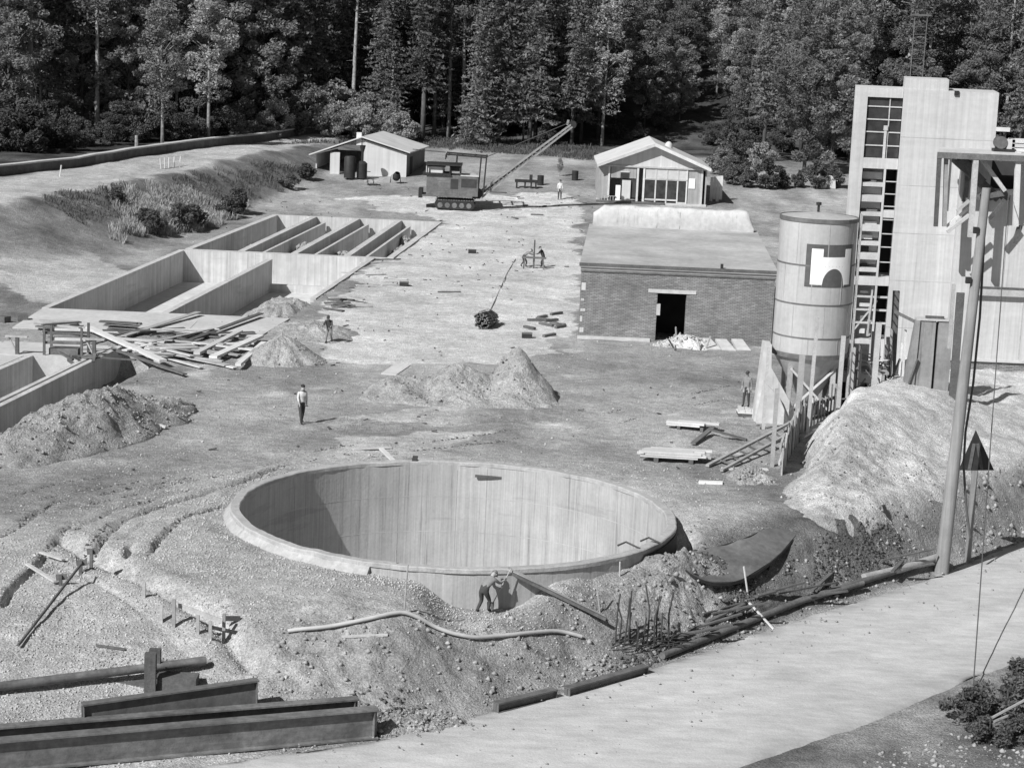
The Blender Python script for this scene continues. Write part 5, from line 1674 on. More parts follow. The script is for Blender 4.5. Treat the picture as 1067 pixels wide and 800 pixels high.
# ================================================================== timber shoring, posts and slabs below the silo
def shoring():
    Pz = lambda u, v, y: aty(u, v, y)
    t = thing('plank_shoring', (12.9, 92, 0), 'upright plank shoring holding the left side of the sand bank', 'shoring')
    o = Vector((12.9, 92, 0))
    line = [(11.55, 85.2), (12.2, 88.5), (13.1, 92.0), (14.2, 95.2), (15.8, 97.0)]
    tot = 0
    k = 0
    for (a, b) in zip(line[:-1], line[1:]):
        L = math.hypot(b[0] - a[0], b[1] - a[1])
        n = int(L / 0.26)
        for i in range(n):
            f = (i + 0.5) / n
            x, y = a[0] + (b[0] - a[0]) * f, a[1] + (b[1] - a[1]) * f
            h = 1.25 + 0.5 * (y - 85) / 12 + RND.uniform(-0.3, 0.35)
            MB().beam((x - o.x, y - o.y, gz(x, y) - 0.4), (x - o.x + RND.uniform(-0.05, 0.05), y - o.y, gz(x, y) + h), 0.05, 0.21, up=(0, 1, 0)).build('plank', RND.choice(['wood', 'wood', 'wood_dark', 'wood_pale']), t)
    for z in (0.5, 1.2):
        for (a, b) in zip(line[:-1], line[1:]):
            MB().beam((a[0] - o.x - 0.12, a[1] - o.y, z), (b[0] - o.x - 0.12, b[1] - o.y, z + 0.15), 0.09, 0.16).build('waling', 'wood', t)
    # single tall posts
    for (u0, v0, u1, v1, y, w, lab) in [
            (803, 502, 810, 405, 87.0, 0.17, 'thin tall post at the near end of the plank shoring'),
            (842, 440, 852, 331, 92.5, 0.15, 'tall thin post standing in front of the silo hopper'),
            (831, 436, 836, 370, 93.2, 0.26, 'thick squared post left of the silo hopper'),
            (873, 425, 879, 350, 96.0, 0.2, 'post at the right side of the silo legs'),
            (884, 422, 888, 362, 97.4, 0.32, 'wide plank post right of the silo'),
            (893, 421, 896, 365, 97.8, 0.2, 'narrow post beside the wide plank post'),
            (909, 420, 916, 336, 97.0, 0.26, 'tall plank post between silo and concrete panels'),
            (928, 420, 934, 303, 100.2, 0.32, 'dark tall post before the foot of the white tower'),
            (796, 436, 801, 362, 95.0, 0.13, 'slim rod leaning on the white buttress'),
            (993, 412, 1001, 305, 95.5, 0.36, 'wide dark upright board right of the concrete panels'),
            (990, 350, 994, 296, 97.0, 0.16, 'slim post rising behind the concrete panels')]:
        a, b = aty(u0, v0, y), aty(u1, v1, y)
        m = MB().beam((0, 0, -0.6), tuple(b - a), w, min(w, 0.16))
        tag(m.build('timber_post', 'wood' if 'dark' not in lab else 'wood_dark', loc=tuple(a)), lab, 'post')
    # inclined rails of the barrow run
    r = thing('barrow_ramp', tuple(gp(737, 486)), 'inclined timber barrow ramp climbing to the silo', 'ramp')
    a = gp(737, 486)
    for (u0, v0, u1, v1, ya, yb, w) in [(737, 485, 832, 436, None, 94.0, 0.17), (752, 490, 838, 443, None, 93.6, 0.14), (815, 462, 905, 421, 91.0, 99.0, 0.16), (835, 455, 870, 432, 92, 96, 0.3)]:
        p = gp(u0, v0, 0.1) if ya is None else aty(u0, v0, ya)
        q = aty(u1, v1, yb)
        MB().beam(tuple(p - a), tuple(q - a), w, 0.1).build('rail', 'wood', r)
    for f in np.linspace(0.12, 0.9, 9):
        p = gp(737, 485, 0.1).lerp(aty(832, 436, 94.0), f)
        q = gp(752, 490, 0.1).lerp(aty(838, 443, 93.6), f)
        MB().beam(tuple(p - a), tuple(q - a), 0.12, 0.05).build('cleat', 'wood_dark', r)
    # precast panels
    g = thing('precast_slab_pair', (19.0, 97.5, 0), 'pair of upright precast concrete panels standing on the sand bank', 'concrete panels')
    gx = Vector((19.0, 97.5, 0))
    zl = aty(960, 412, 97.5).z
    zt = aty(965, 334, 97.5).z
    X = lambda u: aty(u, 380, 97.5).x - gx.x
    MB().prism([(X(941), zl - 0.4), (X(953.5), zl - 0.4), (X(955), zt), (X(951), zt)], 'y', -0.1, 0.4).build('edge_panel', 'panel_grey', g)
    MB().box(X(953.5) + 0.01, X(972), 0.0, 0.45, zl - 0.4, zt).build('panel', 'panel_grey', g)
    MB().box(X(975), X(990), 0.0, 0.45, zl - 0.4, zt - 0.02).build('panel', 'panel_grey', g)
    MB().box(X(972) + 0.01, X(975) - 0.01, 0.3, 0.4, zl - 0.4, zt - 0.1).build('gap_filler', 'dark_void', g)
    MB().box(X(951) + 0.02, X(990), -0.06, 0.5, zt, zt + 0.1).build('cap', 'slab', g)
    MB().box(X(961), X(980), 0.0, 0.2, zt + 0.1, zt + 0.22).build('cap_timber', 'wood_dark', g)
    MB().beam((X(934), 1.5, zt + 0.15), (X(953), 0.2, zt - 0.15), 0.12, 0.12).build('strut', 'wood_dark', g)
    # clutter of boards between silo and panels
    bx = thing('mixing_platform', (16.9, 99.0, 0), 'timber mixing platform cluttered with boards right of the silo', 'platform')
    ox = Vector((16.9, 99.0, 0))
    zq = aty(905, 385, 99).z
    MB().box(-1.1, 1.3, -0.6, 1.6, zq - 0.12, zq).build('deck', 'wood', bx)
    MB().box(-1.1, 0.9, -0.62, -0.5, zq - 0.55, zq - 0.14).build('front_board', 'wood_pale', bx)
    MB().box(-1.0, 0.9, 0.6, 0.7, 0.3, zq - 0.6).build('dark_back', 'dark_void', bx)
    for k in range(4):
        MB().box(-1.05 + 0.68 * k, -0.93 + 0.68 * k, -0.58, -0.46, 0.0, zq - 0.12).build('leg', 'wood', bx)
    MB().box(-0.9, 0.5, 0.8, 1.0, zq, zq + 1.1).build('white_backboard', 'plaster', bx)
    for k in range(9):
        MB().beam((RND.uniform(-1, 1.6), RND.uniform(-0.5, 1.2), zq + 0.06 + 0.05 * k), (RND.uniform(-1, 1.8), RND.uniform(-0.5, 1.2), zq + 0.1 + RND.uniform(0, 0.9)), 0.14, 0.05).build('loose_board', RND.choice(['wood_pale', 'wood_dark', 'wood']), bx)
    for k in range(7):
        p, q = aty(908 + RND.uniform(0, 30), 416 + RND.uniform(-2, 3), 96.5 + 0.1 * k), aty(908 + RND.uniform(0, 35), 412 + RND.uniform(-4, 3), 96.7 + 0.1 * k)
        o = MB().beam((0, 0, 0.12), tuple(q - p + Vector((0, 0, 0.12))), 0.18, 0.06).build('plank', 'wood_dark', loc=tuple(p))
        tag(o, 'dark plank of the jumble on the sand bank below the mixing platform', 'plank', 'dark planks on the sand bank')
shoring()
def props():
    rd = random.Random(17)
    for k in range(22):
        u = rd.uniform(866, 942)
        y = 97.2 + rd.uniform(0, 5)
        v1 = rd.uniform(420, 428)
        v0 = rd.uniform(325, 395)
        a, b = aty(u, v1, y), aty(u + rd.uniform(-3, 7), v0, y)
        w = rd.uniform(0.08, 0.2)
        o = MB().beam((0, 0, -0.4), tuple(b - a), w, 0.1).build('timber_prop', rd.choice(['wood_dark', 'wood', 'wood', 'wood_dark', 'wood_pale']), loc=tuple(a))
        tag(o, 'timber prop of the thicket of props between silo and concrete panels', 'prop', 'props at the tower foot')
    for k in range(20):
        u = rd.uniform(868, 940)
        y = 97.0 + rd.uniform(0, 3.5)
        a = aty(u, rd.uniform(372, 424), y)
        b = aty(u + rd.uniform(-24, 24), rd.uniform(372, 424), y + rd.uniform(-0.6, 0.6))
        d = (b - a)
        if d.length > 2.6:
            d = d.normalized() * 2.6
        o = MB().beam((0, 0, 0), tuple(d), rd.uniform(0.1, 0.22), 0.05).build('plank', rd.choice(['wood_dark', 'wood_dark', 'wood']), loc=tuple(a))
        tag(o, 'plank jammed among the props at the tower foot', 'plank', 'planks among the props')
props()

# ================================================================== pole, cables, triangular board
def pole_group():
    y = 78.0
    a = gp(980, 598)
    b = aty(1028, 196, a.y)
    o = MB().tube([(0, 0, -1.0), tuple((b - a) * 0.5), tuple(b - a)], 0.29, 12, 0.17).build('timber_pole', 'pole', loc=tuple(a))
    smooth_angle(o, 50)
    tag(o, 'thick leaning timber pole standing at the road edge, right', 'pole')
    o['label'] = 'thick leaning timber pole standing at the road edge, right'
    f = MB().tube([(0, 0, 0), (0.1, -0.15, 0.1)], 0.09, 8)
    p = aty(1010, 292, a.y - 0.2)
    for (u, v) in ((1009, 292), (1017, 240)):
        q = aty(u, v, a.y - 0.1) - a
        MB().box(q.x - 0.1, q.x + 0.1, q.y - 0.12, q.y + 0.1, q.z - 0.12, q.z + 0.12).build('insulator', 'iron_black', o)
    # cable hanging down beside the pole
    pts = [aty(u, v, a.y + 0.4) - a for u, v in [(1027, 205), (1025, 260), (1021, 330), (1014, 400), (1006, 450), (1004, 485), (1007, 530), (1011, 560)]]
    c = MB().tube([tuple(p) for p in pts], 0.05, 6).build('hanging_cable', 'cable', loc=tuple(a))
    tag(c, 'dark cable hanging down just right of the timber pole', 'cable')
    pts = [aty(u, v, a.y + 0.6) - a for u, v in [(1029, 210), (1018, 380), (1002, 480)]]
    # guy wire to the foreground
    g = gp(1013, 731)
    h = aty(1051, 200, 103.8)
    w = MB().tube([(0, 0, -0.2), tuple((h - g) * 0.5 + Vector((0, 0, -0.25))), tuple(h - g)], 0.022, 6).build('guy_wire', 'cable', loc=tuple(g))
    tag(w, 'long thin guy wire from the high platform down across the road', 'wire')
    # triangular board seen from behind
    p = gp(1008, 586)
    zc = lambda u, v: aty(u, v, p.y) - p
    s = thing('triangle_sign', tuple(p), 'triangular road sign seen from the back on a leaning wooden post', 'road sign')
    tri = [zc(1017, 448), zc(1036, 490), zc(999, 490)]
    MB().prism([(v.x, v.z) for v in tri], 'y', 0.02, 0.06).build('sign_board', 'iron_black', s)
    for k, (u0, u1) in enumerate(((1008, 1012), (1021, 1025))):
        q0, q1 = zc((u0 + u1) / 2, 489), zc(1017 + (u0 + u1 - 2034) * 0.14, 462)
        MB().beam((q0.x, 0.0, q0.z), (q1.x, 0.0, q1.z), 0.13, 0.04, up=(0, 1, 0)).build('back_batten', 'wood_dark', s)
    q0, q1 = zc(1008, 592), zc(1018, 470)
    MB().beam((q0.x, 0.09, q0.z - 0.3), (q1.x, 0.09, q1.z), 0.24, 0.12, up=(0, 1, 0)).build('post', 'pole', s)
pole_group()

# ================================================================== EXCAVATOR
def excavator():
    y = gp(474, 217).y
    b = aty(470, 216, y)
    c = (b.x, y, gz(b.x, y))
    t = thing('cable_excavator', c, 'old dark cable excavator with a long raised lattice boom', 'excavator')
    k = aty(570, 216, y).x - b.x
    m_ = k / 100.0                                    # metres per photo pixel at this distance
    X = lambda u: (u - 470) * m_
    Zz = lambda v: (216 - v) * m_
    for s in (-1, 1):
        yy = s * 1.05
        n = 22
        prof = []
        for i in range(n):
            a = 2 * PI * i / n
            prof.append((X(474) + (1.45 if math.cos(a) > 0 else -1.45) + 0.38 * math.cos(a), 0.42 + 0.40 * math.sin(a)))
        tr = MB().prism(prof, 'y', yy - 0.28, yy + 0.28).build('crawler_track', 'iron_black', t)
        for q in range(5):
            w = MB().lathe([(0.01, -0.31), (0.22, -0.31), (0.26, -0.25), (0.26, 0.25), (0.22, 0.31), (0.01, 0.31)], 14)
            w.v = [(X(474) - 1.3 + 0.65 * q + a, yy + h, 0.36 + bb) for a, bb, h in w.v]
            w.build('roller', 'steel_dark', tr)
        for q in range(16):
            MB().box(X(474) - 1.75 + 0.23 * q, X(474) - 1.60 + 0.23 * q, yy - 0.30, yy + 0.30, 0.80, 0.85).build('track_shoe', 'steel_dark', tr)
    MB().box(X(474) - 1.1, X(474) + 1.1, -0.9, 0.9, 0.35, 0.85).build('undercarriage', 'steel_dark', t)
    MB().tube([(X(474), 0, 0.84), (X(474), 0, 1.08)], 0.75, 20).build('turntable', 'iron_black', t)
    MB().box(X(440), X(492), -1.3, 1.3, 1.08, Zz(202.0)).build('deck', 'steel_mid', t)
    body = MB().box(X(444), X(478), -1.2, 1.2, Zz(202.0) + 0.001, Zz(181)).build('engine_house', 'steel_dark', t)
    MB().box(X(478) + 0.01, X(497.5), -1.2, 1.2, Zz(202.0) + 0.002, Zz(181.5)).build('cab', 'steel_mid', t)
    MB().box(X(469), X(477), -1.215, -1.2, Zz(195), Zz(184.5)).build('door', 'dark_void', body)
    MB().box(X(445), X(455), -1.214, -1.2, Zz(199), Zz(185)).build('side_panel', 'steel_mid', body)
    MB().box(X(480), X(496), -1.214, -1.2, Zz(193), Zz(184)).build('cab_window', 'glass', t)
    MB().box(X(440), X(469), -1.4, 1.4, Zz(181) + 0.002, Zz(179.3)).build('house_roof', 'iron_black', t)
    MB().prism([(X(443), Zz(179.2)), (X(460), Zz(179.2)), (X(463), Zz(173)), (X(443), Zz(173))], 'y', -0.9, 0.9).build('raised_housing', 'sheet_roof', t)
    MB().box(X(479), X(498), -1.25, 1.25, Zz(181.4), Zz(180.6)).build('cab_roof', 'sheet_roof', t)
    MB().box(X(443), X(480), -1.3, 1.3, Zz(171.4), Zz(169.6)).build('upper_canopy', 'iron_black', t)
    for u in (444.5, 461, 468, 478.5):
        for s in (-1, 1):
            MB().box(X(u) - 0.05, X(u) + 0.05, s * 1.15 - 0.05, s * 1.15 + 0.05, Zz(181), Zz(171.4)).build('canopy_post', 'iron_black', t)
    MB().box(X(468), X(477.5), -0.7, 0.7, Zz(177), Zz(173)).build('ventilator', 'iron_black', t)
    # gantry
    for s in (-1, 1):
        MB().beam((X(463), s * 1.1, Zz(159.5)), (X(506), s * 1.1, Zz(161.3)), 0.12, 0.14).build('gantry_beam', 'iron_black', t)
        for (u0, v0, u1, v1) in ((463, 160, 463, 165), (474.5, 160, 474, 170), (499.5, 161, 497.5, 197), (505, 161, 503, 200)):
            MB().beam((X(u0), s * 1.1, Zz(v0)), (X(u1), s * 1.1, Zz(v1)), 0.10, 0.10).build('gantry_leg', 'iron_black', t)
    for u in (466, 480, 493, 505):
        MB().beam((X(u), -1.1, Zz(160.3)), (X(u), 1.1, Zz(160.3)), 0.1, 0.1).build('gantry_crossbar', 'iron_black', t)
    MB().beam((X(427), 1.6, Zz(158.2)), (X(462), 1.1, Zz(159.4)), 0.06, 0.06).build('rear_stay', 'iron_black', t)
    MB().prism([(X(491), 1.0), (X(500), 1.0), (X(504), Zz(198)), (X(497), Zz(194)), (X(492), Zz(196))], 'y', -0.7, 0.7).build('boom_foot', 'iron_black', t)
    MB().box(X(436), X(440), -1.0, 1.0, 0.9, 1.7).build('counterweight', 'iron_black', t)
    # lattice boom
    bo = thing  # keep flat
    p0, p1 = Vector((X(500), 0, Zz(201))), Vector((X(591.5), 0, Zz(125.5)))
    d = (p1 - p0).normalized()
    nrm = Vector((-d.z, 0, d.x))
    boom = MB().beam(tuple(p0 + nrm * 0.26 - Vector((0, 0.32, 0))), tuple(p1 + nrm * 0.12 - Vector((0, 0.2, 0))), 0.13, 0.14).build('boom', 'boom', t)
    L = (p1 - p0).length
    for (sn, sy) in ((1, 1), (-1, 1), (-1, -1)):
        MB().beam(tuple(p0 + nrm * 0.26 * sn + Vector((0, 0.32 * sy, 0))), tuple(p1 + nrm * 0.12 * sn + Vector((0, 0.2 * sy, 0))), 0.13, 0.14).build('boom_chord', 'boom', boom)
    for sy in (-1, 1):
        q0, q1 = p0.lerp(p1, 0.03), p0.lerp(p1, 0.97)
        e0, e1 = Vector((0, 0.30 * sy, 0)), Vector((0, 0.19 * sy, 0))
        MB().add([q0 - nrm * 0.05 + e0, q1 - nrm * 0.02 + e1, q1 + nrm * 0.04 + e1, q0 + nrm * 0.1 + e0, q0 - nrm * 0.05 + e0 * 0.94, q1 - nrm * 0.02 + e1 * 0.94, q1 + nrm * 0.04 + e1 * 0.94, q0 + nrm * 0.1 + e0 * 0.94], [(0, 1, 2, 3), (7, 6, 5, 4), (0, 4, 5, 1), (1, 5, 6, 2), (2, 6, 7, 3), (3, 7, 4, 0)]).build('boom_web', 'iron_black', boom)
    n = 22
    for i in range(n):
        f, g = i / n, (i + 1) / n
        A, B = p0.lerp(p1, f), p0.lerp(p1, g)
        wa, wb = 0.26 - 0.14 * f, 0.26 - 0.14 * g
        s = 1 if i % 2 else -1
        for sy in (-1, 1):
            ya, yb = 0.32 - 0.12 * f, 0.32 - 0.12 * g
            MB().beam(tuple(A + nrm * wa * s + Vector((0, ya * sy, 0))), tuple(B - nrm * wb * s + Vector((0, yb * sy, 0))), 0.09, 0.09).build('lacing_bar', 'steel_dark', boom)
        MB().beam(tuple(A + nrm * wa + Vector((0, -ya, 0))), tuple(B + nrm * wb + Vector((0, yb, 0))), 0.09, 0.09).build('lacing_bar', 'steel_dark', boom)
    w = MB().lathe([(0.01, -0.12), (0.34, -0.12), (0.26, 0), (0.34, 0.12), (0.01, 0.12)], 16)
    w.v = [(p1.x + 0.1 + a, h, p1.z + 0.1 + bb) for a, bb, h in w.v]
    w.build('boom_sheave', 'iron_black', t)
    MB().beam((p1.x - 0.4, 0.2, p1.z + 0.05), (p1.x - 0.3, 0.2, p1.z + 0.5), 0.12, 0.2).build('boom_head', 'wood', t)
    for s in (-0.3, 0.3):
        MB().tube([(X(505), s, Zz(161.5)), (p1.x - 0.15, s * 0.5, p1.z + 0.3)], 0.02, 5).build('hoist_rope', 'rebar', t)
excavator()

# ================================================================== PEOPLE
def person(u, v, label, heading=0.0, pose='stand', shirt='cloth_pale', legs='cloth_dark', hat='hair', dz=0.0, h=1.75, foot=None, tool=None):
    p = gp(u, v) if foot is None else Vector(foot)
    t = link('person', None, loc=(p.x, p.y, p.z + dz), rz=heading)
    tag(t, label, 'person')
    lean = {'stand': 0.04, 'walk': 0.08, 'bend': 0.95, 'work': 0.45}[pose]
    arm = {'stand': (0.02, 0.1), 'walk': (0.25, 0.35), 'bend': (0.9, 0.9), 'work': (0.6, 0.9)}[pose]
    step = {'stand': 0.05, 'walk': 0.24, 'bend': 0.16, 'work': 0.2}[pose]
    J, E_, Rr = [], [], []
    def add(co, r, par=None):
        J.append(Vector(co))
        Rr.append(r)
        if par is not None:
            E_.append((par, len(J) - 1))
        return len(J) - 1
    drop = 0.10 if pose in ('bend', 'work') else 0.0
    pz = 0.93 - drop
    def T(co):                                        # tilt the upper body about the pelvis
        x, y, z = co
        z -= 0.93
        return (x, y * math.cos(lean) + z * math.sin(lean), pz + z * math.cos(lean) - y * math.sin(lean))
    pel = add((0, 0, pz), (0.15, 0.115))
    sp = add(T((0, 0, 1.10)), (0.135, 0.10), pel)
    ch = add(T((0, 0.0, 1.33)), (0.165, 0.115), sp)
    nk = add(T((0, 0.0, 1.485)), (0.06, 0.06), ch)
    hb = add(T((0, 0.02, 1.56)), (0.07, 0.08), nk)
    hm = add(T((0, 0.025, 1.64)), (0.078, 0.098), hb)
    ht = add(T((0, 0.02, 1.72)), (0.06, 0.075), hm)
    wrists = []
    for s in (-1, 1):
        sh = add(T((s * 0.175, 0, 1.415)), (0.06, 0.06), ch)
        S = J[sh]
        sw = arm[0] * (1 if pose != 'walk' else s)
        el = S + Vector((s * 0.06, 0.27 * math.sin(sw), -0.27 * math.cos(sw)))
        fa = sw + arm[1]
        wr = el + Vector((-s * 0.0, 0.24 * math.sin(fa), -0.24 * math.cos(fa)))
        e = add(el, (0.043, 0.043), sh)
        w = add(wr, (0.03, 0.03), e)
        hd = wr + (wr - el).normalized() * 0.08
        add(hd, (0.038, 0.022), w)
        wrists.append((wr, (wr - el).normalized(), s))
        fy = s * step
        hp = add((s * 0.09, 0, pz - 0.06), (0.09, 0.09), pel)
        kn = add((s * 0.11, fy * 0.5 + (0.16 if drop else 0.03), (pz - 0.06) * 0.52), (0.062, 0.062), hp)
        an = add((s * 0.12, fy, 0.09), (0.042, 0.045), kn)
        add((s * 0.135, fy + 0.15, 0.045), (0.042, 0.035), an)
    me = bpy.data.meshes.new('body_rig')
    me.from_pydata([tuple(j) for j in J], E_, [])
    o = bpy.data.objects.new('body_rig', me)
    COL.objects.link(o)
    md = o.modifiers.new('skin', 'SKIN')
    md.use_smooth_shade = True
    sv = me.skin_vertices[0].data
    for i, r in enumerate(Rr):
        sv[i].radius = (r[0] * 1.15, r[1] * 1.15)
        sv[i].use_root = (i == 0)
    o.modifiers.new('sub', 'SUBSURF').levels = 1
    dg = bpy.context.evaluated_depsgraph_get()
    bm = bmesh.new()
    bm.from_object(o, dg)
    bpy.data.objects.remove(o, do_unlink=True)
    # five fingers on each hand, nose, ears and eyes grown into the same figure
    def finger(a, b, c, r):
        m = MB().tube([a, b, c], r, 6, r * 0.75)
        vs = [bm.verts.new(q) for q in m.v]
        for f in m.f:
            try:
                bm.faces.new([vs[i] for i in f])
            except ValueError:
                pass
    for (wr, dr, s) in wrists:
        side = Vector((0, 1, 0)) if abs(dr.y) < 0.7 else Vector((0, 0, 1))
        side = (side - dr * side.dot(dr)).normalized()
        curl = dr.cross(side) * s
        base = wr + dr * 0.09
        for i, ln in enumerate((0.065, 0.078, 0.074, 0.058)):
            a = base + side * (0.028 - 0.019 * i)
            finger(a - dr * 0.02, a + dr * ln * 0.55 + curl * 0.006, a + dr * ln * 0.9 + curl * 0.03, 0.0085)
        a = wr + dr * 0.03 + side * 0.03
        finger(a, a + dr * 0.03 + side * 0.025, a + dr * 0.065 + side * 0.03 + curl * 0.01, 0.0095)
    hc = J[hm]
    fwd = (Vector(T((0, 1, 0.93))) - Vector(T((0, 0, 0.93)))).normalized()
    upv = (J[ht] - J[hb]).normalized()
    finger(hc + fwd * 0.08 + upv * 0.02, hc + fwd * 0.115 - upv * 0.012, hc + fwd * 0.10 - upv * 0.02, 0.014)
    for s in (-1, 1):
        q = hc + Vector((s * 0.078, 0, 0))
        finger(q + upv * 0.03, q + Vector((s * 0.014, 0, 0)), q - upv * 0.03, 0.014)
        q = hc + fwd * 0.088 + upv * 0.018 + Vector((s * 0.03, 0, 0))
        finger(q - fwd * 0.01, q, q + fwd * 0.008, 0.011)
    q = hc + fwd * 0.092 - upv * 0.045
    finger(q - Vector((0.022, 0, 0)), q + fwd * 0.004, q + Vector((0.022, 0, 0)), 0.006)
    bmesh.ops.recalc_face_normals(bm, faces=bm.faces)
    bme = bpy.data.meshes.new('body')
    for nm in ('skin', shirt, legs, 'hair'):
        bme.materials.append(MT[nm])
    pelv = Vector((0, 0, pz))
    axis = (J[nk] - pelv).normalized()
    for f in bm.faces:
        q = f.calc_center_median()
        f.smooth = True
        hgt = (q - pelv).dot(axis)
        dh = min((q - w[0]).length for w in wrists)
        if (q - hc).length < 0.17 and hgt > (J[nk] - pelv).dot(axis) + 0.02:
            f.material_index = 0
        elif dh < 0.20 and min((q - (w[0] + w[1] * 0.1)).length for w in wrists) < 0.20:
            f.material_index = 0
        elif q.z < 0.13:
            f.material_index = 3
        elif hgt > 0.08 and q.z > 0.5:
            f.material_index = 1
        else:
            f.material_index = 2
    bm.to_mesh(bme)
    bm.free()
    link('body', bme, None, t)
    m = MB().lathe([(0.088, 0.0), (0.096, 0.03), (0.085, 0.075), (0.05, 0.105), (0.005, 0.112)], 14)
    cap = m.build('cap' if hat != 'hair' else 'hair', hat, t, smooth=True)
    cap.location = hc + upv * 0.035 - fwd * 0.012
    cap.rotation_euler = (-lean, 0, 0)
    cap.scale = (1, 1.2, 1)
    if hat != 'hair':
        b = MB().box(-0.07, 0.07, 0.06, 0.15, 0.0, 0.012).build('cap_peak', hat, cap)
    t.scale = (h / 1.75,) * 3
    if tool:
        a = p + Vector((math.sin(-heading) * 0.45, math.cos(heading) * 0.45, 0.02))
        w0 = Vector(t.location) + Matrix.Rotation(heading, 3, 'Z') @ (wrists[1][0] + wrists[1][1] * 0.1)
        s_ = thing('shovel', tuple(a), tool, 'shovel')
        MB().tube([(0, 0, 0.05), tuple((w0 - a) * 1.35)], 0.018, 6).build('shaft', 'wood', s_)
        MB().prism([(-0.11, 0.0), (0.11, 0.0), (0.12, 0.26), (-0.12, 0.26)], 'y', -0.008, 0.008).build('blade', 'steel_mid', s_)
    return t
person(314, 441, 'man in a pale vest and dark trousers walking on the open ground', R(-150), 'walk', 'cloth_pale', 'cloth_dark', 'hair', h=1.78)
person(343, 357, 'worker standing by the small earth heap near the channels', R(170), 'work', 'cloth_dark', 'cloth_mid', 'cloth_dark', h=1.75)
person(583, 208, 'distant man in a pale shirt standing beyond the excavator boom', R(180), 'stand', 'cloth_pale', 'cloth_dark', 'hair', h=1.85)
person(503, 630, 'man bending over at the foot of the round basin wall', R(-35), 'bend', 'cloth_mid', 'cloth_dark', 'cloth_mid', h=1.75, foot=(-0.66, 66.85, gz(-0.66, 66.85)), tool='shovel held by the man at the foot of the round basin')
person(772, 421, 'man in dark clothes standing on the pallets left of the silo', R(150), 'stand', 'cloth_mid', 'cloth_dark', 'cloth_dark', h=1.75, foot=tuple(gp(777, 432) + Vector((0, 0.15, 0.36))))
person(566, 279, 'worker in dark clothes at the trestle on the pale ground', R(60), 'work', 'cloth_dark', 'cloth_dark', 'cloth_dark', h=1.7)
person(545, 278, 'stooping worker left of the trestle on the pale ground', R(-70), 'bend', 'cloth_mid', 'cloth_dark', 'cloth_dark', h=1.7)

# ================================================================== STEEL IN THE FOREGROUND
def ibeam(name, a, b, h, w, label, m='steel_dark', cat='girder', tf=0.05, tw=0.04, group=None):
    a, b = Vector(a), Vector(b)
    t = thing(name, tuple(a), label, cat, group)
    d = b - a
    z = Vector((0, 0, 1))
    MB().beam((0, 0, h - tf / 2), tuple(d + z * (h - tf / 2)), w, tf).build('top_flange', m, t)
    MB().beam((0, 0, tf / 2), tuple(d + z * (tf / 2)), w, tf).build('bottom_flange', m, t)
    MB().beam((0, 0, h / 2), tuple(d + z * (h / 2)), tw, h - 2 * tf - 0.004).build('web', m, t)
    n = 1
    for i in range(n + 1):
        p = d * (0.01 + 0.98 * i / n) + z * (h / 2)
        MB().beam(tuple(p - d.normalized() * 0.01), tuple(p + d.normalized() * 0.01), w * 0.85, h - 2 * tf - 0.01).build('stiffener', m, t)
    return t
a, b = gp(-60, 808), gp(392, 768)
ibeam('steel_girder', (a.x, a.y, a.z), (b.x, b.y, b.z + 0.02), 0.92, 0.42, 'long dark steel girder lying beside the road, nearest of the pair')
a2, b2 = gp(-60, 783), gp(372, 748)
ibeam('steel_girder', (a2.x, a2.y + 0.05, a2.z), (b2.x, b2.y + 0.05, b2.z + 0.02), 0.62, 0.36, 'dark steel girder lying close behind the nearest long one')
a, b = gp(85, 767), gp(268, 742)
ibeam('steel_plate_beam', (a.x, a.y, a.z - 0.05), (b.x, b.y, b.z), 1.05, 0.3, 'short grey plate beam with a dark end, behind the girders', 'steel_mid')
q = gp(74, 766)
o = MB().box(-0.25, 0.25, -0.25, 0.25, -0.2, 0.45).build('timber_block', 'wood_dark', loc=tuple(q))
tag(o, 'dark timber block at the left end of the short plate beam', 'timber block')
# pipe on a trestle
a, b = gp(-30, 728), gp(214, 697)
za = a + Vector((0, 0, 0.28))
zb = b + Vector((0, 0, 0.28))
o = MB().tube([(0, 0, 0), tuple(zb - za)], 0.14, 12).build('steel_pipe', 'steel_dark', loc=tuple(za))
smooth_angle(o, 50)
tag(o, 'long dark steel pipe resting on blocks over the gravel', 'pipe')
q = gp(159, 713)
t = thing('timber_stand', tuple(q), 'dark upright stand block holding the long pipe', 'stand')
MB().box(-0.17, 0.17, -0.5, -0.28, -0.2, 1.12).build('upright', 'wood_dark', t)
MB().box(-0.17, 0.17, 0.28, 0.5, -0.2, 1.0).build('upright', 'wood_dark', t)
MB().box(0.18, 1.35, -0.3, 0.35, -0.1, 0.32).build('block', 'wood_dark', t)
MB().box(-1.4, -0.2, -0.2, 0.3, -0.1, 0.10).build('sleeper', 'wood_dark', t)
# channels at the road edge
for (u0, v0, u1, v1, l) in [(516, 743, 578, 728, 'shorter dark steel channel at the road edge, left of the longer'), (590, 727, 673, 703, 'longer dark steel channel at the road edge below the rebar')]:
    a, b = gp(u0, v0), gp(u1, v1)
    ibeam('steel_channel', (a.x, a.y, a.z + 0.02), (b.x, b.y, b.z + 0.02), 0.34, 0.3, l, 'steel_mid', 'steel channel')

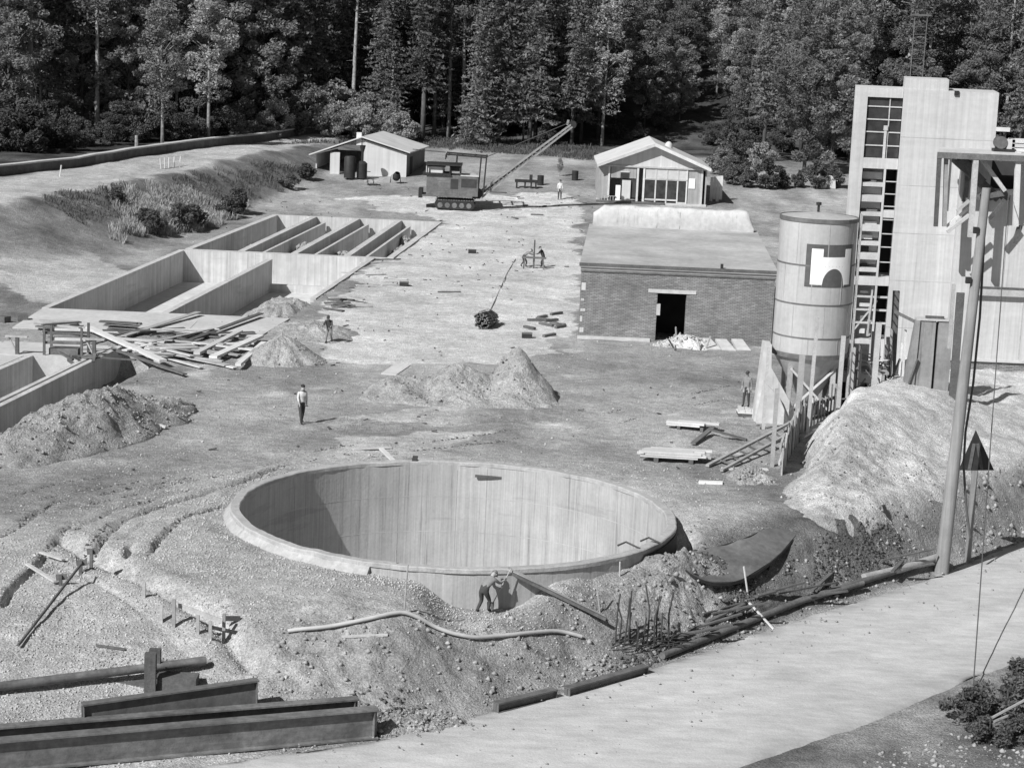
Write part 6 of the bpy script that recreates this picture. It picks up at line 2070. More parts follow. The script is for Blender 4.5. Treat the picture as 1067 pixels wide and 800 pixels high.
# curved plate
def curved_plate():
    c = gp(770, 592)
    t = thing('curved_steel_plate', (c.x, c.y, c.z), 'curved dark steel formwork plate lying right of the round basin', 'steel plate')
    n = 24
    p0, p1 = gp(712, 583, 0.45), gp(835, 572, 0.75)      # near edge line ends
    q0, q1 = gp(716, 578, 0.55), gp(798, 551, 0.55)      # far edge ends
    near0, near1 = Vector((p0.x, p0.y, c.z + 0.55)), Vector((p1.x, p1.y, c.z + 0.75))
    n0 = gp(705, 584, 0.34)
    n1 = gp(835, 572, 0.5)
    f0 = gp(707, 575, 0.36)
    f1 = gp(797, 551, 0.4)
    nm = gp(768, 604, 0.36)
    fm = gp(757, 567, 0.38)
    def curve(a, b, m, s):
        ctrl = m * 2 - (a + b) * 0.5
        return a * (1 - s) ** 2 + ctrl * 2 * s * (1 - s) + b * s * s
    V, Q = [], []
    k = 8
    for i in range(n + 1):
        s = i / n
        a, b = curve(n0, n1, nm, s), curve(f0, f1, fm, s)
        for j in range(k + 1):
            V.append(a.lerp(b, j / k) - c + Vector((0, 0, -0.03 * math.sin(PI * j / k) + 0.03 * math.sin(i * 0.9 + j * 0.8))))
    off = len(V)
    V += [v - Vector((0, 0, 0.05)) for v in V]
    w = k + 1
    for i in range(n):
        for j in range(k):
            q = (i * w + j, (i + 1) * w + j, (i + 1) * w + j + 1, i * w + j + 1)
            Q.append(q)
            Q.append(tuple(off + e for e in q[::-1]))
    for i in range(n):
        for j in (0, k):
            Q.append((i * w + j, (i + 1) * w + j, off + (i + 1) * w + j, off + i * w + j))
    for j in range(k):
        for i in (0, n):
            Q.append((i * w + j, i * w + j + 1, off + i * w + j + 1, off + i * w + j))
    m = MB().add(V, Q)
    smooth_angle(m.build('plate', 'steel_mid', t), 40)
    m = MB()
    pts = [curve(n0, n1, nm, i / n) - c for i in range(n + 1)]
    for i in range(n):
        m.beam(tuple(pts[i] - Vector((0, 0.03, 0.08))), tuple(pts[i + 1] - Vector((0, 0.03, 0.08))), 0.05, 0.11)
    m.build('edge_flange', 'iron_black', t)
    pts = [curve(f0, f1, fm, i / n) - c for i in range(n + 1)]
    m = MB()
    for i in range(n):
        m.beam(tuple(pts[i] - Vector((0, -0.03, 0.06))), tuple(pts[i + 1] - Vector((0, -0.03, 0.06))), 0.05, 0.14)
    m.build('edge_flange', 'iron_black', t)
    for s in (0.25, 0.5, 0.75):
        a, b = curve(n0, n1, nm, s) - c, curve(f0, f1, fm, s) - c
        MB().beam(tuple(a - Vector((0, 0, 0.28))), tuple(b - Vector((0, 0, 0.28))), 0.06, 0.16).build('rib', 'iron_black', t)
curved_plate()
def second_plate():
    c = gp(905, 572)
    t = thing('half_buried_plate', tuple(c), 'dark plate sticking half buried out of the sand bank foot', 'steel plate')
    MB().prism([(-1.3, -0.3), (0.9, -0.3), (0.55, 0.7), (-0.9, 0.35)], 'y', -0.05, 0.03).build('plate', 'steel_dark', t)
    MB().beam((0.95, -0.05, -0.2), (0.45, -0.05, 0.85), 0.12, 0.12).build('edge_bar', 'iron_black', t)
second_plate()

# ================================================================== REBAR, PLANKS, HOSE
RND2 = random.Random(5)
for k, (u, v, top) in enumerate([(641, 668, 622), (645, 670, 630), (650, 672, 625), (655, 668, 618), (658, 672, 640), (669, 672, 644), (674, 672, 613), (682, 675, 624), (684, 675, 624), (697, 672, 620), (662, 676, 648), (690, 676, 640)]):
    p = gp(u, v)
    h = (v - top) / 28.0
    m = MB().tube([(0, 0, -0.3), (RND2.uniform(-0.1, 0.1), RND2.uniform(-0.05, 0.05), h * 0.6), (RND2.uniform(-0.15, 0.15), RND2.uniform(-0.1, 0.1), h)], 0.032, 6)
    tag(m.build('reinforcing_bar', 'rebar', loc=tuple(p)), 'thin upright reinforcing bar of the cluster by the road', 'rebar', 'upright reinforcing bars by the road')
for k in range(16):
    a = gp(RND2.uniform(636, 700), RND2.uniform(664, 684))
    an = RND2.uniform(0.45, 1.0)
    L = RND2.uniform(0.6, 1.5)
    m = MB().tube([(0, 0, 0.12 + 0.02 * k), (L * math.cos(an) * 0.5, L * math.sin(an) * 0.5, 0.2 + 0.02 * k), (L * math.cos(an), L * math.sin(an), 0.1 + 0.02 * k)], 0.02, 6)
    tag(m.build('reinforcing_bar', 'rebar', loc=tuple(a)), 'thin reinforcing bar lying at the foot of the upright cluster', 'rebar', 'lying reinforcing bars by the road')
def plank(u0, v0, u1, v1, label, group=None, w=0.22, h=0.06, m='wood', za=0.05, zb=0.05, cat='plank', name='plank'):
    a, b = gp(u0, v0, za), gp(u1, v1, zb)
    o = MB().beam((0, 0, 0), tuple(b - a), w, h).build(name, m, loc=tuple(a))
    return tag(o, label, cat, group)
# leaning plank on the basin edge
a = gp(628, 643, 0.3)
b = Vector((BC[0] + 8.3 * math.cos(R(-66)), BC[1] + 8.3 * math.sin(R(-66)), 0.33))
b2 = aty(529, 592, BC[1] - 8.1)
d = b2 - a
o = MB().beam((0, 0, 0), tuple(d), 0.24, 0.08).build('plank', 'wood', loc=tuple(a))
tag(o, 'long dark plank leaning from the bank up to the basin rim', 'plank')
o = MB().beam((0.1, -0.3, 0.02), tuple(d * 0.98 + Vector((0.1, -0.15, -0.1))), 0.10, 0.10).build('pole', 'wood_dark', loc=tuple(a))
tag(o, 'thin pole lying just below the long leaning plank', 'pole')
# stakes round the basin
for (u0, v0, u1, v1, l, r_) in [(421, 638, 425, 588, 'thin stake with the hose hung on it before the basin', 0.03), (413, 600, 413, 573, 'thin stake against the near basin rim', 0.025), (533, 622, 533, 596, 'thin stake on the near bank right of the bending man', 0.02), (781, 620, 775, 590, 'pale bent stick below the curved plate', 0.035), (627, 642, 621, 606, 'thin stick on the bank below the leaning plank', 0.02), (646, 600, 646, 585, 'short bar at the right basin edge', 0.03)]:
    p = gp(u0, v0)
    q = aty(u1, v1, p.y)
    m = MB().tube([(0, 0, -0.3), tuple(q - p)], r_, 6)
    tag(m.build('stake', 'wood' if 'pale' not in l else 'wood_pale', loc=tuple(p)), l, 'stake')
plank(781, 622, 806, 655, 'pale stick lying below the curved plate, at the road verge', None, 0.07, 0.05, 'wood_pale')
# hose
HP = [(300, 657), (340, 654), (380, 646), (418, 637), (435, 643), (452, 653), (470, 660), (490, 664), (520, 663), (550, 660), (580, 657), (606, 663)]
HP = list(zip(np.interp(np.linspace(0, 11, 45), range(12), [a for a, b in HP]), np.interp(np.linspace(0, 11, 45), range(12), [b for a, b in HP])))
pts = [gp(u, v, 0.10) for u, v in HP]
for _ in range(2):
    pts = [pts[0]] + [(pts[i - 1] + pts[i] * 2 + pts[i + 1]) / 4 + Vector((0, 0, 0.012)) for i in range(1, len(pts) - 1)] + [pts[-1]]
o = MB().tube([tuple(p - pts[0]) for p in pts], 0.07, 8).build('water_hose', 'hose', loc=tuple(pts[0]))
smooth_angle(o, 60)
tag(o, 'pale thick hose draped along the bank before the basin', 'hose')
plank(356, 663, 404, 661, 'pale pole on the bank below the hose', None, 0.09, 0.07, 'wood_pale')
# things on the basin rim
t = thing('rope_bundle', tuple(Vector((BC[0] - 1.95, BC[1] + 8.35, 0.26))), 'dark hanging rag over the far rim of the basin', 'rag')
MB().prism([(-0.10, 0.02), (0.12, 0.02), (0.18, -0.75), (0.05, -1.0), (-0.08, -0.6)], 'y', -0.50, -0.44).build('rag', 'cloth_dark', t)
MB().box(-0.1, 0.12, -0.49, 0.25, 0.0, 0.05).build('fold', 'cloth_dark', t)
q = gp(427, 482)
heap('dark_lump', (q.x, q.y), 0.55, 0.3, 0.35, 0, 'heap_dark', 'small dark lump behind the far basin rim', 'earth lump', 41, 0.12, None, 30, 0.12)
plank(396, 466, 414, 484, 'pale board leading to the far basin rim', None, 0.2, 0.06, 'wood_pale', 0.08, 0.25)
plank(368, 468, 408, 466, 'pale board lying behind the far basin rim', None, 0.2, 0.06, 'wood_pale')
a = Vector((BC[0] + BR * math.cos(R(-28)), BC[1] + BR * math.sin(R(-28)), 0.3))
for k, (x, y, l) in enumerate([(-0.55, 0.1, 'short bar lying on the right basin rim'), (-1.4, -0.65, 'bent bar on the near right basin rim')]):
    m = MB().tube([(0, 0, 0), (0.3, 0.1, 0.12), (0.8, -0.1, -0.05)], 0.035, 6)
    tag(m.build('steel_bar', 'rebar', loc=(a.x + x, a.y + y, 0.3)), l, 'bar')

# timber edge logs along the right verge
for (u0, v0, u1, v1, r_, l) in [(690, 683, 985, 566, 0.13, 'long dark log lying along the road verge below the pole'), (735, 667, 900, 596, 0.10, 'thinner dark log beside the long verge log'), (900, 602, 978, 570, 0.16, 'pale thick log ending at the timber pole')]:
    a, b = gp(u0, v0, r_), gp(u1, v1, r_)
    mid = gp((u0 + u1) / 2, (v0 + v1) / 2, r_)
    m = MB().tube([(0, 0, 0), tuple(mid - a), tuple(b - a)], r_, 8)
    tag(smooth_angle(m.build('log', 'wood_dark' if 'dark' in l else 'wood', loc=tuple(a)), 50), l, 'log')

# ================================================================== BOARDS AND FRAMES LEFT
G = 'boards on the concrete apron'
for i in range(34):
    u0 = RND2.uniform(75, 205)
    v0 = 345 + RND2.uniform(0, 26)
    L = RND2.uniform(50, 95)
    a = at(u0, v0, 0.1 + 0.035 * (i % 4))
    b = at(min(u0 + L, 272), v0 + L * RND2.choice([RND2.uniform(-0.06, 0.12), RND2.uniform(-0.35, 0.3)]), 0.12 + 0.04 * (i % 3))
    zb = max(gz(a.x, a.y), 0.06)
    a.z = zb + 0.05 + 0.05 * (i % 6)
    b.z = zb + 0.05 + 0.06 * ((i * 3) % 5)
    o = MB().beam((0, 0, 0), tuple(b - a), RND2.uniform(0.2, 0.42), 0.06).build('plank', RND2.choice(['wood_pale', 'wood_pale', 'wood', 'wood_dark']), loc=tuple(a))
    tag(o, 'plank of the loose spread of boards on the apron before the bays', 'plank', G)
for (u0, v0, u1, v1, w, l) in [(92, 341, 170, 376, 0.4, 'long pale board slanting down from the frame across the other boards'), (205, 368, 250, 345, 0.35, 'thick beam pointing away at the right of the boards'), (222, 372, 271, 350, 0.45, 'rightmost thick beam of the loose boards'), (248, 380, 275, 357, 0.3, 'short squared timber right of the boards')]:
    a, b = at(u0, v0, 0.3), at(u1, v1, 0.3)
    o = MB().beam((0, 0, 0), tuple(b - a), w, 0.14).build('beam_timber', 'wood_pale', loc=tuple(a))
    tag(o, l, 'timber beam')
G = 'dark boards stacked on the apron'
for i in range(5):
    a = at(104 + 3 * (i % 2), 335.5, 0.08 + 0.1 * i)
    b = at(147 - 4 * (i % 3), 338, 0.08 + 0.1 * i)
    o = MB().beam((0, 0, 0.05 + 0.0 * i), tuple(b - a + Vector((0, 0, 0.05))), 0.35, 0.07).build('plank', 'wood_dark', loc=tuple(a))
    tag(o, 'dark plank of the small stack on the bare apron', 'plank', G)
G = 'boards stacked by the left frame'
for i in range(9):
    a = at(38 + RND2.uniform(-4, 6), 337 + RND2.uniform(-3, 5), 0.08 + 0.07 * i)
    b = at(80 + RND2.uniform(-6, 6), 340 + RND2.uniform(-5, 5), 0.08 + 0.07 * i)
    o = MB().beam((0, 0, 0.05), tuple(b - a + Vector((0, 0, 0.05))), 0.3, 0.06).build('plank', RND2.choice(['wood', 'wood_pale', 'wood_dark']), loc=tuple(a))
    tag(o, 'plank of the untidy stack left of the formwork frame', 'plank', G)
a = at(46, 370, 0.05)
t = thing('formwork_frame', tuple(a), 'open rectangular timber frame standing at the head of the near channel', 'frame')
b = at(85, 371, 0.05) - a
ht = aty(46, 342, a.y).z
for (x, y) in ((0, 0), (b.x, b.y), (0.1, 1.2), (b.x + 0.1, b.y + 1.2)):
    MB().box(x - 0.06, x + 0.06, y - 0.06, y + 0.06, 0, ht + RND2.uniform(-0.1, 0.15)).build('post', 'wood_dark', t)
for z in (ht * 0.45, ht * 0.8):
    MB().beam((0, 0.07, z), (b.x, b.y + 0.07, z), 0.06, 0.14).build('rail', 'wood_dark', t)
    MB().beam((0.1, 1.27, z), (b.x + 0.1, b.y + 1.27, z), 0.06, 0.14).build('rail', 'wood_pale', t)
MB().box(0.2, b.x - 0.2, 0.2, 1.0, 0.02, 0.35).build('box', 'wood_dark', t)
for (u, v, l) in [(18, 369, 'small post with a flat top at the left channel'), (98, 372, 'stubby timber post with a cross board at the channel end')]:
    a = at(u, v, 0.05)
    t = thing('low_trestle', tuple(a), l, 'trestle')
    MB().box(-0.09, 0.09, -0.09, 0.09, -0.05, 0.9).build('post', 'wood_dark', t)
    MB().box(-0.6, 0.55, -0.12, 0.12, 0.9, 0.98).build('top_board', 'wood', t)
    MB().beam((-0.05, 0.05, 0.1), (-0.45, 0.05, 0.9), 0.07, 0.07).build('brace', 'wood', t)
for i in range(7):
    a = at(80 + RND2.uniform(-5, 24), 374 - RND2.uniform(-3, 8), 0.1)
    o = MB().beam((0, 0, 0), (RND2.uniform(-0.9, 0.9), RND2.uniform(-0.6, 0.8), RND2.uniform(0, 0.5)), 0.16, 0.1).build('offcut', 'wood_dark', loc=tuple(a))
    tag(o, 'dark timber offcut lying on the head of the near channel', 'offcut', 'offcuts at the near channel')
for (u0, v0, u1, v1, l) in [(0, 332, 8, 333, 'dark short beam at the left edge of the deck'), (18, 331, 29, 331, 'dark short beam right of the one at the left edge')]:
    plank(u0, v0, u1, v1, l, None, 0.5, 0.35, 'wood_dark', 0.18, 0.18, 'timber beam', 'beam_timber')
plank(130, 430, 173, 445, 'pale pole lying on the clay heap', None, 0.14, 0.1, 'wood_pale', 0.55, 0.12, 'pole', 'pole')
# boards on the right bay edge and by the path
G = 'boards at the mouth of the right bay'
for i in range(9):
    u, v = 345 + RND2.uniform(-8, 20), 314 + RND2.uniform(-4, 8)
    plank(u, v, u + RND2.uniform(14, 30), v + RND2.uniform(-1, 3), 'board of the dark pile at the mouth of the right bay', G, 0.26, 0.07, RND2.choice(['wood_dark', 'wood', 'wood_dark']), 0.06 + 0.05 * (i % 4), 0.08 + 0.05 * (i % 4))
G = 'boards strewn along the right bay'
for i in range(12):
    u, v = 350 + RND2.uniform(0, 60), 300 - RND2.uniform(0, 34)
    plank(u, v, u + RND2.uniform(12, 30), v + RND2.uniform(-1, 2), 'thin board lying on the ground along the right bay', G, 0.16, 0.05, RND2.choice(['wood_pale', 'wood', 'wood_dark']))

# board bundles right of centre
def bundle(u, v, n, L, lab, seed, rz=0.0, layers=2):
    rd = random.Random(seed)
    p = gp(u, v)
    t = thing('board_stack', tuple(p), lab, 'board stack', None, rz)
    MB().box(-L * 0.38, -L * 0.30, -0.55, 0.55, 0.0, 0.2).build('bearer', 'wood_dark', t)
    MB().box(L * 0.22, L * 0.30, -0.55, 0.55, 0.0, 0.2).build('bearer', 'wood_dark', t)
    for k in range(layers):
        for i in range(n):
            w = 1.1 / n
            x0 = -L / 2 + rd.uniform(-0.5, 0.4)
            MB().box(x0, x0 + L + rd.uniform(-0.3, 0.2), -0.55 + i * w + 0.01, -0.55 + (i + 1) * w - 0.01, 0.205 + 0.09 * k, 0.28 + 0.09 * k).build('board', rd.choice(['wood_pale', 'wood_pale', 'wood']), t)
bundle(704, 480, 4, 2.5, 'stack of pale boards on bearers in front of the ramp', 3, R(-4), 3)
bundle(722, 447, 3, 1.8, 'slanting stack of pale boards farther back before the ramp', 4, R(-12), 2)
plank(722, 462, 742, 446, 'dark board crossing behind the board stacks', None, 0.24, 0.08, 'wood_dark', 0.1, 0.3)
plank(738, 447, 778, 458, 'long thin board lying right of the slanting stack', None, 0.2, 0.07, 'wood_dark', 0.3, 0.06)
plank(752, 488, 800, 489, 'board lying flat across the foot of the ramp', None, 0.3, 0.06, 'wood_pale')
plank(728, 502, 753, 503, 'short pale board lying alone before the shoring', None, 0.3, 0.1, 'wood_pale')
q = gp(783, 500)
heap('dark_scrap_heap', (q.x, q.y), 1.0, 0.9, 0.5, 0, 'heap_dark', 'dark scrap heap at the near end of the plank shoring', 'scrap heap', 51, 0.22, None, 120, 0.16)
# pallets and bricks by the man at the silo
for k, (u, v, l) in enumerate([(781, 432, 'low pallet with bricks below the man at the silo'), (812, 434, 'pallet with bricks under the silo legs')]):
    p = gp(u, v)
    t = thing('pallet', tuple(p), l, 'pallet')
    for i in range(3):
        MB().box(-0.6, 0.6, -0.5 + 0.42 * i, -0.38 + 0.42 * i, 0, 0.14).build('runner', 'wood_dark', t)
    for i in range(5):
        MB().box(-0.62, 0.62, -0.54 + 0.23 * i, -0.37 + 0.23 * i, 0.142, 0.17).build('slat', 'wood_pale', t)
    for i in range(4):
        for j in range(2):
            MB().box(-0.55 + 0.29 * i, -0.28 + 0.29 * i, -0.5 + 0.5 * j, -0.05 + 0.5 * j, 0.172, 0.36 if (i + j + k) % 3 else 0.28).build('brick_block', 'plaster', t)
# slabs by the brick doorway
for k, (u, v, l) in enumerate([(741, 363, 'pale slab leaning out from the rubble, nearest the doorway'), (757, 364, 'pale slab in the middle of the row by the brick wall'), (773, 364, 'pale slab at the right end of the row by the brick wall')]):
    p = gp(u, v)
    o = MB().prism([(-0.35, -0.5), (0.45, -0.5), (0.15, 1.1), (-0.5, 1.1)], 'z', 0.0, 0.16).build('concrete_slab', 'slab', loc=(p.x, p.y, p.z + 0.02))
    o.rotation_euler = (R(14), 0, R(8 - 3 * k))
    tag(o, l, 'slab')
for i in range(8):
    u, v = 700 + RND2.uniform(0, 40), 362 + RND2.uniform(-8, 8)
    p = gp(u, v)
    o = MB().beam((0, 0, 0.1), (RND2.uniform(-0.4, 0.4), RND2.uniform(-0.3, 0.3), RND2.uniform(0.4, 1.3)), 0.08, 0.08).build('offcut', RND2.choice(['wood', 'wood_dark']), loc=tuple(p))
    tag(o, 'timber offcut sticking out of the rubble before the brick doorway', 'offcut', 'offcuts in the rubble')

# ================================================================== MIDDLE OF THE SITE
q = gp(506, 341)
t = thing('brush_bundle', tuple(q), 'round dark bundle of brushwood lying on the pale ground', 'bundle')
rs = np.random.RandomState(8)
m = MB()
for i in range(90):
    a = rs.rand() * 6.28
    r_ = 0.48 * math.sqrt(rs.rand())
    x, z = math.cos(a) * r_, 0.5 + math.sin(a) * r_ * 0.95
    m.tube([(x - 0.1 + 0.2 * rs.rand(), -0.7 - 0.3 * rs.rand(), z), (x, 0.8 + 0.5 * rs.rand(), z * 0.9)], 0.045, 5)
o = stuff(m.build('twigs', 'wood_dark', t))
for y in (-0.3, 0.4):
    w = MB().lathe([(0.52, -0.03), (0.55, -0.03), (0.55, 0.03), (0.52, 0.03)], 20, close=True)
    w.v = [(a, y + c_, b + 0.5) for a, b, c_ in w.v]
    w.build('binding', 'rebar', t)
t.rotation_euler = (0, 0, R(-18))
q = gp(556, 280)
t = thing('saw_trestle', tuple(q), 'timber trestle with an upright post between two workers', 'trestle')
MB().box(-0.9, 0.9, -0.1, 0.1, 0.75, 0.87).build('top_beam', 'wood_dark', t)
for s in (-0.75, 0.75):
    for e in (-1, 1):
        MB().beam((s, e * 0.4, 0), (s * 0.9, e * 0.05, 0.76), 0.08, 0.08).build('leg', 'wood_dark', t)
MB().box(-0.06, 0.06, 0.12, 0.24, 0.0, 2.1).build('upright_post', 'wood_dark', t)
for (u, v, l) in [(492, 264, 'lone dark tool box on the pale ground left of the workers'), (421, 298, 'tiny dark block on the pale ground beyond the bays'), (549, 352, 'dark iron fitting lying before the brick building')]:
    p = gp(u, v)
    t = thing('tool_box', tuple(p), l, 'box')
    MB().box(-0.3, 0.3, -0.17, 0.17, 0, 0.25).build('body', 'iron_black', t)
    MB().box(-0.31, 0.31, -0.18, 0.18, 0.252, 0.3).build('lid', 'wood_dark', t)
    MB().beam((-0.2, 0, 0.34), (0.2, 0, 0.34), 0.03, 0.05).build('handle', 'wood', t)
G = 'scrap lying before the brick building'
for i in range(11):
    u, v = 545 + RND2.uniform(0, 40), 325 + RND2.uniform(0, 26)
    plank(u, v, u + RND2.uniform(6, 16), v + RND2.uniform(-3, 3), 'dark scrap timber lying on the ground left of the brick building', G, 0.2, 0.14, 'wood_dark', 0.08, 0.1)
plank(456, 304, 480, 304, 'single dark board on the pale ground right of the bays', None, 0.2, 0.06, 'wood_dark')
plank(508, 200, 528, 201, 'dark board lying beyond the narrow channels', None, 0.3, 0.1, 'wood_dark')
plank(405, 390, 420, 380, 'pale flat board on the left end of the long mound', None, 0.8, 0.06, 'wood_pale', 0.7, 0.9)
# long line of tipped stones up the middle: cable trench edge
pts = [gp(u, v, 0.03) for u, v in [(505, 335), (516, 312), (528, 285), (537, 270)]]
o = MB().tube([tuple(p - pts[0]) for p in pts], 0.03, 6).build('buried_cable', 'clod', loc=tuple(pts[0]))
tag(o, 'thin cable running from the brush bundle towards the workers', 'cable')
# far clutter
for (u0, v0, n, l) in [(548, 196, 1, 'dark cable reel stand beyond the boom'), (563, 193, 1, 'dark upright drum right of the reel stand beyond the boom'), (599, 188, 1, 'small dark upright drum far beyond the boom')]:
    p = gp(u0, v0)
    t = thing('oil_drum' if 'drum' in l else 'reel_stand', tuple(p), l, 'drum' if 'drum' in l else 'stand')
    if 'drum' in l:
        smooth_angle(MB().lathe([(0.01, 0), (0.32, 0), (0.32, 0.95), (0.01, 0.95)], 16).build('drum', 'iron_black', t), 40)
        for z in (0.3, 0.62):
            MB().lathe([(0.32, z - 0.03), (0.345, z), (0.32, z + 0.03)], 16).build('rib', 'iron_black', t)
    else:
        MB().box(-1.1, 1.1, -0.3, 0.3, 0.55, 0.8).build('top', 'iron_black', t)
        for s in (-0.9, -0.1, 0.5, 0.95):
            MB().box(s - 0.08, s + 0.08, -0.25, 0.25, 0, 0.56).build('leg', 'iron_black', t)
        MB().box(0.3, 0.6, -0.15, 0.15, 0.8, 1.3).build('spindle', 'iron_black', t)
G = 'scrap strewn beyond the channels'
for i in range(14):
    u, v = 505 + RND2.uniform(0, 70), 205 + RND2.uniform(0, 22)
    plank(u, v, u + RND2.uniform(5, 16), v + RND2.uniform(-2, 2), 'timber scrap strewn on the ground below the excavator boom', G, 0.25, 0.1, RND2.choice(['wood_dark', 'wood', 'wood_pale']), 0.06, 0.06)
p = gp(862, 196)
t = thing('canvas_tent', tuple(p), 'small white canvas shelter on the far ground left of the tower', 'tent')
MB().prism([(-0.75, 0), (0.75, 0), (0.68, 0.9), (0.3, 1.3), (-0.35, 1.3), (-0.7, 0.85)], 'y', -0.6, 0.7).build('canvas', 'canvas', t)
MB().prism([(-0.2, 0.0), (0.2, 0.0), (0.0, 0.8)], 'y', -0.612, -0.601).build('door_flap', 'cloth_mid', t)
# small birch at the far path, pole behind the house
p = gp(583, 184)
tree('w0', p.x, p.y, 0.13, 'tiny sapling beyond the distant man', None)
# pegs and boards in the left foreground
for k, (u, v, h, l) in enumerate([(84, 598, 0.45, 'dark survey peg with board at the trench crossing'), (95, 592, 0.65, 'taller dark survey peg with board, right of the other'), (63, 610, 0.35, 'short survey peg beside the leaning rod')]):
    p = gp(u, v)
    t = thing('survey_peg', tuple(p), l, 'peg')
    MB().box(-0.05, 0.05, -0.05, 0.05, -0.3, h).build('stake', 'wood_dark', t)
    MB().beam((-0.16, 0.06, h - 0.1), (0.2, 0.06, h - 0.05), 0.03, 0.2).build('cross_board', 'wood_dark', t)
a, b = gp(19, 672, 0.12), gp(84, 588, 0.6)
o = MB().tube([(0, 0, 0), tuple(b - a)], 0.05, 6).build('rod', 'wood_dark', loc=tuple(a))
tag(o, 'long thin dark rod leaning over the trench in the left foreground', 'rod')
for (u0, v0, u1, v1, l) in [(28, 596, 58, 606, 'upper plank laid across the dark trench'), (42, 575, 66, 583, 'lower plank laid across the end of the dark trench')]:
    plank(u0, v0, u1, v1, l, None, 0.14, 0.06, 'wood', 0.25, 0.12)
for k, (u, v, h, l) in enumerate([(150, 622, 0.5, 'first peg from the left of the levelling boards'), (168, 648, 0.55, 'peg second from the left of the levelling boards'), (181, 653, 0.9, 'third peg of the levelling boards'), (206, 660, 0.6, 'fourth peg of the levelling boards'), (219, 666, 0.6, 'fifth peg of the levelling boards'), (233, 668, 0.9, 'last peg of the levelling boards, at the trench end')]):
    p = gp(u, v)
    o = MB().box(-0.05, 0.05, -0.05, 0.05, -0.3, h).build('levelling_peg', 'wood', loc=tuple(p))
    tag(o, l, 'peg')
plank(185, 630, 232, 647, 'levelling board across the tall pegs in the trench', None, 0.05, 0.14, 'wood', 0.55, 0.75)
plank(232, 644, 250, 656, 'dark board end right of the last levelling peg', None, 0.05, 0.16, 'wood_dark', 0.6, 0.3)
plank(100, 672, 130, 676, 'small dark stick on the gravel in the left foreground', None, 0.08, 0.06, 'wood_dark')

# ================================================================== RIGHT FOREGROUND
for (u, v, s, l) in [(1010, 752, 0.62, 'dark bush in the right foreground corner, left of the leaning rods'), (1048, 745, 0.8, 'dark bush at the right edge below the road'), (1068, 725, 0.8, 'dark bush cut by the right edge, beside the road'), (1030, 775, 0.5, 'low dark bush in the bottom right corner'), (1063, 775, 0.55, 'low dark bush at the very bottom right')]:
    p = gp(u, v)
    tree(RND2.choice(['d0', 'd1']), p.x, p.y, s, l)
for (u0, v0, u1, v1, ha, hb, l) in [(1020, 755, 1072, 727, 0.5, 1.0, 'pale rod leaning over the bush in the right corner'), (1035, 752, 1075, 735, 0.2, 0.4, 'second thinner rod behind the bush in the right corner')]:
    a, b = gp(u0, v0, ha), gp(u1, v1, hb)
    o = MB().tube([(0, 0, 0), tuple(b - a)], 0.05, 6).build('rod', 'wood', loc=tuple(a))
    tag(o, l, 'rod')
rs = np.random.RandomState(77)
P = []
for i in range(700):
    u, v = 900 + rs.rand() * 190, 742 + rs.rand() * 75
    if v < 742 + (1067 - u) * 0.28:
        continue
    q = at(u, v, -2.5)
    P.append((q.x, q.y, gz(q.x, q.y)))
P = np.array(P)
o = link('verge_rubble', stones_mesh('verge_rubble', P, 0.02 + 0.10 * rs.rand(len(P)) ** 3, 9), 'clod')
stuff(tag(o, 'broken earth and stones on the verge in the bottom right corner', 'rubble'))
P = []
for i in range(260):
    u = 1000 + rs.rand() * 80
    v = 585 - (u - 1000) * 0.32 - rs.rand() * 42
    q = gp(u, v) if i % 4 == 0 else at(u, v, -1.5)
    P.append((q.x, q.y, max(gz(q.x, q.y), bank_z(q.x, q.y) if 8.6 < q.x < 33 and 76.2 < q.y < 111 else -9)))
P = np.array(P)
o = link('bank_rubble', stones_mesh('bank_rubble', P, 0.04 + 0.14 * rs.rand(len(P)) ** 3, 10, 1.0), 'clod')
stuff(tag(o, 'broken stones under the cut of the sand bank at the right edge', 'rubble'))

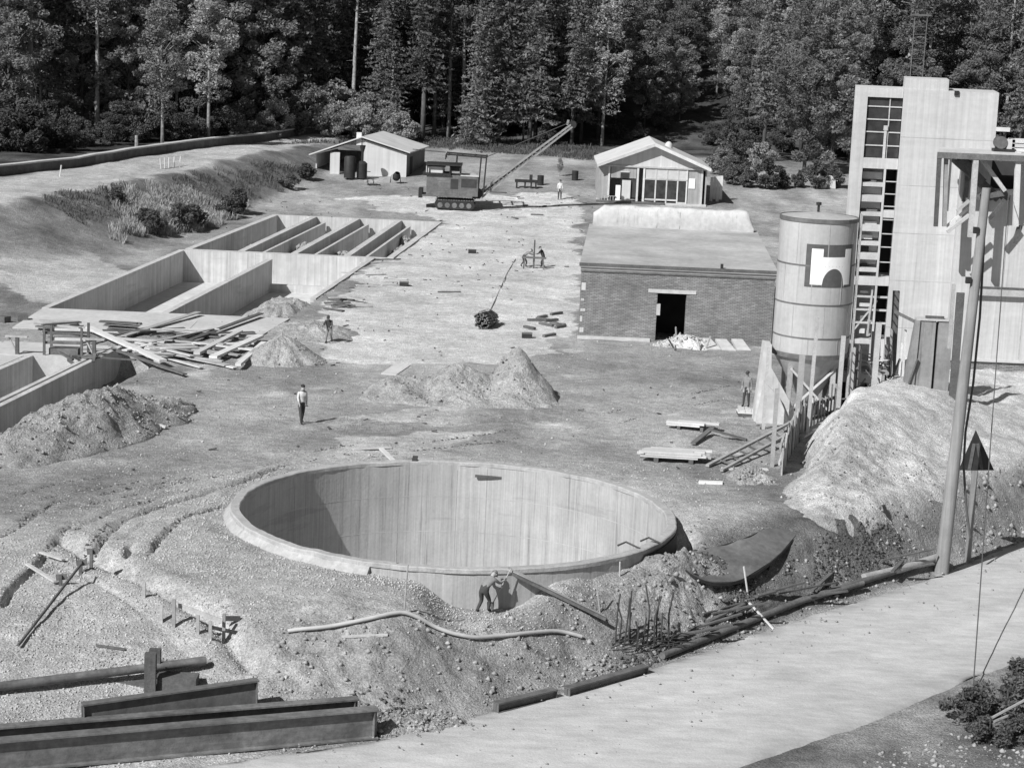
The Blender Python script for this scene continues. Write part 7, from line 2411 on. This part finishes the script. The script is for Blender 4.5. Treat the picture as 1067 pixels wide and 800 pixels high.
# ================================================================== LITTER
def litter():
    rs = np.random.RandomState(21)
    m = MB()
    n = 0
    while n < 300:
        x, y = -24 + rs.rand() * 40, 80 + rs.rand() ** 0.9 * 118
        r = math.hypot(x - BC[0], y - BC[1])
        if r < BR + 0.5 or abs(x / y) > 0.26:
            continue
        if any(bool(in_poly(np.array([x]), np.array([y]), h)[0]) for h in HOLES) or (3.2 < x < 17.5 and 118 < y < 142) or emb_d(x, y) > 0:
            continue
        if float(vnoise(x, y, 6, 201)) < 0.1 and rs.rand() < 0.7:
            continue
        z = gz(x, y)
        a = rs.rand() * 6.283
        L = 0.1 + 0.4 * rs.rand() ** 3
        w = 0.04 + 0.07 * rs.rand()
        d = Vector((math.cos(a) * L, math.sin(a) * L, rs.randn() * 0.04))
        m.beam((x, y, z + 0.03), tuple(Vector((x, y, z + 0.05)) + d), w, 0.05)
        n += 1
    o = m.build('site_litter', 'wood_dark')
    stuff(tag(o, 'small dark scraps of wood littered over the working ground', 'litter'))
    # black damp clods along the foot of the bank and the verge right of it
    P = []
    for k in range(5200):
        f = rs.rand()
        u = np.interp(f, [0, 0.3, 0.6, 1.0], [560, 690, 830, 985])
        v = np.interp(f, [0, 0.3, 0.6, 1.0], [735, 676, 622, 575]) + rs.randn() * 5 - 5
        if float(vnoise(u, v, 22, 203)) < -0.1:
            continue
        q = at(u, v, -2.1)
        P.append((q.x, q.y, gz(q.x, q.y) + 0.01))
    for k in range(900):
        q = at(735 + rs.randn() * 26, 612 + rs.randn() * 14, -1.2)
        P.append((q.x, q.y, gz(q.x, q.y) + 0.01))
    for k in range(700):
        q = at(415 + rs.randn() * 22, 752 + rs.randn() * 8, -2.2)
        P.append((q.x, q.y, gz(q.x, q.y) + 0.01))
    P = np.array(P)
    k = (P[:, 1] - road_edge(P[:, 0])) > 0.15
    k &= np.hypot(P[:, 0] - BC[0], P[:, 1] - BC[1]) > BR + 0.3
    P = P[k]
    o = link('black_clods', stones_mesh('black_clods', P, 0.02 + 0.085 * rs.rand(len(P)) ** 2.5, 22, 0.7), 'dark_soil')
    stuff(tag(o, 'black damp clods of soil along the foot of the bank beside the road', 'soil clods'))
    P = []
    for ri, (pts, w, dep) in enumerate(RUTS[:14]):
        pts = [Vector(p) for p in pts]
        for (a, b) in zip(pts[:-1], pts[1:]):
            for k in range(int((b - a).length * 16)):
                q = a.lerp(b, rs.rand()) + Vector((rs.randn() * 0.09, rs.randn() * 0.09))
                if float(vnoise(q.x, q.y, 1.1, 210 + ri)) > (-0.25 if ri in (0, 1, 2, 3, 5) else 0.15):
                    P.append((q.x, q.y, gz(q.x, q.y)))
    P = np.array(P)
    o = link('mud_clods', stones_mesh('mud_clods', P, 0.025 + 0.06 * rs.rand(len(P)) ** 2, 23, 0.55), 'dark_soil')
    stuff(tag(o, 'dark mud clods broken up along the wheel ruts left of the basin', 'mud clods'))
    rd = random.Random(31)
    for k in range(16):
        f = rd.random()
        u = np.interp(f, [0, 0.5, 1.0], [690, 800, 960])
        v = np.interp(f, [0, 0.5, 1.0], [668, 628, 578]) - rd.uniform(0, 14)
        a = gp(u, v, 0.12)
        an = rd.uniform(0.3, 1.1)
        L = rd.uniform(0.8, 3.0)
        o = MB().beam((0, 0, 0), (L * math.cos(an), L * math.sin(an), rd.uniform(0.0, 0.35)), rd.uniform(0.06, 0.16), 0.06).build('lath', 'wood_dark', loc=tuple(a))
        tag(o, 'dark lath in the litter between the curved plate and the road', 'lath', 'laths along the road verge')
litter()

# ------------------------------------------------------------------ labels of look-alikes in one visible row: place counted from the left
def rank_labels():
    words = ['leftmost', 'second from the left', 'third from the left', 'fourth from the left', 'fifth from the left', 'sixth from the left', 'seventh from the left', 'eighth from the left', 'ninth from the left', 'tenth from the left', 'eleventh from the left', 'twelfth from the left']
    rows = {}
    for o in COL.objects:
        if o.parent is None and 'label' in o and ('front row' in o['label'] or o.get('group') in ('bushes before the left wood', 'bushes below the trees on the right', 'dark bushes on the embankment', 'stakes by the low wall', 'undergrowth behind the site')):
            rows.setdefault(o['label'], []).append(o)
    for lab, os_ in rows.items():
        if 1 < len(os_) <= 13:
            os_.sort(key=lambda o: o.location.x / o.location.y)
            for k, o in enumerate(os_):
                o['label'] = lab + ', ' + ('rightmost' if k == len(os_) - 1 else words[k])
rank_labels()
